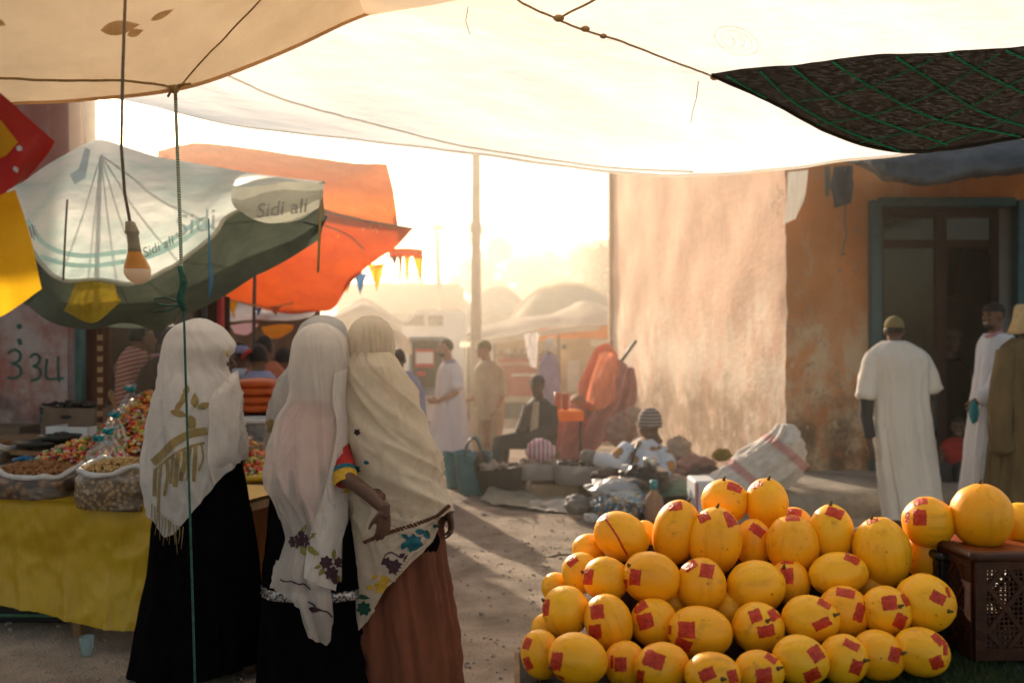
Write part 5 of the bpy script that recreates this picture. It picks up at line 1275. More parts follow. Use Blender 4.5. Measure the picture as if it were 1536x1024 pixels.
# ================================================================== far side of the square
tp = thing('utility_pole', 'thick pale concrete pole rising into the white tarpaulin edge', 'pole', (P(714, 0, 18).x, 18, 0)); m = MB(); x = P(714, 0, 18).x
m.tube([(x, 18, 0), (x, 18, 3), (x + .01, 18, 7.4)], [.11, .09, .065], 14); obj('shaft', m, MT['pole_concrete'], tp); obj('collar', MB().tube([(x, 18, 3.55), (x, 18, 3.72)], .105, 14), MT['pole_concrete'], tp)
lp = thing('lamp_post', 'thin leaning lamp post left of the concrete pole', 'lamp post', (P(664, 0, 26).x, 26, 0))
obj('post', MB().tube([(P(664, 0, 26).x, 26, 0), P(656, 360, 26), P(653, 345, 26)], [.09, .06, .05], 8), MT['pole_concrete'], lp); obj('lamp_head', MB().ell(P(657, 341, 26), (.2, .12, .09)), MT['white_paint'], lp)
w_ = thing('far_house', 'low pink house beyond the white van', 'house', (P(610, 0, 34).x, 34, 0))
x0, x1 = P(505, 0, 34).x, P(690, 0, 34).x; z1 = P(0, 425, 34).z
m = MB(); m.box(((x0 + x1) / 2, 35.5, z1 / 2), (x1 - x0, 3, z1)); obj('wall', m, MT['far_wall'], w_, smooth=False)
obj('roof', MB().grid(sheet([[Vector((x0 - .3, 33.8, z1 + .05)), Vector(((x0 + x1) / 2, 33.8, z1 + .3)), Vector((x1 + .3, 33.8, z1 + .05))], [Vector((x0 - .3, 37.2, z1 + .3)), Vector(((x0 + x1) / 2, 37.2, z1 + .5)), Vector((x1 + .3, 37.2, z1 + .3))]], 20, 6, wrinkle(.1, 1, 3))), MT['pale_canvas'], w_)
obj('window', MB().box((P(600, 0, 33.98).x, 33.98, 2.2), (.8, .06, .7)), MT['van_glass'], w_, smooth=False)
def tent(px0, px1, ptop, Y, label, seed, depth=4):
    t = thing('dome_tent', label, 'tent', (P((px0 + px1) / 2, 0, Y).x, Y + depth / 2, 0), 'pale canvas tents on the far side'); x0, x1 = P(px0, 0, Y).x, P(px1, 0, Y).x; zt = P(0, ptop, Y).z
    g_ = []
    for j in range(13):
        v = j / 12; k = .55 + .45 * math.sin(math.pi * min(1, .12 + v * .88)); g_.append([Vector(((x0 + x1) / 2 - math.cos(math.pi * i / 36) * (x1 - x0) / 2, Y + depth * v, zt * k * max(0, math.sin(math.pi * i / 36)) ** .55 + .08 * noise.noise(Vector((i * .3, j * .6, seed))))) for i in range(37)])
    obj('cover', MB().grid(g_), MT['dome_canvas'], t)
    fm = MB(); fm.add(g_[0], [tuple(range(37))]); obj('front', fm, MT['dome_canvas'], t, smooth=False)
    obj('hoop', MB().tube([p + UP * .03 for p in g_[4]], .05, 6), MT['pale_canvas'], t)
tent(752, 960, 418, 24, 'long beige dome tent nearest the pink building', 1)
tent(690, 800, 424, 30, 'pale dome tent behind the concrete pole', 2)
tent(640, 720, 440, 36, 'small distant dome tent left of the concrete pole', 3)
def canopy_tent():
    pts_t = [P(700, 496, 20.50), P(770, 486, 20.50), P(850, 468, 20.90), P(884, 455, 21.50), P(940, 470, 21.10)]
    pts_b = [P(690, 512, 19.50), P(765, 503, 19.40), P(830, 492, 19.40), P(900, 486, 19.40), P(950, 486, 19.40)]
    t = thing('white_awning_stall', 'stall under a bright white sagging awning with a red counter', 'stall', (P(790, 0, 20.50).x, 20.500, 0))
    obj('awning', MB().grid(sheet([[p + Vector((0, 2.2, .1)) for p in pts_t], pts_t, pts_b], 40, 20, wrinkle(.06, 1.6, 5))), MT['pale_canvas'], t)
    obj('fringe', MB().grid(sheet([pts_b[:4], [p - UP * .12 for p in pts_b[:4]]], 30, 4, wrinkle(.03, 5, 5, (1, 1, 1), (0, 1, 0)))), MT['pale_canvas'], t)
    for px in (703, 742, 806, 838): q = P(px, 500, 19.80); obj('post', MB().tube([(q.x, q.y, 0), (q.x, q.y, q.z)], .025, 8), MT['wood'], t)
    a, b = P(748, 548, 20.50), P(838, 642, 20.50); obj('counter', MB().box(((a.x + b.x) / 2, 20.800, (a.z + .30) / 2 + .15), (b.x - a.x, .6, a.z - .30)), MT['counter_red'], t, smooth=False)
    obj('counter_base', MB().box(((a.x + b.x) / 2, 20.820, .15), (b.x - a.x - .04, .56, .298)), MT['dark_trousers'], t, smooth=False)
    obj('counter_top', MB().box(((a.x + b.x) / 2, 20.800, a.z + .03), (b.x - a.x + .05, .66, .05)), MT['cream_panel'], t, smooth=False)
    obj('back_board', MB().box(((a.x + b.x) / 2, 21.700, P(0, 527, 21.70).z), (b.x - a.x + .2, .05, .62)), MT['cream_panel'], t, smooth=False)
    for py in (526, 544): obj('shelf', MB().box(((a.x + b.x) / 2, 21.500, P(0, py, 21.50).z - .09), (b.x - a.x + .1, .3, .03)), MT['wood'], t, smooth=False)
    obj('price_strip', MB().box(((a.x + b.x) / 2 - .1, 20.485, P(0, 562, 20.50).z), (.5, .01, .05)), MT['paper_white'], t, smooth=False)
    rr = random.Random(9)
    for row, py in enumerate((526, 544)):
        for k in range(8):
            q = P(752 + k * 10.5, py, 21.45); q.z = P(0, py, 21.50).z - .073; w0 = rr.uniform(.05, .085); h0 = rr.uniform(.07, .13)
            m = MB(); m.box(q + UP * h0 / 2, (w0, .08, h0)); 
            o = obj('goods_box', m, MT[rr.choice(['bundle_mauve', 'clay', 'paper_white', 'brown_cloth', 'cardboard'])], None, smooth=False, mods='bevel'); tag(o, 'small packet on the %s shelf behind the red counter' % ('upper', 'lower')[row], 'packet', 'packets on the %s stall shelf' % ('upper', 'lower')[row])
canopy_tent()
def orange_stall():
    t = thing('orange_stall', 'cream stall cabin with a bright orange fascia beside the pink wall', 'stall', (P(880, 0, 22.10).x, 22.300, 0))
    a, b = P(808, 488, 21.30), P(925, 508, 21.30); obj('fascia', MB().grid(sheet([[a, P(870, 488, 21.20), Vector((b.x, 21.300, a.z))], [P(806, 500, 21.10), P(870, 499, 21.00), P(925, 499, 21.10)], [P(808, 510, 21.20), P(870, 507, 21.10), Vector((b.x, 21.200, b.z))]], 30, 10, wrinkle(.03, 3, 3, (1, 1, 1), (0, 1, 0)))), MT['orange_fascia'], t)
    x0, x1 = P(836, 0, 21.90).x, P(912, 0, 21.90).x; zt = P(0, 500, 21.90).z
    obj('wall', MB().box(((x0 + x1) / 2, 21.950, zt / 2), (x1 - x0, .08, zt)), MT['cream_panel'], t, smooth=False)
    c = P(860, 563, 21.87); f = obj('window', MB().box(c, (.36, .05, .76)), MT['cream_panel'], t, smooth=False); obj('pane', MB().box(c - Vector((0, .03, 0)), (.27, .02, .68)), MT['white_paint'], f, smooth=False)
    for px in (839, 905): obj('post', MB().tube([(P(px, 0, 21.25).x, 21.250, 0), P(px, 500, 21.25)], .03, 8), MT['wood'], t)
    obj('bracket', MB().box(P(846, 520, 21.85), (.1, .06, .1)), MT['metal_dark'], t, smooth=False)
    obj('sign_board', MB().box(P(900, 514, 21.00), (.4, .03, .14)), MT['paper_white'], t, smooth=False)
orange_stall()
hb = obj('hanging_bag', MB().grid(sheet([[P(786, 500, 14), P(808, 498, 14)], [P(790, 525, 14), P(806, 525, 14)], [P(795, 550, 14), P(804, 552, 14)]], 14, 18, wrinkle(.05, 5, 3, (1.5, 1, .6), (.3, -1, 0)))), MT['white_plastic']); tag(hb, 'clear white plastic sheet hanging from the white awning corner', 'plastic sheet')
def kiosk():
    Y = 14.6; x0, x1 = P(613, 0, Y).x, P(668, 0, Y).x; zt = P(0, 505, Y).z; d = .7
    t = thing('kiosk', 'grey metal kiosk cabinet with a red and white poster on its door', 'kiosk', ((x0 + x1) / 2, Y + d / 2, 0))
    obj('body', MB().box(((x0 + x1) / 2, Y + d / 2 + .03, zt / 2), (x1 - x0, d, zt)), MT['metal_grey'], t, smooth=False, mods='bevel2')
    dr = obj('door', MB().box(((x0 + x1) / 2, Y + .012, P(0, 545, Y).z), (x1 - x0 - .1, .03, .68)), MT['bundle_dark'], t, smooth=False)
    q = P(637, 537, Y); obj('poster', MB().box(q - Vector((0, .012, 0)), (.27, .008, .27)), MT['poster_red'], dr, smooth=False); obj('poster_field', MB().box(q - Vector((0, .018, -.005)), (.25, .008, .17)), MT['paper_white'], dr, smooth=False)
    obj('notice', MB().box(P(632, 560, Y) - Vector((0, .012, 0)), (.12, .008, .07)), MT['poster_red'], dr, smooth=False)
    obj('shelf', MB().box(((x0 + x1) / 2, Y - .1, P(0, 588, Y).z), (x1 - x0, .25, .04)), MT['metal_grey'], t, smooth=False)
    obj('lower_panel', MB().box(((x0 + x1) / 2, Y + .01, P(0, 612, Y).z), (x1 - x0 - .06, .03, .38)), MT['white_paint'], t, smooth=False)
kiosk()
o = obj('white_parasol', MB().grid([[P(585, 508, 13.5) + Vector((math.cos(a) * r, math.sin(a) * r, z + .015 * math.cos(a * 8))) for a in [2 * math.pi * i / 32 for i in range(33)]] for r, z in ((.01, .12), (.12, .09), (.24, .0), (.29, -.1), (.3, -.2))]), MT['pale_canvas']); tag(o, 'white parasol canopy left of the grey kiosk', 'parasol'); 
pm_ = MB().tube([P(585, 508, 13.5) + UP * .12, Vector((P(585, 0, 13.5).x, 13.5, 0))], .02, 8); obj('pole', pm_, MT['metal_grey'], o)
def van():
    Y = 24; t = thing('white_van', 'white van parked beyond the kiosk, in the haze', 'van', (P(645, 0, Y).x, Y + .9, 0))
    prof = [(560, 520), (560, 500), (575, 493), (600, 488), (622, 470), (630, 464), (692, 464), (697, 470), (697, 520)]
    pp = [P(a, b, Y) for a, b in prof]; zb = .35
    pts = [Vector((pp[0].x, 0, zb))] + [Vector((p.x, 0, p.z)) for p in pp[1:-1]] + [Vector((pp[-1].x, 0, zb))]
    m = MB(); n = len(pts)
    L_ = [[Vector((p.x, Y + y, p.z)) if not (p.z > 1.9 and i in (0, 3)) else Vector((p.x, Y + (.12 if i == 0 else 1.68), p.z)) for p in pts] for i, y in enumerate((0, .06, 1.74, 1.8))]
    m.grid(L_); m.f.append(tuple(range(n))); m.f.append(tuple(reversed(range(3 * n, 4 * n)))); m.f += [(0, n - 1, 2 * n - 1, n), (n, 2 * n - 1, 3 * n - 1, 2 * n), (2 * n, 3 * n - 1, 4 * n - 1, 3 * n)]
    b = obj('body', m, MT['white_paint'], t, smooth=False, mods='bevel2')
    for q in ([(604, 488), (624, 472), (636, 472), (636, 488)], [(642, 473), (664, 473), (664, 488), (642, 488)]):
        pl = [P(a, c, Y) + Vector((0, -.02, 0)) for a, c in q]; w = MB(); w.add(pl, [tuple(range(len(pl)))]); obj('window', w, MT['van_glass'], t, smooth=False)
    for px in (588, 675):
        c = Vector((P(px, 0, Y).x, Y - .02, .34)); wh = obj('wheel', MB().tube([c, c + Vector((0, .22, 0))], .34, 24), MT['black_plastic'], t, mods='sharp'); obj('rim', MB().tube([c - Vector((0, .02, 0)), c], .2, 16), MT['metal_grey'], wh, mods='sharp')
    obj('headlight', MB().ell(Vector((pp[1].x + .02, Y + .3, pp[1].z - .35)), (.06, .14, .09)), MT['paper_white'], t)
van()
wt2 = thing('white_tent', 'bright white tent beside the white van, behind the women', 'tent', (P(530, 0, 21).x, 21, 0))
obj('cover', MB().grid(sheet([[P(490, 480, 20.5), P(520, 462, 20.5), P(545, 448, 20.5), P(575, 462, 20.5), P(600, 482, 20.5)], [P(485, 500, 19.5), P(520, 488, 19.5), P(548, 484, 19.5), P(575, 490, 19.5), P(604, 502, 19.5)], [P(485, 680, 19.5), P(520, 680, 19.5), P(548, 680, 19.5), P(575, 680, 19.5), P(604, 680, 19.5)]], 30, 24, wrinkle(.05, 2, 6, (1, 1, .4), (0, -1, 0)))), MT['pale_canvas'], wt2)
obj('back_cover', MB().grid(sheet([[P(490, 480, 20.5), P(545, 448, 20.5), P(600, 482, 20.5)], [P(490, 500, 22.5), P(545, 470, 22.5), P(600, 500, 22.5)], [P(490, 640, 22.5), P(545, 640, 22.5), P(600, 640, 22.5)]], 16, 16)), MT['pale_canvas'], wt2)
# ================================================================== the trader's pitch along the pink wall
def pail(px0, px1, py0, py1, Y, label, mat='teal_rubber', taper=.72, handles=True):
    c = P((px0 + px1) / 2, py1, Y); hw = (px1 - px0) / 2 / F * Y; h = (py1 - py0) / F * Y; c.z = gz(c.x, c.y) - .004
    t = thing('basket', label, 'basket', c, 'teal rubber baskets' if mat == 'teal_rubber' else None)
    g_ = []
    for k, z in ((.001, .01), (taper, .0), (taper * 1.03, .02), ((1 + taper) / 2 + .02, .5), (1, .97), (1.035, 1), (1.0, 1.01), (.97, .98), ((1 + taper) / 2 - .02, .5), (taper * .97, .04), (.001, .04)):
        g_.append([c + Vector((math.cos(a) * hw * k, math.sin(a) * hw * k * .85, z * h + (.02 * math.sin(2 * a) if z > .9 else 0))) for a in [2 * math.pi * i / 40 for i in range(40)]])
    obj('body', MB().grid(g_, closed=True), MT[mat], t)
    if handles:
        for s in (-1, 1):
            y = s * hw * .75; obj('handle', MB().tube([c + Vector((math.cos(a) * hw * .42, y * (1 - .3 * math.sin(a)), h + math.sin(a) * h * .42)) for a in [math.pi * i / 14 for i in range(15)]], .013, 8), MT[mat if s > 0 else 'metal_dark'], t)
    return t
pail(682, 738, 683, 742, 10.3, 'teal rubber basket with tall handles, nearest the black tub'); pail(664, 708, 682, 736, 10.75, 'teal rubber basket partly behind the other teal basket', handles=False)
tub = thing('tub', 'wide black rubber tub filled with grey goods beside the teal baskets', 'tub', P(752, 742, 10.1)); tub.location.z = 0
c = P(755, 0, 10.15); g_ = []
for k, z in ((.001, 0), (.62, 0), (.78, .12), (.98, .30), (1.02, .31), (.97, .3), (.8, .2), (.001, .2)):
    g_.append([Vector((c.x + math.cos(a) * .30 * k, c.y + math.sin(a) * .26 * k, z + .03 * math.cos(a) * (z > .25))) for a in [2 * math.pi * i / 40 for i in range(40)]])
obj('body', MB().grid(g_, closed=True), MT['black_plastic'], tub)
def lumpfn(seed, amp, f=2.5):
    return lambda d: 1 + amp * (noise.noise(d * f + Vector((seed, 0, 0))) + .4 * noise.noise(d * f * 2.3 + Vector((0, seed, 0))))
def lump(name, px, py, hw, hh, Y, mat, label, cat, seed=1, amp=.25, dp=.8, group=None, f=2.5, rot=0):
    mb = MB(); mb.ell(P(px, py, Y), (hw / F * Y, hw / F * Y * dp, hh / F * Y), Matrix.Rotation(rot, 3, 'Y'), 36, 22, lumpfn(seed, amp, f)); o = obj(name, mb, mat); return tag(o, label, cat, group)
rr = random.Random(12)
gm = MB()
for i in range(16): gm.ell((c.x + rr.uniform(-.2, .2), c.y + rr.uniform(-.17, .17), .27 + rr.uniform(0, .07)), (rr.uniform(.03, .08), .04, rr.uniform(.02, .05)), Matrix.Rotation(rr.uniform(0, 6), 3, 'Y'), 10, 6, lumpfn(i, .3))
o = obj('scrap_heap', gm, MT['bundle_pale']); tag(o, 'grey and beige odds and ends heaped in the black tub', 'odds and ends', kind='stuff')
lump('striped_bag', 811, 677, 22, 19, 10.15, MT['bag_stripe'], 'pink and white striped bag standing on the white trays', 'bag', 3, .12)
lump('black_bag', 722, 694, 10, 17, 10.15, MT['black_plastic'], 'black strap bag poking out of the tub', 'bag', 5, .3)
# low display: two white trays on cartons
carton(797, 868, 727, 752, 9.9, .35, MT['cardboard'], 'brown cardboard box holding up the white tray, nearest the tub', hole=False)
carton(838, 893, 724, 750, 10.15, .3, MT['cardboard_dark'], 'shadowed cardboard box under the right end of the trays', hole=False)
for i, (a, b, y0, y1, Y) in enumerate(((779, 838, 696, 720, 9.95), (832, 905, 699, 727, 9.85))):
    t = thing('tray', ['white foam tray at the left of the trader display', 'white foam tray of dark dried goods before the seated trader'][i], 'tray', P((a + b) / 2, y1, Y)); p, q = P(a, y0, Y), P(b, y1, Y)
    w0 = q.x - p.x; h0 = p.z - q.z; cx = (p.x + q.x) / 2; m = MB(); g_ = []
    for k, z in ((.001, 0), (.93, 0), (1, h0), (1.04, h0 + .006), (.97, h0 - .002), (.92, .03), (.001, .03)):
        g_.append([Vector((cx + math.copysign(abs(math.cos(u)) ** .5, math.cos(u)) * w0 / 2 * k, Y + .2 + math.copysign(abs(math.sin(u)) ** .5, math.sin(u)) * .24 * k, q.z + z + .006 * noise.noise(Vector((u * 2, z * 9, i))))) for u in [2 * math.pi * j / 40 for j in range(40)]])
    obj('body', m.grid(g_, closed=True), MT['white_plastic'], t)
    gm = MB()
    for k in range(70): gm.ell((cx + rr.uniform(-.42, .42) * w0, Y + .2 + rr.uniform(-.18, .18), q.z + h0 * rr.uniform(.55, 1.15)), (.03, .022, .016), Matrix.Rotation(rr.uniform(0, 6), 3, 'Z'), 7, 5)
    o = obj('dried_goods', gm, MT['bundle_dark' if i else 'bundle_pale']); tag(o, ['pale dried goods in the left white tray', 'dark dried goods heaped in the right white tray'][i], 'dried goods', kind='stuff')
carton(797, 832, 745, 752, 9.8, .1, MT['cardboard'], 'flat cardboard piece under the first box', hole=False)
# sheets spread on the ground
def groundsheet(pts, mat, label, seed, amp=.03):
    rows = []
    for r in pts: rows.append([Vector((P(x, 0, Yd).x, Yd, gz(P(x, 0, Yd).x, Yd) + h)) for x, y, h in r for Yd in [CAMZ * F / (y - 512)]])
    d = wrinkle(amp, 5, seed); o = obj('ground_sheet', MB().grid(sheet(rows, 44, 26, lambda u, v, p: UP * max(0, d(u, v, p).z + .012)))  , mat); return tag(o, label, 'sheet')
groundsheet([[(745, 732, .05), (800, 730, .04), (850, 735, .03)], [(735, 748, .1), (800, 752, .04), (860, 752, .04)], [(720, 757, .01), (800, 768, .01), (862, 762, .01)]], MT['olive_sheet'], 'olive grey sheet crumpled on the ground before the black tub', 3)
groundsheet([[(800, 750, .02), (850, 752, .03), (890, 756, .02)], [(795, 760, .02), (850, 762, .05), (890, 764, .03)], [(790, 769, .01), (840, 772, .01), (888, 775, .01)]], MT['pale_sheet'], 'pale crumpled plastic sheet on the ground before the white trays', 8, .04)
lump('grey_pouch', 868, 757, 20, 15, 8.9, MT['grey_bag'], 'small pale grey plastic pouch on the ground by the trinket bag', 'pouch', 6, .25)
# bags and vessels at the right of the trader
tb3 = thing('trinket_bag', 'clear plastic bag full of small white and blue trinkets', 'plastic bag', P(932, 785, 8.7)); tb3.location.z = 0
mb = MB(); mb.ell(P(932, 745, 8.75), (.30, .22, .17), None, 40, 24, lumpfn(4, .18)); obj('bag', mb, MT['clear_bag'], tb3)
gm = MB(); 
for k in range(330):
    d = Vector((rr.gauss(0, 1), rr.gauss(0, 1), rr.gauss(0, 1))).normalized() * rr.random() ** .4; kc = rr.choice([(.6, .58, .55), (.5, .48, .46), (.05, .2, .36), (.5, .3, .1), (.1, .3, .38)])
    gm.ell(P(932, 757, 8.75) + Vector((d.x * .26, d.y * .2, d.z * .105)), (.022, .018, .016), Matrix.Rotation(rr.uniform(0, 6), 3, 'Y'), 7, 5, col=kc)
o = obj('trinkets', gm, MT['candy'], tb3); o['kind'] = 'stuff'
lump('knotted_bag', 918, 732, 36, 14, 8.95, MT['white_plastic'], 'white translucent plastic bag bulging above the trinket bag', 'plastic bag', 14, .35)
lump('black_sack', 958, 722, 32, 22, 9.1, MT['black_plastic'], 'shiny black plastic bag slumped beside the brown jar', 'plastic bag', 9, .35)
lump('dark_heap', 912, 713, 24, 11, 9.5, MT['bundle_dark'], 'dark heap of dried goods behind the trinket bag', 'heap', 11, .3)
o = obj('clay_pot', lathe([(715, 922, .5), (715, 922, 8), (717, 922, 9), (728, 922, 7.5), (729, 922, .5)], 9.2), MT['clay']); tag(o, 'small clay pot standing before the black plastic bag', 'pot')
j = thing('jar', 'brown glass jar with a teal cap at the right of the trinket bag', 'jar', P(981, 790, 8.6)); j.location.z = 0
jz = P(0, 785, 8.6).z
obj('body', lathe([(733, 981, 5), (737, 981, 6), (744, 981, 12), (755, 981, 14.5), (772, 981, 14.5), (784, 981, 13), (785, 981, .5)], 8.6), MT['clay'], j); obj('cap', lathe([(720, 981, .5), (720, 981, 5.5), (733, 981, 6), (734, 981, .5)], 8.6), MT['teal_tie'], j)
o = obj('jar_stand', MB().box((P(985, 0, 8.75).x, 8.75, .03), (.3, .25, .07)), MT['brown_wood'], smooth=False, mods='bevel'); tag(o, 'low dark board under the brown jar', 'board')
o = obj('metal_canister', lathe([(686, 975, .5), (686, 975, 9), (688, 975, 10), (704, 975, 10.5), (705, 975, .5)], 9.3), MT['steel']); tag(o, 'dull metal canister near the trader right knee', 'canister')
cb = thing('canister_box', 'brown box carrying the metal canister', 'box', (P(975, 0, 9.4).x, 9.4, 0)); zc = P(0, 705, 9.3).z
obj('body', MB().box((P(975, 0, 9.4).x, 9.4, zc / 2), (.3, .34, zc - .004)), MT['cardboard_dark'], cb, smooth=False, mods='bevel')
o = obj('paper_cup', lathe([(697, 938, .5), (697, 938, 7), (712, 938, 6), (713, 938, .5)], 9.55), MT['paper_white']); tag(o, 'white paper cup beside the dark dried goods', 'cup')
rows = [[P(985, 735, 9.3), P(1010, 722, 9.5), P(1045, 718, 9.6)], [P(985, 745, 9.1), P(1012, 730, 9.2), P(1050, 726, 9.3)], [P(985, 752, 9.0), P(1012, 742, 9.0), P(1050, 740, 9.1)]]
o = obj('green_sheet', MB().grid(sheet(rows, 24, 16, wrinkle(.02, 6, 4))), MT['green_sheet']); tag(o, 'folded green plastic sheet over the dark box', 'sheet')
db = thing('dark_box', 'dark low box behind the melons under the green sheet', 'box', (P(1015, 0, 9.3).x, 9.3, 0)); zc = P(0, 745, 9.1).z
obj('body', MB().box((P(1015, 0, 9.35).x, 9.38, zc / 2), (.45, .5, zc - .01)), MT['black_plastic'], db, smooth=False, mods='bevel2')
rr = random.Random(21)
lump('bundle', 1040, 702, 36, 17, 10.9, MT['bundle_mauve'], 'mauve bundle lying at the foot of the pink wall', 'bundle', 2, .35)
lump('bundle', 1018, 678, 20, 22, 11.3, MT['bundle_pale'], 'pale stuffed bag against the pink wall behind the trader', 'bundle', 5, .3)
lump('bundle', 1060, 712, 26, 13, 10.4, MT['bundle_dark'], 'dark low bundle beside the striped sack', 'bundle', 8, .35)
lump('bundle', 1012, 724, 28, 12, 10.0, MT['bundle_pale'], 'beige cloth bundle right of the trader, under the mauve bundle', 'bundle', 12, .35)
lump('bundle', 932, 645, 22, 26, 11.6, MT['bundle_mauve'], 'reddish stuffed bag behind the trader shoulder', 'bundle', 15, .3)
lump('bundle', 950, 622, 14, 12, 12.2, MT['bundle_pale'], 'small pale bundle topping the goods behind the trader', 'bundle', 17, .3)
lump('bundle', 1083, 682, 14, 10, 10.5, MT['yellow_rag'], 'small yellowish bundle at the wall behind the striped sack', 'bundle', 19, .3)
lump('bundle', 985, 722, 20, 15, 10.2, MT['bundle_mauve'], 'brown cloth bundle beside the trader knee', 'bundle', 23, .3)
# long woven sack lying over the step
fs_ = fold(.085, 1.5, 1.8, 6, .4, 0, .6, 3.5)
sk = sil([(636, 1172, 1180), (639, 1167, 1186), (645, 1160, 1197), (652, 1152, 1193), (660, 1140, 1199), (668, 1128, 1196), (676, 1118, 1203), (688, 1100, 1198), (698, 1092, 1202), (708, 1078, 1195), (718, 1066, 1190), (730, 1054, 1172), (742, 1046, 1158), (752, 1042, 1125), (758, 1044, 1080)], 9.15, 1.2, folds=lambda th, v: fs_(th, v) + .035 * noise.noise(Vector((math.cos(th) * 3.2, math.sin(th) * 3.2, v * 5))), nu=110, nv=70, dmax=.2, close_bottom=True)
o = obj('woven_sack', sk, MT['sack_stripe']); tag(o, 'long white woven sack with red stripes slumped over the pavement step', 'sack')
wb = thing('white_box', 'white box with pink edge stripes, hidden partly behind the melons', 'box', (P(1056, 0, 8.55).x, 8.6, 0))
p, q = P(1043, 722, 8.5), P(1078, 790, 8.5)
obj('body', MB().box(((p.x + q.x) / 2, 8.72, p.z / 2), (q.x - p.x, .4, p.z)), MT['white_card'], wb, smooth=False, mods='bevel2'); obj('edge_stripe', MB().box((p.x + .02, 8.515, p.z / 2), (.02, .006, p.z - .03)), MT['bag_stripe'], wb, smooth=False)
# little table behind the seated man
lt = thing('side_table', 'small orange topped table with metal legs against the wall', 'table', (P(845, 0, 12.2).x, 12.2, 0))
zt = P(0, 624, 12).z; x0, x1 = P(812, 0, 12).x, P(876, 0, 12).x
obj('tabletop', MB().box(((x0 + x1) / 2, 12.25, zt), (x1 - x0, .5, .12)), MT['orange_fascia'], lt, smooth=False, mods='bevel')
for x in (x0 + .04, x1 - .04):
    for y in (12.04, 12.46): obj('leg', MB().box((x, y, (zt - .06) / 2), (.035, .035, zt - .062)), MT['metal_dark'], lt, smooth=False)
for k, (px, h) in enumerate(((837, 27), (848, 25))):
    o = obj('orange_cup', lathe([(588 + k * 2, px, .5), (588 + k * 2, px, 5.5), (614, px, 4.6), (615, px, .5)], 12.1), MT['orange_plastic']); tag(o, ['taller orange cup on the small table', 'shorter orange cup at the right on the small table'][k], 'cup')
o = obj('white_tub', lathe([(617, 820, .5), (617, 820, 6), (634, 820, 5.5), (635, 820, .5)], 11.9), MT['paper_white']); tag(o, 'white tub at the left end of the small table', 'tub'); 
m = MB(); m.ell(P(868, 600, 12.3), (.1, .1, .07), None, 16, 10, lumpfn(3, .3)); o = obj('bread_heap', m, MT['clay']); tag(o, 'brown lumps of food at the right of the small table', 'food')
# folded parasol leaning on the wall
fp = thing('folded_parasol', 'folded coral and mauve market parasol leaning on the pink wall', 'parasol', (P(862, 0, 12.6).x, 12.5, .05))
def bundle(pts, rads, n=90, seed=0, deep=.5):
    m = MB(); pp = [cr(pts, i / 50) for i in range(51)]; rr_ = [cr(rads, i / 50) for i in range(51)]; m.tube(pp, rr_, n, cap=True)
    ax = (pts[-1] - pts[0]).normalized()
    out = []
    for i, v in enumerate(m.v):
        if i < 51 * n:
            j, k = divmod(i, n); a = 2 * math.pi * k / n; c = pp[j]; d = v - c
            f = 1 + deep * (.6 * math.sin(a * 7 + seed + j * .04) + .5 * noise.noise(Vector((math.cos(a) * 2.2, math.sin(a) * 2.2, j * .06 + seed))))
            out.append(c + d * f)
        else: out.append(v)
    m.v = out; return m
obj('lower_cloth', bundle([P(848, 690, 12.4), P(868, 655, 12.5), P(890, 615, 12.6), P(912, 575, 12.7), P(932, 545, 12.8)], [.14, .23, .22, .17, .08], seed=2), MT['parasol_mauve'], fp)
obj('side_cloth', bundle([P(902, 660, 12.9), P(920, 625, 13.0), P(938, 590, 13.1), P(946, 552, 13.1)], [.04, .11, .12, .04], seed=6, deep=.6), MT['parasol_mauve'], fp)
obj('upper_cloth', bundle([P(880, 608, 12.3), P(890, 590, 12.35), P(900, 560, 12.45), P(908, 530, 12.5), P(912, 516, 12.55)], [.10, .16, .15, .10, .025], seed=4, deep=.7), MT['parasol_coral'], fp)
obj('loose_cloth', MB().grid(sheet([[P(898, 530, 12.2), P(915, 528, 12.15), P(925, 535, 12.2)], [P(886, 570, 12.05), P(905, 572, 12.0), P(924, 575, 12.05)], [P(878, 600, 12.0), P(902, 612, 11.95), P(922, 602, 12.0)]], 30, 30, wrinkle(.06, 4, 9, (1.6, 1, .4), (0, -1, 0)))), MT['parasol_coral'], fp)
obj('pole', MB().tube([P(842, 694, 12.35), P(900, 590, 12.6), P(940, 530, 12.85), P(954, 511, 12.9)], .022, 8), MT['metal_dark'], fp)
# small litter
for px, py, r, lab in ((747, 803, .045, 'dry brown leaf on the sunlit ground between the women and the melons'), (838, 781, .035, 'dry leaf near the pale ground sheet')):
    Y = CAMZ * F / (py - 512); c = P(px, py, Y); m = MB(); m.grid([[c + Vector((r * (i / 6 - .5) * 2, r * (j / 6 - .5), .012 + .5 * r * ((i / 6 - .5) ** 2 + noise.noise(Vector((i * .5, j * .5, px))) * .5))) * 1 for i in range(7) if True] for j in range(7)]); o = obj('dry_leaf', m, MT['dry_leaf']); tag(o, lab, 'leaf')
Y = CAMZ * F / (836 - 512); o = obj('twig', MB().tube([P(822, 838, Y) + UP * .01, P(838, 836, Y) + UP * .02, P(858, 834, Y) + UP * .012], .008, 6), MT['bark']); tag(o, 'short dark twig on the ground left of the melons', 'twig')
lump('white_scrap', 886, 776, 11, 7, 8.6, MT['white_plastic'], 'small white plastic scrap on the ground below the trinket bag', 'scrap', 31, .3)
lump('shopping_bag', 366, 985, 26, 42, 4.95, MT['leather'], 'dark red brown bag standing on the ground between the two nearest women', 'bag', 33, .15, .5)

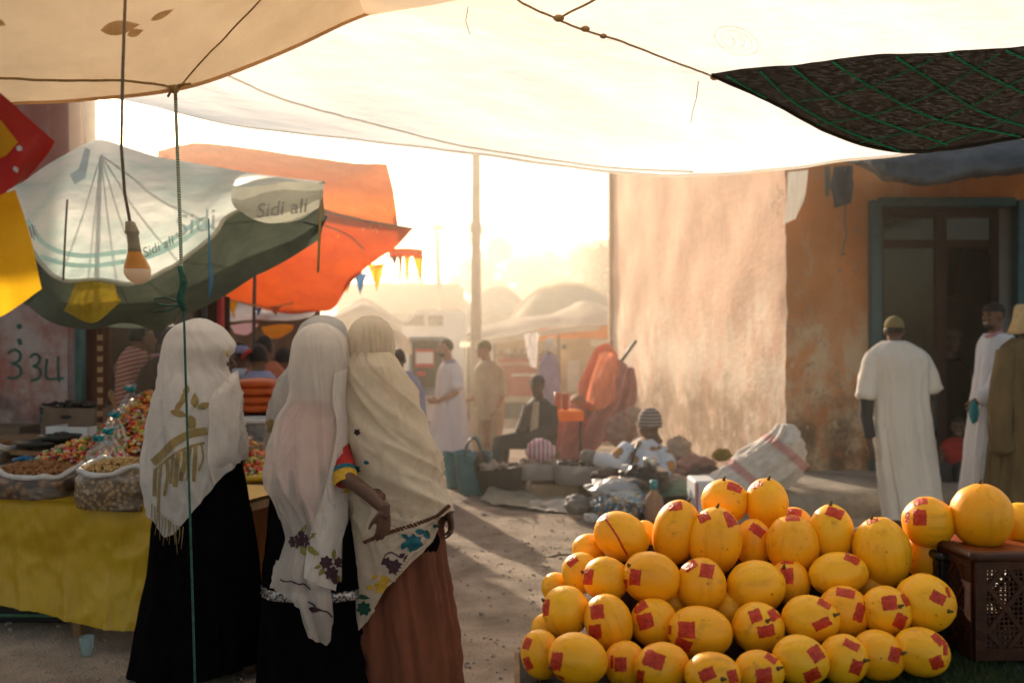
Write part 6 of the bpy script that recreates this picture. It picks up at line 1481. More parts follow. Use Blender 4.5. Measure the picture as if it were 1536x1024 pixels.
# ================================================================== melon stand
MZ = .655
std = thing('melon_stand', 'low stand with sloping dark board carrying the melon pile', 'stand', (1.0, 2.9, 0))
xl, xr_ = P(772, 0, 2.55).x, P(1640, 0, 2.6).x
xs_ = P(905, 0, 3).x
obj('platform', MB().box(((xl + xs_) / 2, 2.665, MZ - .03), (xs_ - xl, .67, .04)), MT['wood'], std, smooth=False); obj('platform', MB().box(((xs_ + xr_) / 2, 2.95, MZ - .031), (xr_ - xs_, 1.24, .04)), MT['wood'], std, smooth=False)
obj('tray_edge', MB().box(((xl + P(1230, 0, 2.4).x) / 2, 2.36, MZ + .0), (P(1230, 0, 2.4).x - xl, .02, .06)), MT['black_plastic'], std, smooth=False); obj('tray_edge', MB().box((xl - .012, 2.5, MZ - .01), (.02, .3, .05)), MT['black_plastic'], std, smooth=False)
for x in (xl + .1, xr_ - .1):
    for y in (2.45, 2.95 if x < 1 else 3.45): obj('leg', MB().box((x, y, (MZ - .05) / 2), (.06, .06, MZ - .051)), MT['wood'], std, smooth=False)
s = MB()
prof = [(P(865, 0, 2.78).x, P(1400, 0, 2.78).x, 2.78, MZ), (P(905, 0, 3.0).x, P(1390, 0, 3.0).x, 3.0, MZ + .12), (P(930, 0, 3.25).x, P(1370, 0, 3.25).x, 3.25, MZ + .26), (P(930, 0, 3.5).x, P(1370, 0, 3.5).x, 3.5, MZ + .26)]
for a, b in zip(prof, prof[1:]):
    s.add([(a[0], a[2], a[3]), (a[1], a[2], a[3]), (b[1], b[2], b[3]), (b[0], b[2], b[3])], [(0, 1, 2, 3)])
    s.add([(a[0], a[2], MZ - .005), (a[0], a[2], a[3]), (b[0], b[2], b[3]), (b[0], b[2], MZ - .005)], [(0, 1, 2, 3)]); s.add([(a[1], a[2], MZ - .005), (a[1], a[2], a[3]), (b[1], b[2], b[3]), (b[1], b[2], MZ - .005)], [(0, 1, 2, 3)])
a = prof[-1]; s.add([(a[0], a[2], MZ - .005), (a[0], a[2], a[3]), (a[1], a[2], a[3]), (a[1], a[2], MZ - .005)], [(0, 1, 2, 3)])
obj('sloping_board', s, MT['brown_wood'], std, smooth=False)
# artificial turf mat
tm = thing('turf_mat', 'dark green artificial turf mat under the melons and crates', 'mat', ((xl + xr_) / 2, 2.8, MZ - .01)); bl = MB(); rr = random.Random(5)
for i in range(15000):
    if i < 11500: x, y = rr.uniform(P(1180, 0, 2.5).x, P(1600, 0, 2.6).x), rr.uniform(2.38, 3.0)
    else: x, y = rr.uniform(xl - .02, xl + .14), rr.uniform(2.4, 2.6)
    l_ = rr.uniform(.012, .028); a = rr.uniform(0, 6.28); dx, dy = math.cos(a) * .0016, math.sin(a) * .0016; t = Vector((rr.gauss(0, .008), rr.gauss(0, .008), l_)); b = Vector((x, y, MZ - .008))
    bl.add([b + Vector((dx, dy, 0)), b - Vector((dx, dy, 0)), b + t], [(0, 1, 2)])
obj('backing', MB().box(((xl + xr_) / 2 + .01, 2.66, MZ - .0075), (xr_ - xl - .01, .64, .003)), MT['soil'], tm, smooth=False); p_ = obj('pile', bl, MT['turf'], tm, smooth=False); p_['kind'] = 'stuff'

# crates
def crate(name, label, px0, px1, py0, py1, Y, d, mat, rimmat, lattice, rot=0):
    a, b = P(px0, py0, Y), P(px1, py1, Y); w0 = b.x - a.x; h = a.z - b.z; Rz = Matrix.Rotation(rot, 3, 'Z'); o0 = Vector((a.x, Y, b.z))
    t = thing(name, label, 'crate', o0 + Rz @ Vector((w0 / 2, d / 2, 0)))
    L = lambda x, y, z: o0 + Rz @ Vector((x, y, z))
    th = .012
    def panel(nm, ox, oy, ux, L_, dia):
        m = MB(); U = Vector(ux); n_ = U.cross(UP)
        org = Vector((ox, oy, 0)); put = lambda s, z: L(*(org + U * s + UP * z))
        R2 = lambda ang: Rz @ Matrix((U, -n_, UP)).transposed() @ Matrix.Rotation(ang, 3, 'Y')
        for z0, z1 in ((0, .035), (h - .035, h)): m.box(put(L_ / 2, (z0 + z1) / 2), (L_, th, z1 - z0), R2(0))
        for s in (.017, L_ - .017): m.box(put(s, h / 2), (.034, th, h - .07), R2(0))
        if lattice:
            n1 = int(L_ / .014)
            for i in range(1, n1): m.box(put(i * L_ / n1, h / 2), (.0042, .005, h - .07), R2(0))
            n2 = int(h / .014)
            for i in range(1, n2): m.box(put(L_ / 2, i * h / n2), (L_ - .06, .0042, .0042), R2(0))
            for s_ in (-1, 1):
                for k in range(-3, 7):
                    x0 = k * .1; z0, z1 = .035, h - .035; x1 = x0 + (z1 - z0) * .8
                    if s_ < 0: x0, x1 = x1, x0
                    lo, hi = .034, L_ - .034
                    p, q = Vector((x0, z0)), Vector((x1, z1))
                    ts = sorted([0, 1] + [(e - x0) / (x1 - x0) for e in (lo, hi) if 0 < (e - x0) / (x1 - x0) < 1]); seg = [(u, v) for u, v in zip(ts, ts[1:]) if lo - 1e-6 <= x0 + (x1 - x0) * (u + v) / 2 <= hi + 1e-6]
                    for u, v in seg:
                        A_, B_ = p.lerp(q, u), p.lerp(q, v)
                        if (B_ - A_).length < .01: continue
                        mid_ = (A_ + B_) / 2; ang = -math.atan2(B_.y - A_.y, B_.x - A_.x); m.box(put(mid_.x, mid_.y), ((B_ - A_).length, .009 if s_ > 0 else .0096, .013), R2(ang))
        else:
            for i in range(1, 7): m.box(put(L_ / 2, i * h / 7), (L_ - .06, th * .7, .012), R2(0))
            for i in range(1, 7): m.box(put(i * L_ / 7, h / 2), (.012, th * .8, h - .07), R2(0))
            m.box(put(L_ / 2, h * .3), (L_ - .07, .003, h * .5), R2(0))
        obj(nm, m, MT[mat], t, smooth=False, mods='bevel' if not lattice else None)
    panel('front_panel', 0, 0, (1, 0, 0), w0, True); panel('back_panel', 0, d, (1, 0, 0), w0, True); panel('side_panel', 0, .012, (0, 1, 0), d - .024, True); panel('side_panel', w0, .012, (0, 1, 0), d - .024, True)
    rm_ = MB()
    r = .014; pts = [L(-.004, -.006, h + .002), L(w0 + .004, -.006, h + .002), L(w0 + .004, d + .006, h + .002), L(-.004, d + .006, h + .002)]
    for i in range(4): p, q = pts[i], pts[(i + 1) % 4]; rm_.tube([p, p.lerp(q, .03), p.lerp(q, .5), p.lerp(q, .97), q], r, 10)
    obj('rim', rm_, MT[rimmat], t); obj('base', MB().box(L(w0 / 2, d / 2, .006), (w0 - .02, d - .02, .01), Rz), MT[mat], t, smooth=False)
    return t
crate('fruit_crate', 'black plastic crate behind the brown lattice crate, right of the melon pile', 1412, 1475, 836, 995, 3.02, .36, 'black_plastic', 'black_plastic', False)
crate('fruit_crate', 'brown plastic lattice crate with orange rim at the right edge', 1462, 1640, 836, 990, 2.86, .36, 'crate_brown', 'crate_brown', True, R(3))
lidz = P(0, 834, 2.95).z
lid = thing('crate_lid', 'flat orange plastic lid lying across the two crates', 'lid', (P(1480, 0, 3.1).x, 3.1, lidz)); 
obj('plate', MB().box((P(1500, 0, 3.1).x, 3.12, lidz + .012), (.42, .36, .012)), MT['crate_rim'], lid, smooth=False, mods='bevel')

# ------------------------------------------------------------------ the melons
# centre x, y, half-width, half-height, turn of the long axis, depth, row, stickers (x, y, w, h, turn), stem (x, y)
ME = [
 (1087, 752, 35, 34, 0, 3.32, 'top', [(1102, 731, 23, 12, 20)], (1086, 720)),
 (1150, 755, 32, 38, 0, 3.30, 'top', [(1133, 726, 20, 11, -25)], (1153, 719)),
 (932, 804, 43, 36, 25, 3.16, 'fifth', [(905, 776, 18, 8, -25)], None),
 (1014, 798, 35, 50, 15, 3.17, 'fifth', [(1013, 759, 21, 13, -8)], (1033, 752)),
 (1072, 811, 40, 51, 5, 3.12, 'fifth', [(1056, 776, 18, 13, -25), (1096, 777, 17, 25, -20)], (1076, 761)),
 (1130, 815, 28, 37, 0, 3.2, 'fifth', [(1136, 795, 24, 14, 35)], None),
 (1189, 818, 39, 46, -3, 3.12, 'fifth', [(1189, 776, 22, 10, 0)], None),
 (1192, 786, 26, 26, 0, 3.34, 'top', [(1190, 769, 26, 14, 10)], None),
 (1247, 801, 33, 45, 0, 3.14, 'fifth', [(1252, 769, 26, 15, 20)], (1246, 757)),
 (1323, 828, 42, 53, -8, 3.06, 'fifth', [(1308, 780, 18, 8, -15)], (1306, 775)),
 (1389, 836, 30, 41, -12, 3.13, 'fifth', [(1369, 798, 16, 5, 0)], (1417, 862)),
 (884, 824, 26, 24, 0, 3.22, 'fourth', [], None),
 (967, 806, 22, 26, 0, 3.3, 'fifth', [], None),
 (872, 859, 29, 31, -30, 3.08, 'fourth', [(859, 842, 18, 10, -40)], None),
 (909, 868, 36, 33, 8, 3.0, 'fourth', [(883, 864, 14, 24, 8)], (875, 858)),
 (977, 866, 44, 39, 10, 2.97, 'fourth', [(953, 865, 17, 25, 5), (938, 878, 7, 20, 5)], (944, 848)),
 (1052, 878, 37, 42, 0, 2.97, 'fourth', [(1035, 847, 20, 15, -35), (1060, 856, 21, 21, 10)], None),
 (1134, 880, 44, 40, -12, 2.98, 'fourth', [], None),
 (1184, 874, 31, 34, 0, 3.04, 'fourth', [(1180, 864, 20, 25, 0), (1181, 843, 20, 5, 0)], (1176, 851)),
 (1258, 861, 44, 33, -8, 3.0, 'fourth', [(1278, 838, 24, 12, 25)], None),
 (1305, 880, 26, 24, 0, 3.06, 'fourth', [], None),
 (1388, 904, 44, 43, 20, 2.86, 'third', [(1407, 896, 24, 17, 28), (1422, 888, 5, 16, -20)], (1423, 916)),
 (1094, 915, 30, 30, 0, 2.99, 'third', [], None),
 (1010, 905, 26, 26, 0, 3.02, 'fourth', [], None),
 (834, 880, 22, 22, 0, 3.14, 'third', [], None),
 (849, 916, 36, 37, -10, 2.9, 'third', [(819, 911, 10, 26, 5)], (813, 899)),
 (913, 934, 36, 44, -18, 2.84, 'third', [(896, 917, 20, 22, -8), (893, 947, 19, 22, -5)], (873, 936)),
 (981, 934, 36, 37, 0, 2.87, 'third', [(960, 910, 22, 14, -30), (968, 931, 24, 24, -15)], None),
 (1050, 948, 49, 39, 5, 2.8, 'third', [(1030, 944, 26, 25, 0), (1025, 966, 25, 17, 20), (1005, 944, 5, 14, 0)], None),
 (1137, 941, 39, 38, 0, 2.83, 'third', [(1133, 923, 18, 20, -20), (1161, 921, 16, 18, -25), (1149, 946, 26, 18, -12)], (1151, 931)),
 (1216, 929, 43, 36, 8, 2.83, 'third', [(1237, 904, 22, 13, 28), (1233, 935, 27, 15, -25)], (1252, 922)),
 (1266, 918, 39, 39, 25, 2.88, 'third', [(1268, 889, 28, 13, 12), (1289, 918, 15, 28, 15)], (1298, 905)),
 (1330, 916, 37, 37, 15, 2.84, 'third', [(1334, 904, 23, 22, -8), (1350, 931, 18, 22, 25), (1358, 899, 9, 20, -25)], (1350, 909)),
 (820, 944, 24, 24, 0, 2.98, 'bottom', [], None),
 (811, 981, 30, 37, -10, 2.74, 'bottom', [(791, 965, 11, 18, 20), (790, 995, 16, 20, -25)], None),
 (867, 988, 45, 38, 15, 2.66, 'bottom', [(835, 991, 17, 28, 8), (838, 1016, 16, 8, 20)], (826, 1000)),
 (938, 996, 32, 35, 0, 2.72, 'bottom', [(931, 996, 18, 22, 0), (918, 992, 5, 20, 0)], None),
 (993, 1000, 42, 36, -15, 2.64, 'bottom', [(981, 989, 32, 25, 20), (960, 1014, 12, 20, 10)], None),
 (1069, 1012, 42, 34, 0, 2.56, 'bottom', [(1061, 1011, 24, 19, -25), (1099, 1014, 15, 20, -15)], (1084, 1018)),
 (1138, 1008, 38, 33, 0, 2.62, 'bottom', [(1146, 1013, 25, 24, -8), (1157, 986, 20, 12, 35)], (1167, 1002)),
 (1201, 990, 43, 37, 15, 2.66, 'bottom', [(1224, 980, 20, 25, -35), (1218, 1012, 25, 18, -25)], None),
 (1265, 989, 36, 38, 18, 2.7, 'bottom', [(1277, 967, 26, 12, 25), (1284, 1000, 18, 22, 20)], (1297, 990)),
 (1317, 982, 40, 37, 15, 2.73, 'bottom', [(1342, 981, 17, 22, 15)], (1353, 979)),
 (1382, 977, 42, 36, 12, 2.72, 'bottom', [(1408, 957, 21, 15, 50), (1418, 971, 7, 22, 0), (1405, 993, 19, 20, -20)], None),
 (1393, 783, 38, 38, 0, 3.1, 'crate', [(1381, 752, 22, 10, -8), (1380, 776, 20, 24, 0), (1361, 776, 6, 17, 0)], None),
 (1472, 774, 45, 49, 0, 3.06, 'crate', [], (1470, 725)),
 (1531, 786, 33, 32, 35, 3.14, 'crate', [], None),
]
RN = {'top': 'top', 'fifth': 'second', 'fourth': 'third', 'third': 'fourth', 'bottom': 'bottom', 'crate': 'crates'}
ORD = ['leftmost', 'second', 'third', 'fourth', 'fifth', 'sixth', 'seventh', 'eighth', 'ninth', 'tenth', 'eleventh', 'twelfth']
CNT = {0: 'plain yellow melon without stickers', 1: 'yellow melon with one red sticker', 2: 'yellow melon with two red stickers', 3: 'yellow melon with three red stickers'}
byrow = {}
for e in ME: byrow.setdefault(e[6], []).append(e)
for k in byrow: byrow[k].sort(key=lambda e: e[0])
for e in ME:
    cx, cy, hw, hh, turn, Y, row, stk, stem = e
    i = byrow[row].index(e); n = len(byrow[row]); ordn = ORD[i] + ('' if i == 0 else ' from left') if i < n - 1 else 'rightmost'
    lab = '%s, %s %s' % (CNT[len(stk)], ordn, 'of those on the crates' if row == 'crate' else 'in the %s row of the pile' % RN[row])
    if cx == 932: lab = 'yellow melon with one sticker and a thin red line down its side, upper left'
    if cx == 1472: lab = 'largest round yellow melon, standing on the crates'
    c = P(cx, cy, Y); long_v = hh > hw; a, b = (max(hw, hh) / F * Y, min(hw, hh) / F * Y)
    # local x = long axis
    ang = R(turn) + (math.pi / 2 if long_v else 0); Mr = Matrix.Rotation(ang, 3, 'Y')
    seed = cx * .37
    def fn(d, s=seed): return 1 + .02 * noise.noise(d * 1.5 + Vector((s, 0, 0))) + .012 * noise.noise(d * 4 + Vector((0, s, 0))) - .03 * d.x * (1 - abs(d.x)) + .004 * math.cos(10 * math.atan2(d.z, d.y))
    mb = MB(); mb.ell((0, 0, 0), (b, b, a), None, 40, 28, None)
    lv = []
    for v in mb.v:     # sphere poles laid on the long axis
        d = Vector((v.z / a, v.y / b, -v.x / b)); f = fn(d.normalized()) if d.length > 0 else 1; lv.append(Vector((v.z, v.y, -v.x)) * f)
    world = MB(); world.v = [c + Mr @ v for v in lv]; world.f = mb.f
    tree_m = bvh(world)
    me = bpy.data.meshes.new('melon'); me.from_pydata(lv, [], mb.f); me.polygons.foreach_set('use_smooth', [True] * len(me.polygons)); me.materials.append(MT['melon_rind'])
    bm = bmesh.new(); bm.from_mesh(me); bmesh.ops.remove_doubles(bm, verts=bm.verts, dist=1e-5); bmesh.ops.recalc_face_normals(bm, faces=bm.faces); bm.to_mesh(me); bm.free()
    o = bpy.data.objects.new('melon', me); COL.objects.link(o); o.location = c; o.rotation_euler = Mr.to_euler()
    tag(o, lab, 'melon', 'yellow melons for sale')
    def kid(name, m, mat):
        q = obj(name, m, mat, None, True); q.parent = o; wl_ = q.location.copy(); q.location = Mr.transposed() @ (wl_ - c); q.rotation_euler = Mr.transposed().to_euler(); return q
    for sx, sy, sw, sh, st_ in stk:
        r2 = R(st_); co, si = math.cos(r2), math.sin(r2); rj = random.Random(int(sx * 7 + sy)); n_ = 7
        edge = [(-.5 + t / n_, -.5) for t in range(n_)] + [(.5, -.5 + t / n_) for t in range(n_)] + [(.5 - t / n_, .5) for t in range(n_)] + [(-.5, .5 - t / n_) for t in range(n_)]
        poly = []
        for ex, ey in edge:
            u, v = ex * sw * (1 + rj.uniform(-.10, .06)), ey * sh * (1 + rj.uniform(-.12, .07)); poly.append((sx + u * co - v * si, sy + u * si + v * co))
        m = mark(tree_m, [poly], .0008, 4)
        if m.f: kid('red_sticker', m, MT['melon_sticker'])
    if cx == 932: kid('red_line', mark(tree_m, stroke([(908, 778), (918, 792), (928, 808), (934, 820), (941, 832)], 3), .0008, 4), MT['melon_sticker'])
    if stem:
        q = drop(tree_m, stem[0], stem[1], 0)
        if q is None:
            q = tree_m.find_nearest(P(stem[0], stem[1], Y))[0]
        d = (q - c).normalized(); m = MB(); m.tube([q - d * .003, q + d * .004, q + d * .011 + Vector((.004, 0, .002))], [.008, .0045, .003], 8); kid('stem', m, MT['melon_stem'])
# ================================================================== people
def ground_at(px, Y): x = P(px, 0, Y).x; return Vector((x, Y, gz(x, Y)))
def person(label, px, Y, group=None, z=None):
    b = ground_at(px, Y)
    if z is not None: b.z = z
    return thing('person', label, 'person', b, group)
def drape(tree, rows, lift, nu, nv, Yf, disp=None, drop_=None):
    g_ = []
    for r in rows:
        q = []
        for x, y in r:
            h = drop(tree, x, y, lift); q.append(h if h is not None else P(x, y, Yf))
        g_.append(q)
    return sheet(g_, nu, nv, disp)

# ---------- first veiled woman (left)
Y = 4.68; w1 = person('woman in black dress and long white veil with golden pattern, left of the group', 292, Y)
b1 = MB(); hc = P(317, 541, Y); f1 = Vector((.92, .3, 0)); head(b1, hc, f1, .215); nk = P(300, 592, Y)
torso(b1, nk, P(300, 770, Y), .15); arm(b1, [P(268, 625, Y), P(262, 700, Y), P(300, 715, Y + .12)]); arm(b1, [P(325, 625, Y), P(325, 690, Y), P(310, 712, Y + .12)])
for px in (262, 335): b1.tube([P(px, 760, Y), P(px, 880, Y), P(px - 6, 985, Y)], [.08, .055, .036], 12)
for px, s in ((232, -1), (352, 1)): q = ground_at(px, Y); b1.tube([q + Vector((0, 0, .09)), q + Vector((0, .0, .045)), q + Vector((.08, .03, .035))], [.036, .036, .03], 10)
obj('body', remesh(b1, .0075, 3), MT['skin_dark'], w1)
sk = sil([(640, 262, 350), (700, 250, 358), (740, 241, 363), (800, 232, 370), (860, 227, 377), (920, 214, 383), (960, 207, 386), (1010, 198, 386), (1030, 196, 386)], Y, .75, hem=lambda c, s: 1000 + 10 * (-c) - 8 * (s < -.3) + (18 if s < 0 else 0) * .3, folds=fold(.035, 2.6, .35, 3, .3, .6), nu=120, nv=50)
obj('dress', sk, MT['black_cloth'], w1)
vrows = [(478, 296, 304), (480, 284, 313), (484, 272, 322), (492, 261, 333), (502, 253, 341), (515, 248, 348), (524, 247, 349), (534, 246, 341), (548, 244, 337), (560, 243, 340), (568, 241, 348), (580, 239, 352), (600, 234, 356), (640, 227, 357), (680, 222, 357), (720, 221, 356), (760, 226, 352), (800, 234, 350)]
hemf = lambda c, s: lin([(-1, 752), (-.75, 772), (-.45, 796), (-.2, 790), (.2, 765), (.6, 730), (1, 690)], c + (.25 if s < 0 else 0))
v1 = sil(vrows, Y, .95, hem=hemf, folds=lambda th, v, a=fold(.028, 1.9, 1.0, 8, 1.3, .3, .05, 1.6): a(th, v), nu=150, nv=90, dmax=.24)
vo1 = obj('veil', v1, MT['veil'], w1); tv1 = bvh(v1)
gd = []
gd += [petal(256, 616, 28, 11, .3), petal(262, 618, 26, 9, -1.0), petal(272, 608, 30, 10, -1.25), petal(276, 592, 16, 10, -1.1), petal(292, 612, 24, 12, -1.55), petal(296, 612, 22, 10, -.35), petal(284, 622, 24, 13, 1.2), petal(279, 638, 13, 16, -.3)]
gm = mark(tv1, gd, .003, 5); obj('golden_flower', gm, MT['gold_print'], vo1)
obj('golden_band', mark(tv1, stroke([(230, 694), (245, 680), (262, 663), (285, 651), (309, 646)], 12) + stroke([(232, 706), (250, 690), (270, 676), (290, 668), (306, 664)], 4), .003, 6), MT['gold_print'], vo1)
gm = MB(); rr = random.Random(8)
for k in range(9):
    x = 234 + k * 8.5; y = lin([(230, 706), (270, 678), (310, 662)], x); gm = mark(tv1, stroke([(x, y), (x + rr.uniform(-3, 3), y + 22), (x - 4 + rr.uniform(-2, 2), y + rr.uniform(35, 70))], rr.uniform(3, 7)), .003, 6, gm)
obj('golden_stripe', gm, MT['gold_print'], vo1)
ve = MB().grid(drape(tv1, [[(333, 575), (346, 562), (357, 554)], [(314, 598), (337, 592), (357, 590)], [(310, 640), (334, 640), (356, 640)], [(313, 690), (336, 690), (354, 688)], [(318, 726), (334, 722), (346, 712)]], .014, 30, 50, Y - .02, wrinkle(.012, 9, 5, (2, 1, .5), (0, -1, 0))))
obj('veil_end', ve, MT['veil'], w1)
ts = MB()
for k in range(12):
    x = 228 + k * 4.2 + rr.uniform(-1, 1); y = lin([(222, 752), (240, 772), (262, 792), (282, 795)], x); a = P(x, y - 4, Y - .17 + .012 * k * 0); h = drop(tv1, x, y - 5, .004); a = h if h is not None else a
    ts.tube([a, a + Vector((rr.uniform(-.006, .006), -.004, -.04)), a + Vector((rr.uniform(-.012, .012), -.004, -rr.uniform(.08, .13)))], [.003, .0022, .0012], 5)
obj('tassels', ts, MT['gold_print'], vo1)
obj('earring', MB().ell(P(341, 530, Y - .1), (.006, .006, .016), None, 8, 6), MT['yellow_thread'], w1)
for px, d in ((222, -.04), (352, .03)):
    q = ground_at(px, Y + d); m = MB(); m.ell(q + Vector((.035, .02, .04)), (.13, .05, .042), Matrix.Rotation(.3, 3, 'Z'), 18, 10); obj('slipper', m, MT['leather'], w1)

# ---------- woman behind (fourth veil)
Y = 4.98; w4 = person('mostly hidden woman in pale veil just behind the pink shouldered woman', 470, Y)
b4 = MB(); head(b4, P(484, 535, Y), Vector((.3, .95, 0)), .215); torso(b4, P(478, 590, Y), P(468, 740, Y), .15)
for px in (450, 488): b4.tube([P(px, 740, Y), P(px, 860, Y), P(px, 965, Y)], [.08, .055, .036], 12)
obj('body', remesh(b4, .0085, 3), MT['skin_dark'], w4)
v4 = sil([(473, 478, 492), (476, 466, 505), (482, 456, 514), (495, 448, 520), (520, 444, 522), (545, 440, 522), (562, 426, 522), (590, 414, 522), (630, 404, 520), (668, 400, 518), (700, 402, 516)], Y, .85, hem=lambda c, s: 672 + 20 * (c + 1), folds=fold(.022, 2, .9, 14, .6, .2, .05), nu=110, nv=60, dmax=.22)
vo4 = obj('veil', v4, MT['veil_cool'], w4); obj('golden_flower', mark(bvh(v4), [petal(399, 634, 18, 14, .2), petal(402, 648, 16, 12, -.7)], .003, 5), MT['gold_print'], vo4)
obj('dress', sil([(640, 416, 512), (720, 412, 516), (860, 402, 530), (985, 398, 540)], Y, .7, folds=fold(.03, 2.6, .4, 33, .2, .5), nu=90, nv=30), MT['black_cloth'], w4)

# ---------- woman in the middle: white scarf over pink
Y = 4.46; w2 = person('woman in long white scarf over pink top and black skirt, middle of the group', 475, Y)
b2 = MB(); head(b2, P(483, 545, Y), Vector((.95, .25, 0)), .215); torso(b2, P(474, 600, Y), P(470, 770, Y), .16)
b2.tube([P(500, 635, Y), P(512, 690, Y - .10), P(519, 722, Y - .17)], [.04, .037, .035], 12); b2.tube([P(519, 716, Y - .17), P(552, 740, Y - .26), P(578, 766, Y - .29)], [.035, .031, .022], 12)
hand(b2, P(577, 765, Y - .29), (-.06, -.05, -1), (-.6, .75, 0), .9, .42, 1, .02)
arm(b2, [P(440, 640, Y), P(438, 715, Y + .03), P(470, 735, Y + .12)])
for px in (440, 505): b2.tube([P(px, 760, Y), P(px, 880, Y), P(px, 1010, Y)], [.08, .055, .036], 12); q = ground_at(px, Y); b2.tube([q + UP * .08, q + UP * .04, q + Vector((.05, .12, .03))], [.036, .035, .03], 10)
obj('body', remesh(b2, .0055, 3), MT['skin_dark'], w2)
tp2 = sil([(596, 452, 496), (606, 440, 504), (625, 426, 511), (660, 417, 514), (700, 414, 515), (740, 418, 514), (775, 424, 512)], Y, .75, folds=fold(.012, 3, 1.0, 9, .3), nu=80, nv=40, dmax=.17); obj('top', tp2, MT['pink_cloth'], w2)
sl = MB(); sl.tube([P(500, 640, Y), P(507, 668, Y - .05), P(514, 700, Y - .11), P(519, 722, Y - .165)], [.045, .054, .055, .046], 20); obj('sleeve', sl, MT['red_cloth'], w2)
obj('underscarf', sil([(492, 466, 492), (497, 455, 502), (510, 448, 510), (535, 445, 514), (565, 446, 512), (600, 446, 508)], Y - .02, .85, nu=50, nv=24, dmax=.13), MT['veil'], w2)
obj('sleeve_trim', MB().tube([P(516.5, 712, Y - .14) , P(520, 728, Y - .175)], [.056, .0535], 20, cap=False), MT['yellow_thread'], w2); obj('sleeve_trim', MB().tube([P(515, 705, Y - .125), P(516.3, 711, Y - .138)], [.0545, .054], 20, cap=False), MT['teal_thread'], w2)
obj('skirt', sil([(700, 416, 520), (760, 410, 530), (800, 404, 542), (862, 398, 550), (874, 394, 552)], Y, .75, folds=fold(.02, 2.4, .4, 19, .2, .4), nu=100, nv=30), MT['black_cloth'], w2)
obj('lower_skirt', sil([(868, 399, 548), (885, 397, 549), (930, 394, 554), (1000, 392, 562), (1040, 390, 566)], Y, .75, folds=fold(.035, 3, .3, 29, .1, .6), nu=110, nv=30), MT['black_cloth'], w2)
tr = sil([(873, 393, 553), (880, 393, 553), (888, 394, 553)], Y, .755, folds=fold(.02, 2.4, .4, 19, .2, .4), nu=100, nv=6, close_top=False); obj('silver_trim', tr, MT['silver_trim'], w2)
srows = [(485, 475, 485), (487, 462, 496), (492, 453, 505), (502, 445, 514), (518, 439, 521), (540, 436, 523), (565, 436, 521), (585, 438, 519), (604, 434, 519), (625, 420, 520), (660, 411, 521), (700, 406, 521), (730, 408, 521), (760, 424, 521), (800, 436, 520), (840, 424, 518), (868, 419, 517), (900, 430, 516), (950, 450, 512)]
h2 = lambda c, s: (lin([(-1, 868), (-.6, 872), (-.25, 880), (-.05, 890), (.0, 930), (.25, 944), (.6, 950), (1, 936)], c) if s > -.35 else 720)
s2_ = sil(srows, Y - .03, lambda y: lin([(600, .9), (760, 1.25), (900, 1.9)], y), hem=h2, folds=fold(.024, 2.1, .8, 11, 1.2, .2, .05, 1.6), nu=170, nv=110, dmax=.235)
so2 = obj('scarf', s2_, MT['veil_sheer'], w2); t2_ = bvh(s2_)
band = MB().grid(drape(t2_, [[(500, 560), (512, 555), (521, 552)], [(497, 600), (510, 600), (521, 600)], [(503, 650), (513, 650), (520, 650)], [(485, 740), (506, 740), (519, 740)], [(462, 810), (492, 815), (518, 815)], [(452, 866), (485, 880), (515, 890)]], .010, 34, 80, Y - .15, wrinkle(.009, 9, 15, (2, 1, .4), (0, -1, 0)))); obj('scarf_fold', band, MT['veil'], so2)
t2_ = bvh([s2_, band])
fl_ = MB(); lf = MB()
for x, y, r in ((443, 812, 11), (456, 811, 11), (452, 800, 6), (489, 843, 11), (497, 859, 12), (508, 843, 9), (503, 870, 7)): mark(t2_, flower(x, y, r, 7, x * .7), .0025, 4, fl_)
for x, y, l_, w, a in ((452, 800, 16, 7, -1.1), (462, 806, 15, 7, -.5), (452, 818, 18, 10, 1.2), (462, 818, 18, 10, .9), (468, 826, 12, 8, .5), (500, 838, 16, 7, -1.5), (486, 852, 14, 8, 2.2), (508, 862, 20, 9, 1.4), (482, 848, 12, 6, 2.8)): mark(t2_, [petal(x, y, l_, w, a)], .002, 4, lf)
obj('plum_flowers', fl_, MT['plum_thread'], so2); obj('embroidered_leaves', lf, MT['leaf_thread'], so2)
obj('stitched_edge', mark(t2_, stroke([(421, 868), (428, 872), (438, 871), (447, 876), (456, 875), (466, 883)], 2.2) + stroke([(461, 902), (470, 905), (478, 914), (490, 917), (497, 924)], 2.5) + [petal(462, 912, 18, 9, .2)], .003, 4), MT['plum_thread'], so2)

# ---------- woman on the right: cream shawl, rust skirt
Y = 4.52; w3 = person('woman wrapped in cream shawl with flowered end and rust brown skirt, right of the group', 600, Y)
b3 = MB(); head(b3, P(557, 526, Y + .03), Vector((-.35, .93, 0)), .215); torso(b3, P(562, 590, Y), P(600, 780, Y), .17)
arm(b3, [P(595, 610, Y), P(628, 700, Y - .02), P(668, 762, Y - .05)], (.04, .038, .028)); hand(b3, P(671, 762, Y - .05), (.26, -.12, -1), (-.9, -.35, -.1), .95, .62, -1)
arm(b3, [P(540, 620, Y), P(535, 700, Y - .05), P(552, 737, Y - .17)], (.04, .036, .026)); hand(b3, P(549, 738, Y - .2), (1, -.1, -.05), (0, .6, -1), .72, .9, 1)
for px in (580, 640): b3.tube([P(px, 760, Y), P(px, 880, Y), P(px, 1000, Y)], [.08, .055, .036], 12); q = ground_at(px, Y); b3.tube([q + UP * .08, q + UP * .04, q + Vector((-.02, .14, .03))], [.036, .035, .03], 10)
obj('body', remesh(b3, .0055, 3), MT['skin_dark'], w3)
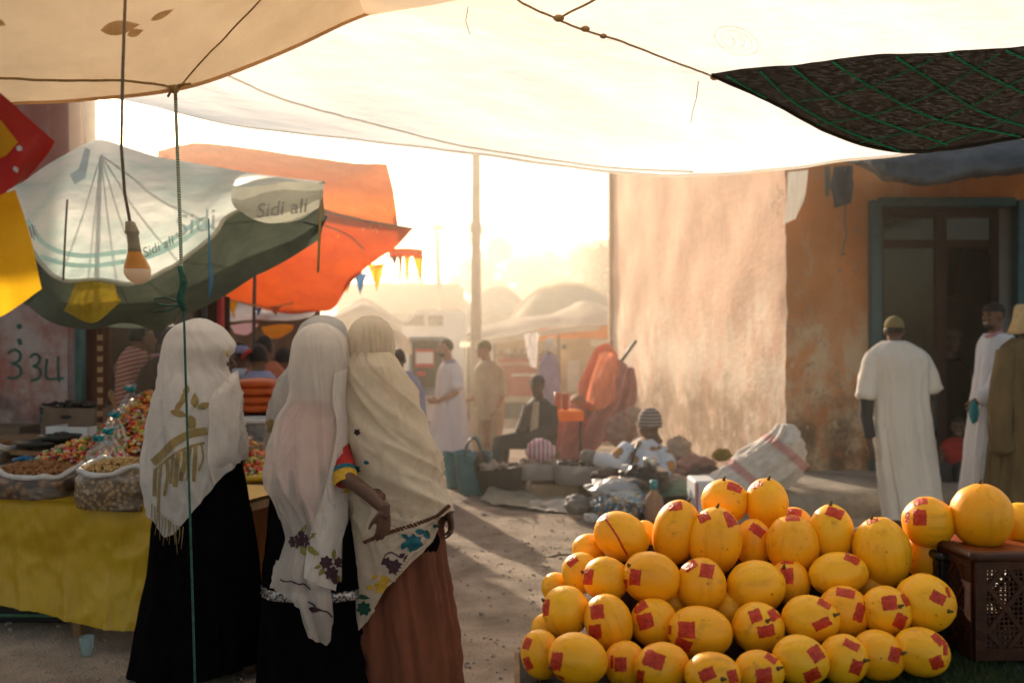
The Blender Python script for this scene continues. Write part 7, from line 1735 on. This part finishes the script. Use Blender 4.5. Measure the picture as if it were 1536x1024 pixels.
obj('skirt', sil([(770, 540, 664), (820, 536, 668), (850, 533, 671), (880, 532, 676), (930, 532, 683), (980, 534, 686), (1036, 536, 687)], Y, .72, folds=fold(.045, 3.2, .3, 41, .25, .35, .3), nu=150, nv=50), MT['rust_cloth'], w3)
obj('waist_bag', sil([(795, 612, 660), (803, 606, 664), (812, 600, 664), (826, 602, 660), (836, 610, 640)], Y - .03, .62, nu=50, nv=16, close_bottom=True), MT['black_cloth'], w3)
hs_ = sil([(474, 549, 562), (476, 540, 572), (481, 533, 580), (490, 527, 586), (503, 523, 590), (520, 522, 591), (538, 523, 590), (552, 524, 589), (570, 526, 588)], Y, .95, folds=lambda th, v: .008 * (1 - 2 * abs(math.sin(th * 11 + 2.2 * noise.noise(Vector((v * 2, th, 1)))))) * min(1, v * 1.5) + .006 * noise.noise(Vector((math.cos(th) * 3, math.sin(th) * 3, v * 3))), nu=200, nv=50, hem=lambda c, s: 560 + 12 * max(0, c))
obj('headscarf', hs_, MT['shawl'], w3)
sh3 = [(528, 530, 585), (536, 523, 592), (548, 519, 600), (560, 518, 608), (580, 518, 617), (610, 518, 626), (640, 518, 637), (670, 519, 646), (700, 520, 655), (730, 522, 665), (750, 524, 671), (765, 525, 674), (790, 527, 672), (830, 530, 668)]
h3 = lambda c, s: lin([(-1, 826), (-.6, 812), (-.2, 800), (.2, 792), (.6, 780), (1, 760)], c)
f3 = fold(.030, 1.1, 1.3, 27, 3.2, .3, .25, 1.9)
def f3b(th, v): return f3(th, v) + .0045 * math.sin(v * 26 + 3.0 * math.cos(th + .6) + 2 * noise.noise(Vector((math.cos(th), math.sin(th), v * 3)))) * (.4 + .6 * abs(noise.noise(Vector((th, v * 2, 4)))) * 2) * (.25 + .75 * (v < .35 or v > .7))
s3_ = sil(sh3, Y - .02, .82, hem=h3, folds=f3b, nu=170, nv=110, dmax=.25); so3 = obj('shawl', s3_, MT['shawl'], w3); t3_ = bvh(s3_)
e3 = [(740, 520, 660), (790, 522, 657), (850, 524, 660), (960, 528, 672)]
he = lambda c, s: (lin([(-1, 962), (-.85, 950), (-.5, 912), (-.1, 868), (.35, 838), (.7, 816), (1, 792)], c) if s > -.2 else 780)
s3e = sil(e3, Y - .035, .80, hem=he, folds=fold(.02, 2.2, .6, 51, .5, .4), nu=150, nv=70, dmax=.24, close_top=False); eo3 = obj('flowered_end', s3e, MT['shawl_end'], w3); t3e = bvh(s3e)
def fl3(name, lst, mat, lift=.0025):
    m = MB()
    for q in lst: mark(t3e, q, lift, 4, m)
    if m.f: obj(name, m, MT[mat], eo3)
fl3('teal_flower', [flower(620, 814, 15, 7, .2), [petal(603, 824, 14, 8, -1.2), petal(612, 806, 12, 7, 3.6), petal(622, 796, 18, 8, .1), petal(634, 800, 14, 6, .6)]], 'teal_thread')
fl3('plum_flower', [flower(592, 850, 13, 7, .5), flower(580, 842, 8, 5, .1), [petal(598, 836, 12, 7, -.6), petal(606, 844, 14, 6, -1.2)], stroke([(573, 846), (578, 832), (588, 828), (597, 834)], 2)], 'plum_thread')
fl3('yellow_flower', [flower(573, 880, 13, 6, .3), [petal(570, 864, 20, 9, .4), petal(550, 880, 12, 8, .1), petal(558, 868, 12, 6, -.5)]], 'yellow_thread')
fl3('green_flower', [flower(546, 912, 12, 7, .2), [petal(536, 893, 20, 7, .2), petal(648, 788, 14, 7, .2), petal(638, 794, 14, 6, 1.1)]], 'green_thread')
sc_ = []
pts = [(529, 824), (560, 810), (587, 800), (623, 789), (655, 776), (673, 761)]
hm = MB()
vv = [Vector(p).to_3d() for p in pts]
for i in range(72):
    c = cr(vv, i / 71); h = drop(t3_, c.x, c.y - 4 + (2.2 if i % 2 else -.6), .003)
    if h is not None: hm.ell(h, (.0078, .004, .0052), None, 8, 6)
obj('scalloped_edge', hm, MT['brown_thread'], so3)
hm = MB(); vv = [Vector(p).to_3d() for p in [(657, 798), (645, 820), (617, 840), (587, 885), (568, 912), (552, 936)]]
for i in range(52):
    c = cr(vv, i / 51); h = drop(t3e, c.x - 3, c.y - 5, .003)
    if h is not None: hm.ell(h, (.008, .005, .008), None, 8, 6)
obj('lace_edge', hm, MT['shawl_end'], eo3)
obj('small_flower', mark(t3_, flower(536, 648, 6, 5), .003, 4), MT['plum_thread'], so3); obj('side_flower', mark(t3_, flower(535, 704, 7, 6) + [petal(546, 692, 9, 6, .3)], .003, 4), MT['teal_thread'], so3)

# ---------- helpers for the people further off
def stand_man(t, Y, headpx, f, s, neck, hip, skin, arms, hands=None, vox=.012, legpx=None, hipz=None, beard=False, smile=False, stride=0, eyes=True):
    b = MB(); hc = P(headpx[0], headpx[1], Y); head(b, hc, f, s); torso(b, P(*neck, Y), P(*hip, Y), .15 if abs(f.x) < .7 else .04)
    for a in arms: arm(b, [P(x, y, Y + d) for x, y, d in a], (.05, .042, .028))
    for h in hands or []: hand(b, P(h[0], h[1], Y + h[2]), h[3], h[4], h[5] if len(h) > 5 else 1.0, h[6] if len(h) > 6 else .4, 1)
    if legpx is not False:
        hp = P(*hip, Y); legs(b, hp, 0, f, .09, stride)
    obj('body', remesh(b, vox, 2), MT[skin], t)
    if eyes: face_bits(t, hc, f, s, smile, beard)
    return hc
def sleeve(t, pts, Y, r, mat, name='sleeve'):
    p = [P(x, y, Y + d) for x, y, d in pts]; m = MB(); n_ = 14; pp = [cr(p, i / n_) for i in range(n_ + 1)]; rr_ = [cr(r, i / n_) for i in range(n_ + 1)]; m.tube(pp, rr_, 20)
    m.v = [v + Vector((noise.noise(v * 14), noise.noise(v * 14 + Vector((3, 0, 0))), noise.noise(v * 13))) * .01 for v in m.v]; return obj(name, m, MT[mat], t)

# man in long cream tunic seen from behind, before the shop
Y = 8.5; t = person('man seen from behind in long cream short sleeved tunic and khaki cap', 1350, Y); f = Vector((.15, .98, 0)); s = .225
hc = stand_man(t, Y, (1341, 496), f, s, (1340, 525), (1350, 645), 'skin_dark', [[(1312, 538, 0), (1300, 600, -.01), (1304, 668, -.03)], [(1378, 536, 0), (1395, 596, .01), (1396, 655, 0)]], [(1306, 668, -.03, (.08, .1, -1), (.9, .3, 0)), (1396, 655, 0, (0, .1, -1), (-.9, .3, 0))], .0095, eyes=False)
obj('cap', cap(MB(), hc, f, s), MT['khaki_cap'], t); obj('hair', hair(MB(), hc, f, s, 1.03), MT['hair'], t)
obj('tunic', sil([(511, 1328, 1353), (515, 1318, 1364), (521, 1308, 1378), (530, 1302, 1390), (545, 1304, 1394), (570, 1310, 1392), (600, 1312, 1391), (660, 1315, 1396), (720, 1322, 1404), (765, 1329, 1408), (785, 1332, 1408)], Y, .62, hem=lambda c, s_: 768 - 8 * c + 4 * s_, folds=fold(.042, 2.4, .5, 61, .2, .5, .15, 2.5), nu=130, nv=60, dmax=.21), MT['white_cotton'], t)
sleeve(t, [(1326, 530, 0), (1312, 536, 0), (1304, 562, 0), (1299, 596, -.01)], Y, [.045, .078, .084, .09], 'white_cotton'); sleeve(t, [(1362, 528, 0), (1376, 534, 0), (1390, 558, .01), (1399, 586, .01)], Y, [.045, .078, .084, .09], 'white_cotton')
sleeve(t, [(1300, 594, -.01), (1300, 625, -.01), (1304, 655, -.03)], Y, [.06, .055, .045], 'dark_trousers', 'undersleeve'); sleeve(t, [(1395, 585, .01), (1396, 615, .02), (1396, 645, 0)], Y, [.055, .05, .045], 'dark_trousers', 'undersleeve')
obj('collar', MB().tube([P(1328, 519, Y - .06), P(1340, 524, Y - .08), P(1353, 518, Y - .06)], .013, 8), MT['dark_trousers'], t)
for px in (1342, 1382): q = ground_at(px, Y); m = MB(); m.ell(q + Vector((0, .06, .035)), (.05, .13, .045), None, 16, 8); obj('shoe', m, MT['leather'], t)

# smiling man in white robe
Y = 8.9; t = person('smiling man in white robe and dark cap turned to the cream tunic man', 1488, Y); f = Vector((-.93, -.36, 0)); s = .235
hc = stand_man(t, Y, (1490, 474), f, s, (1499, 506), (1492, 615), 'skin_brown', [[(1507, 530, -.06), (1490, 584, -.16), (1464, 600, -.17)], [(1488, 530, .08), (1482, 580, .1), (1466, 604, .0)]], [(1465, 600, -.17, (-.5, 0, -.9), (0, 1, 0), 1, .8)], .0095, smile=True)
obj('cap', cap(MB(), hc, f, s, .78, brim=False, lift=.012), MT['hair'], t); obj('hair', hair(MB(), hc, f, s, 1.03), MT['hair'], t)
m = MB(); M3 = basis(f); k = s / .225; m.tube([hc + M3 @ Vector((x * k, .088 * k - abs(x) * .35, -.044 * k)) for x in (-.03, -.015, 0, .015, .03)], .006, 6); m.ell(hc + M3 @ Vector((0, .052, -.09)) * k, (.045, .045, .03), M3, 12, 8); obj('beard', m, MT['hair'], t)
obj('robe', sil([(500, 1480, 1512), (506, 1474, 1520), (514, 1468, 1526), (530, 1466, 1528), (560, 1464, 1528), (600, 1460, 1524), (650, 1453, 1518), (700, 1447, 1514), (740, 1444, 1510), (768, 1442, 1508)], Y, .62, folds=fold(.036, 2.4, .5, 71, .2, .5, .2, 2.5), nu=120, nv=50, dmax=.2), MT['white_robe'], t)
sleeve(t, [(1509, 524, -.08), (1502, 560, -.14), (1490, 586, -.17), (1468, 599, -.17)], Y, [.075, .085, .085, .07], 'white_robe')
obj('collar', MB().tube([P(1478, 505, Y - .09), P(1488, 502, Y - .12), P(1503, 497, Y - .1)], .014, 8), MT['pink_cloth'], t)
for px in (1462, 1490): q = ground_at(px, Y); m = MB(); m.ell(q + Vector((-.05, -.02, .035)), (.13, .05, .045), None, 16, 8); obj('shoe', m, MT['leather'], t)
lump('teal_bag', 1461, 618, 7, 17, 8.72, MT['teal_tie'], 'bright teal bag held by the smiling man', 'bag', 3, .2)

# man in olive robe and bucket hat at the right edge
Y = 8.2; t = person('man in olive brown robe and straw bucket hat cut by the right edge', 1538, Y); f = Vector((.1, .99, 0)); s = .235
hc = stand_man(t, Y, (1540, 487), f, s, (1540, 515), (1540, 640), 'skin_dark', [[(1506, 540, 0), (1498, 610, 0), (1502, 680, -.03)], [(1576, 540, 0), (1584, 610, 0), (1580, 680, 0)]], [], .012, eyes=False)
m = MB(); g_ = []
for py, hw in ((456, 2), (457, 14), (462, 17), (478, 19), (482, 20), (500, 26), (501, 25), (484, 19)): cc = P(1540, py, Y); g_.append([cc + Vector((math.cos(a) * hw / F * Y, math.sin(a) * hw / F * Y * 1.1, .004 * math.sin(a * 5))) for a in [2 * math.pi * i / 32 for i in range(32)]])
obj('bucket_hat', m.grid(g_, closed=True), MT['straw_hat'], t)
obj('robe', sil([(506, 1525, 1557), (512, 1512, 1568), (520, 1504, 1576), (540, 1497, 1584), (620, 1491, 1590), (700, 1487, 1593), (790, 1480, 1598)], Y, .6, folds=fold(.055, 2.5, .35, 81, .2, .5, .3, 3), nu=120, nv=50, dmax=.24), MT['olive_cotton'], t)
sleeve(t, [(1510, 528, -.05), (1502, 580, -.08), (1500, 640, -.1), (1504, 676, -.1)], Y, [.08, .09, .095, .1], 'olive_cotton')

# seated child in red and dim person in the doorway
Y = 10.0; t = person('child in red shirt sitting in the shade of the shop doorway', 1432, Y, z=.216); f = Vector((-.3, -.95, 0)); s = .19
b = MB(); hc = P(1437, 641, Y); head(b, hc, f, s); torso(b, P(1433, 662, Y), P(1431, 705, Y), .11); arm(b, [P(1416, 672, Y), P(1412, 695, Y - .1), P(1425, 705, Y - .2)], (.036, .03, .024)); arm(b, [P(1448, 672, Y), P(1450, 695, Y - .1), P(1440, 705, Y - .2)], (.036, .03, .024))
for q in (-1, 1): b.tube([P(1431 + q * 8, 706, Y), P(1429 + q * 12, 702, Y - .25), P(1428 + q * 9, 730, Y - .32)], [.06, .05, .035], 10)
obj('body', remesh(b, .011, 2), MT['skin_dark'], t); face_bits(t, hc, f, s, True); obj('hair', hair(MB(), hc, f, s, 1.06), MT['hair'], t)
obj('shirt', sil([(656, 1428, 1442), (660, 1418, 1449), (668, 1411, 1454), (690, 1412, 1453), (710, 1412, 1453)], Y, .7, folds=fold(.012, 2, 1, 5), nu=60, nv=24), MT['red_cloth'], t)
for q in (-1, 1): m = MB(); m.tube([P(1431 + q * 8, 706, Y), P(1429 + q * 12, 701, Y - .25), P(1428 + q * 9, 722, Y - .32)], [.07, .062, .05], 14); obj('trouser_leg', m, MT['dark_trousers'], t)
Y = 11.1; t = person('shadowy person in dark clothes standing inside the shop doorway', 1425, Y, z=.21); f = Vector((.3, -.95, 0)); s = .225
hc = stand_man(t, Y, (1428, 512), f, s, (1427, 540), (1426, 640), 'skin_dark', [[(1404, 555, 0), (1400, 610, 0), (1410, 650, -.1)], [(1450, 555, 0), (1454, 610, 0), (1444, 650, -.1)]], [], .014)
obj('turban', MB().ell(hc + Vector((0, .01, .07)), (.11, .12, .08), None, 20, 12, lumpfn(4, .15, 4)), MT['bundle_dark'], t)
obj('robe', sil([(537, 1418, 1438), (542, 1408, 1446), (552, 1401, 1453), (600, 1398, 1456), (697, 1395, 1458)], Y, .6, folds=fold(.02, 2.4, .5, 6), nu=70, nv=30), MT['black_cloth'], t)

# walking man in white robe
Y = 12.6; t = person('bearded man in white robe striding left across the square', 672, Y); f = Vector((-.98, -.18, 0)); s = .225
hc = stand_man(t, Y, (668, 522), f, s, (675, 545), (674, 610), 'skin_light', [[(681, 560, -.07), (684, 588, -.15), (656, 602, -.2)], [(672, 560, .05), (672, 590, .06), (664, 605, .05)]], [(657, 602, -.2, (-1, 0, .1), (0, 1, 0), 1, .5)], .011, beard=True, stride=.2)
obj('hair', hair(MB(), hc, f, s, 1.05), MT['hair'], t)
obj('robe', sil([(541, 668, 683), (545, 662, 688), (555, 657, 692), (575, 655, 693), (600, 654, 695), (640, 645, 700), (665, 639, 704), (684, 633, 707)], Y, .55, hem=lambda c, s_: 679 - 2 * c, folds=fold(.03, 2.4, .4, 91, .2, .6, .1), nu=100, nv=44, dmax=.25), MT['white_robe'], t)
sleeve(t, [(682, 556, -.1), (685, 570, -.14), (685, 582, -.16)], Y, [.075, .08, .085], 'white_robe'); obj('collar', MB().tube([P(667, 545, Y - .08), P(674, 543, Y - .1), P(682, 541, Y - .07)], .025, 8), MT['lavender_cotton'], t)
# beige man
Y = 13.0; t = person('man in loose beige shirt and trousers with cap, behind the striding man', 732, Y); f = Vector((-.85, -.5, 0)); s = .225
hc = stand_man(t, Y, (726, 524), f, s, (730, 545), (730, 610), 'skin_light', [[(745, 560, 0), (753, 590, -.04), (742, 618, -.1)], [(720, 560, .04), (716, 590, .04), (703, 600, 0)]], [(742, 618, -.1, (-.4, -.2, -.9), (-.8, .4, 0)), (700, 600, 0, (-.8, 0, -.5), (0, .8, -.4))], .012, stride=.1)
obj('cap', cap(MB(), hc, f, s, .9), MT['khaki_cap'], t); obj('hair', hair(MB(), hc, f, s, 1.02), MT['hair'], t)
obj('shirt', sil([(541, 723, 740), (546, 716, 747), (556, 711, 752), (580, 711, 753), (610, 711, 754), (628, 711, 755)], Y, .6, folds=fold(.02, 2.2, .8, 95, .2, .4), nu=70, nv=30), MT['beige_cotton'], t)
sleeve(t, [(747, 555, 0), (752, 575, -.02), (754, 592, -.04)], Y, [.075, .08, .085], 'beige_cotton')
for l, r, l2, r2 in ((710, 733, 708, 728), (730, 755, 733, 752)): obj('trouser_leg', sil([(612, l, r), (640, (l + l2) / 2, (r + r2) / 2), (675, l2, r2)], Y, .8, folds=fold(.015, 2, .8, l, .2), nu=40, nv=20), MT['beige_cotton'], t)
# seated man in dark jacket
Y = 11.3; t = person('man in dark jacket and cap sitting and looking this way', 806, Y); f = Vector((-.35, -.93, 0)); s = .235
b = MB(); hc = P(806, 578, Y); head(b, hc, f, s); torso(b, P(807, 602, Y), P(810, 655, Y), .16); arm(b, [P(793, 615, Y - .05), P(787, 634, Y - .16), P(775, 654, Y - .28)]); arm(b, [P(825, 614, Y - .03), P(826, 642, Y - .12), P(795, 652, Y - .28)]); hand(b, P(776, 655, Y - .25), (-1, -.2, -.1), (0, 0, -1)); hand(b, P(796, 652, Y - .25), (-1, -.1, 0), (0, 0, -1))
for dx, d in ((0, -.15), (8, .1)): b.tube([P(815, 660, Y + d), P(748 + dx, 664, Y - .25 + d), P(744 + dx, 712, Y - .3 + d)], [.085, .06, .04], 12); b.tube([P(744 + dx, 710, Y - .3 + d), P(738 + dx, 716, Y - .4 + d)], [.04, .035], 8)
obj('body', remesh(b, .0115, 2), MT['skin_dark'], t); face_bits(t, hc, f, s); obj('cap', cap(MB(), hc, f, s, .9), MT['dark_trousers'], t)
obj('jacket', sil([(597, 800, 816), (602, 793, 825), (610, 788, 831), (630, 786, 834), (655, 786, 834), (668, 788, 832)], Y, .62, folds=fold(.02, 2, 1, 7, .3), nu=80, nv=30), MT['dark_jacket'], t)
obj('shirt_front', MB().grid([[P(x, y, Y - .19 - .02 * (1 - abs(i - 1))) for i, x in enumerate((800 - (y - 600) * .12, 805 - (y - 600) * .1, 809 - (y - 600) * .05))] for y in (602, 615, 630, 648)]), MT['beige_cotton'], t)
sleeve(t, [(792, 612, -.05), (787, 632, -.15), (778, 650, -.27)], Y, [.065, .065, .05], 'dark_jacket'); sleeve(t, [(827, 611, -.03), (827, 640, -.12), (800, 652, -.27)], Y, [.065, .068, .05], 'dark_jacket')
for dx, d in ((0, -.15), (8, .1)): m = MB(); m.tube([P(815, 660, Y + d), P(780, 660, Y - .12 + d), P(748 + dx, 664, Y - .25 + d), P(745 + dx, 690, Y - .29 + d), P(744 + dx, 708, Y - .3 + d)], [.11, .1, .085, .075, .07], 16); obj('trouser_leg', m, MT['dark_trousers'], t)
st_ = thing('stool', 'low wooden stool under the seated man in dark jacket', 'stool', ground_at(815, Y + .02)); zt = P(0, 668, Y).z - .08; q = ground_at(815, Y + .02)
obj('seat', MB().box((q.x, q.y, zt), (.36, .34, .05)), MT['wood'], st_, smooth=False, mods='bevel')
for dx in (-.14, .14):
    for dy in (-.13, .13): obj('leg', MB().box((q.x + dx, q.y + dy, (zt - .025) / 2), (.04, .04, zt - .026)), MT['wood'], st_, smooth=False)
# man in lavender shirt between the women and the kiosk
Y = 10.4; t = person('man in pale lavender robe seen from behind, right beside the cream shawl', 610, Y); f = Vector((-.3, .95, 0)); s = .225
hc = stand_man(t, Y, (597, 540), f, s, (602, 565), (615, 640), 'skin_brown', [[(620, 585, 0), (624, 620, 0), (620, 650, .1)]], [], .013, eyes=False)
obj('hair', hair(MB(), hc, f, s, 1.05), MT['hair'], t)
obj('robe', sil([(556, 592, 612), (562, 586, 622), (572, 582, 631), (600, 582, 637), (650, 584, 640), (725, 586, 644)], Y, .6, folds=fold(.024, 2.2, .5, 17, .2, .4), nu=80, nv=36), MT['lavender_cotton'], t)
# person in purple at the orange stall
Y = 15.2; t = person('person in purple robe and white head cover at the orange stall', 823, Y); f = Vector((.5, .85, 0)); s = .22
hc = stand_man(t, Y, (826, 520), f, s, (824, 537), (822, 600), 'skin_brown', [[(836, 550, 0), (838, 575, 0), (830, 592, .1)]], [], .016, eyes=False)
obj('head_cover', MB().ell(hc + Vector((0, 0, .02)), (.095, .11, .13), None, 20, 12, lumpfn(4, .1)), MT['white_cotton'], t)
obj('robe', sil([(530, 819, 832), (536, 813, 836), (560, 808, 839), (600, 807, 840), (664, 805, 842)], Y, .65, folds=fold(.03, 2.2, .6, 27, .2, .4), nu=60, nv=30), MT['purple_cotton'], t)

# trader sitting on the ground
Y = 10.15; t = person('trader in white and orange patterned robe and striped cap sitting on the ground', 955, Y); f = Vector((-.75, .5, -.25)); s = .235
b = MB(); hc = P(974, 641, Y); head(b, hc, f, s); torso(b, P(970, 664, Y), P(962, 722, Y), .16); arm(b, [P(945, 675, Y - .1), P(925, 692, Y - .22), P(900, 702, Y - .28)]); arm(b, [P(988, 678, Y - .08), P(998, 701, Y - .14), P(978, 712, Y - .27)])
for y, d in ((712, -.1), (722, .1)): b.tube([P(960, y + 4, Y), P(922, y - 14, Y - .12 + d), P(893, 688, Y - .25 + d * .2)], [.07, .055, .04], 12)
hand(b, P(900, 702, Y - .25), (-1, -.2, -.2), (0, 0, -1)); hand(b, P(978, 712, Y - .25), (-1, -.2, -.2), (0, 0, -1))
obj('body', remesh(b, .0115, 2), MT['skin_dark'], t); face_bits(t, hc, f, s)
obj('cap', lathe([(611, 975, 1), (612, 975, 7), (616, 975, 13), (624, 975, 17), (634, 975, 18.5), (640, 975, 18), (641, 975, 15), (632, 975, 14)], Y), MT['hat_stripe'], t)
obj('robe', sil([(657, 962, 982), (662, 950, 990), (670, 938, 996), (685, 925, 1001), (705, 908, 1004), (726, 896, 1006), (738, 894, 1006)], Y, .7, folds=fold(.03, 2.2, .9, 37, .4, .4), nu=100, nv=40, dmax=.3), MT['robe_pattern'], t)
sleeve(t, [(942, 672, -.1), (925, 690, -.22), (908, 700, -.28)], Y, [.085, .09, .08], 'robe_pattern'); sleeve(t, [(993, 675, -.08), (1000, 700, -.14), (984, 711, -.26)], Y, [.085, .09, .075], 'robe_pattern')
m = MB(); m.tube([P(925, 700, Y - .25), P(905, 690, Y - .28), P(893, 688, Y - .25)], [.1, .085, .07], 16); obj('trouser_leg', m, MT['white_robe'], t)
m = MB(); m.ell(P(886, 686, Y - .25), (.115, .06, .075), Matrix.Rotation(.3, 3, 'Y'), 20, 12, lumpfn(2, .08)); obj('shoe', m, MT['sole'], t)
obj('strap', MB().tube([P(957, 664, Y - .14), P(951, 680, Y - .24), P(946, 700, Y - .3), P(944, 716, Y - .32)], .016, 8), MT['black_plastic'], t)

# customers behind the nut stall
def buyer(label, headpx, Y, f, rows, mat, skin='skin_brown', hairm='hair', s=.225, seed=1, capm=None, extra=None):
    t = person(label, headpx[0], Y); hc = stand_man(t, Y, headpx, f, s, (headpx[0], headpx[1] + .13 / Y * F), ((rows[-1][1] + rows[-1][2]) / 2, headpx[1] + .7 / Y * F), skin, [[(rows[1][1] + 4, rows[1][0] + 8, 0), (rows[2][1], rows[2][0] + 8, .05), (rows[2][1] + 8, rows[2][0] + 40, .25)]], [], .014, eyes=False)
    if hairm: obj('hair', hair(MB(), hc, f, s, 1.06), MT[hairm], t)
    if capm: obj('cap', cap(MB(), hc, f, s, .9, False), MT[capm], t)
    obj('shirt', sil(rows, Y, .6, folds=fold(.02, 2, .9, seed, .3), nu=80, nv=36), MT[mat], t)
    if extra: extra(t, hc)
    zb = P(0, rows[-1][0], Y).z; w_ = (rows[-1][2] - rows[-1][1]) / 2; c = (rows[-1][1] + rows[-1][2]) / 2
    obj('trousers', sil([(rows[-1][0] - 6, c - w_ * .85, c + w_ * .85), (512 + CAMZ / Y * F - 8, c - w_ * .7, c + w_ * .7)], Y, .6, folds=fold(.02, 2, .5, seed + 3), nu=50, nv=16), MT['dark_trousers'], t)
    return t
buyer('customer in red and cream striped shirt behind the nut stall', (214, 508), 7.9, Vector((.8, .6, 0)), [(520, 196, 214), (526, 186, 222), (545, 178, 226), (580, 176, 228), (625, 178, 228)], 'red_stripe', seed=2)
buyer('dim customer in dark brown clothes bending behind the candy heap', (262, 512), 7.6, Vector((.6, .8, 0)), [(534, 236, 272), (545, 218, 288), (575, 204, 296), (620, 198, 300), (680, 200, 300)], 'brown_cloth', 'skin_dark', seed=3)
buyer('dim customer in dull red shirt between the striped shirt and the first woman', (240, 512), 8.3, Vector((.3, .9, 0)), [(530, 226, 254), (538, 214, 266), (560, 208, 270), (600, 208, 270), (640, 208, 270)], 'parasol_mauve', 'skin_dark', seed=4)
buyer('man with dark cropped hair in orange shirt near the dark pole', (397, 524), 8.6, Vector((.2, .97, 0)), [(542, 384, 412), (550, 374, 424), (570, 368, 432), (600, 366, 434), (640, 366, 434)], 'parasol_coral', seed=5)
buyer('person with bun and red hair clip in lavender top near the dark pole', (388, 538), 8.2, Vector((-.2, .97, 0)), [(556, 378, 402), (564, 366, 412), (580, 362, 416), (620, 360, 418), (650, 360, 418)], 'lavender_cotton', seed=6,
      extra=lambda t, hc: obj('hair_clip', MB().tube([hc + Vector((-.12, -.04, .0)), hc + Vector((-.09, -.06, .05)), hc + Vector((-.04, -.08, .07))], .02, 8), MT['poster_red'], t))
buyer('person in purple cap facing left between the first two women', (357, 534), 8.8, Vector((-.9, .2, 0)), [(552, 348, 368), (560, 338, 380), (585, 334, 384), (630, 332, 386)], 'white_robe', capm='lavender_cotton', seed=7)
buyer('dark haired man in brown shirt beside the veiled woman at the back', (426, 540), 8.9, Vector((.2, .97, 0)), [(558, 414, 440), (566, 404, 450), (585, 400, 454), (630, 400, 454)], 'brown_cloth', seed=8)
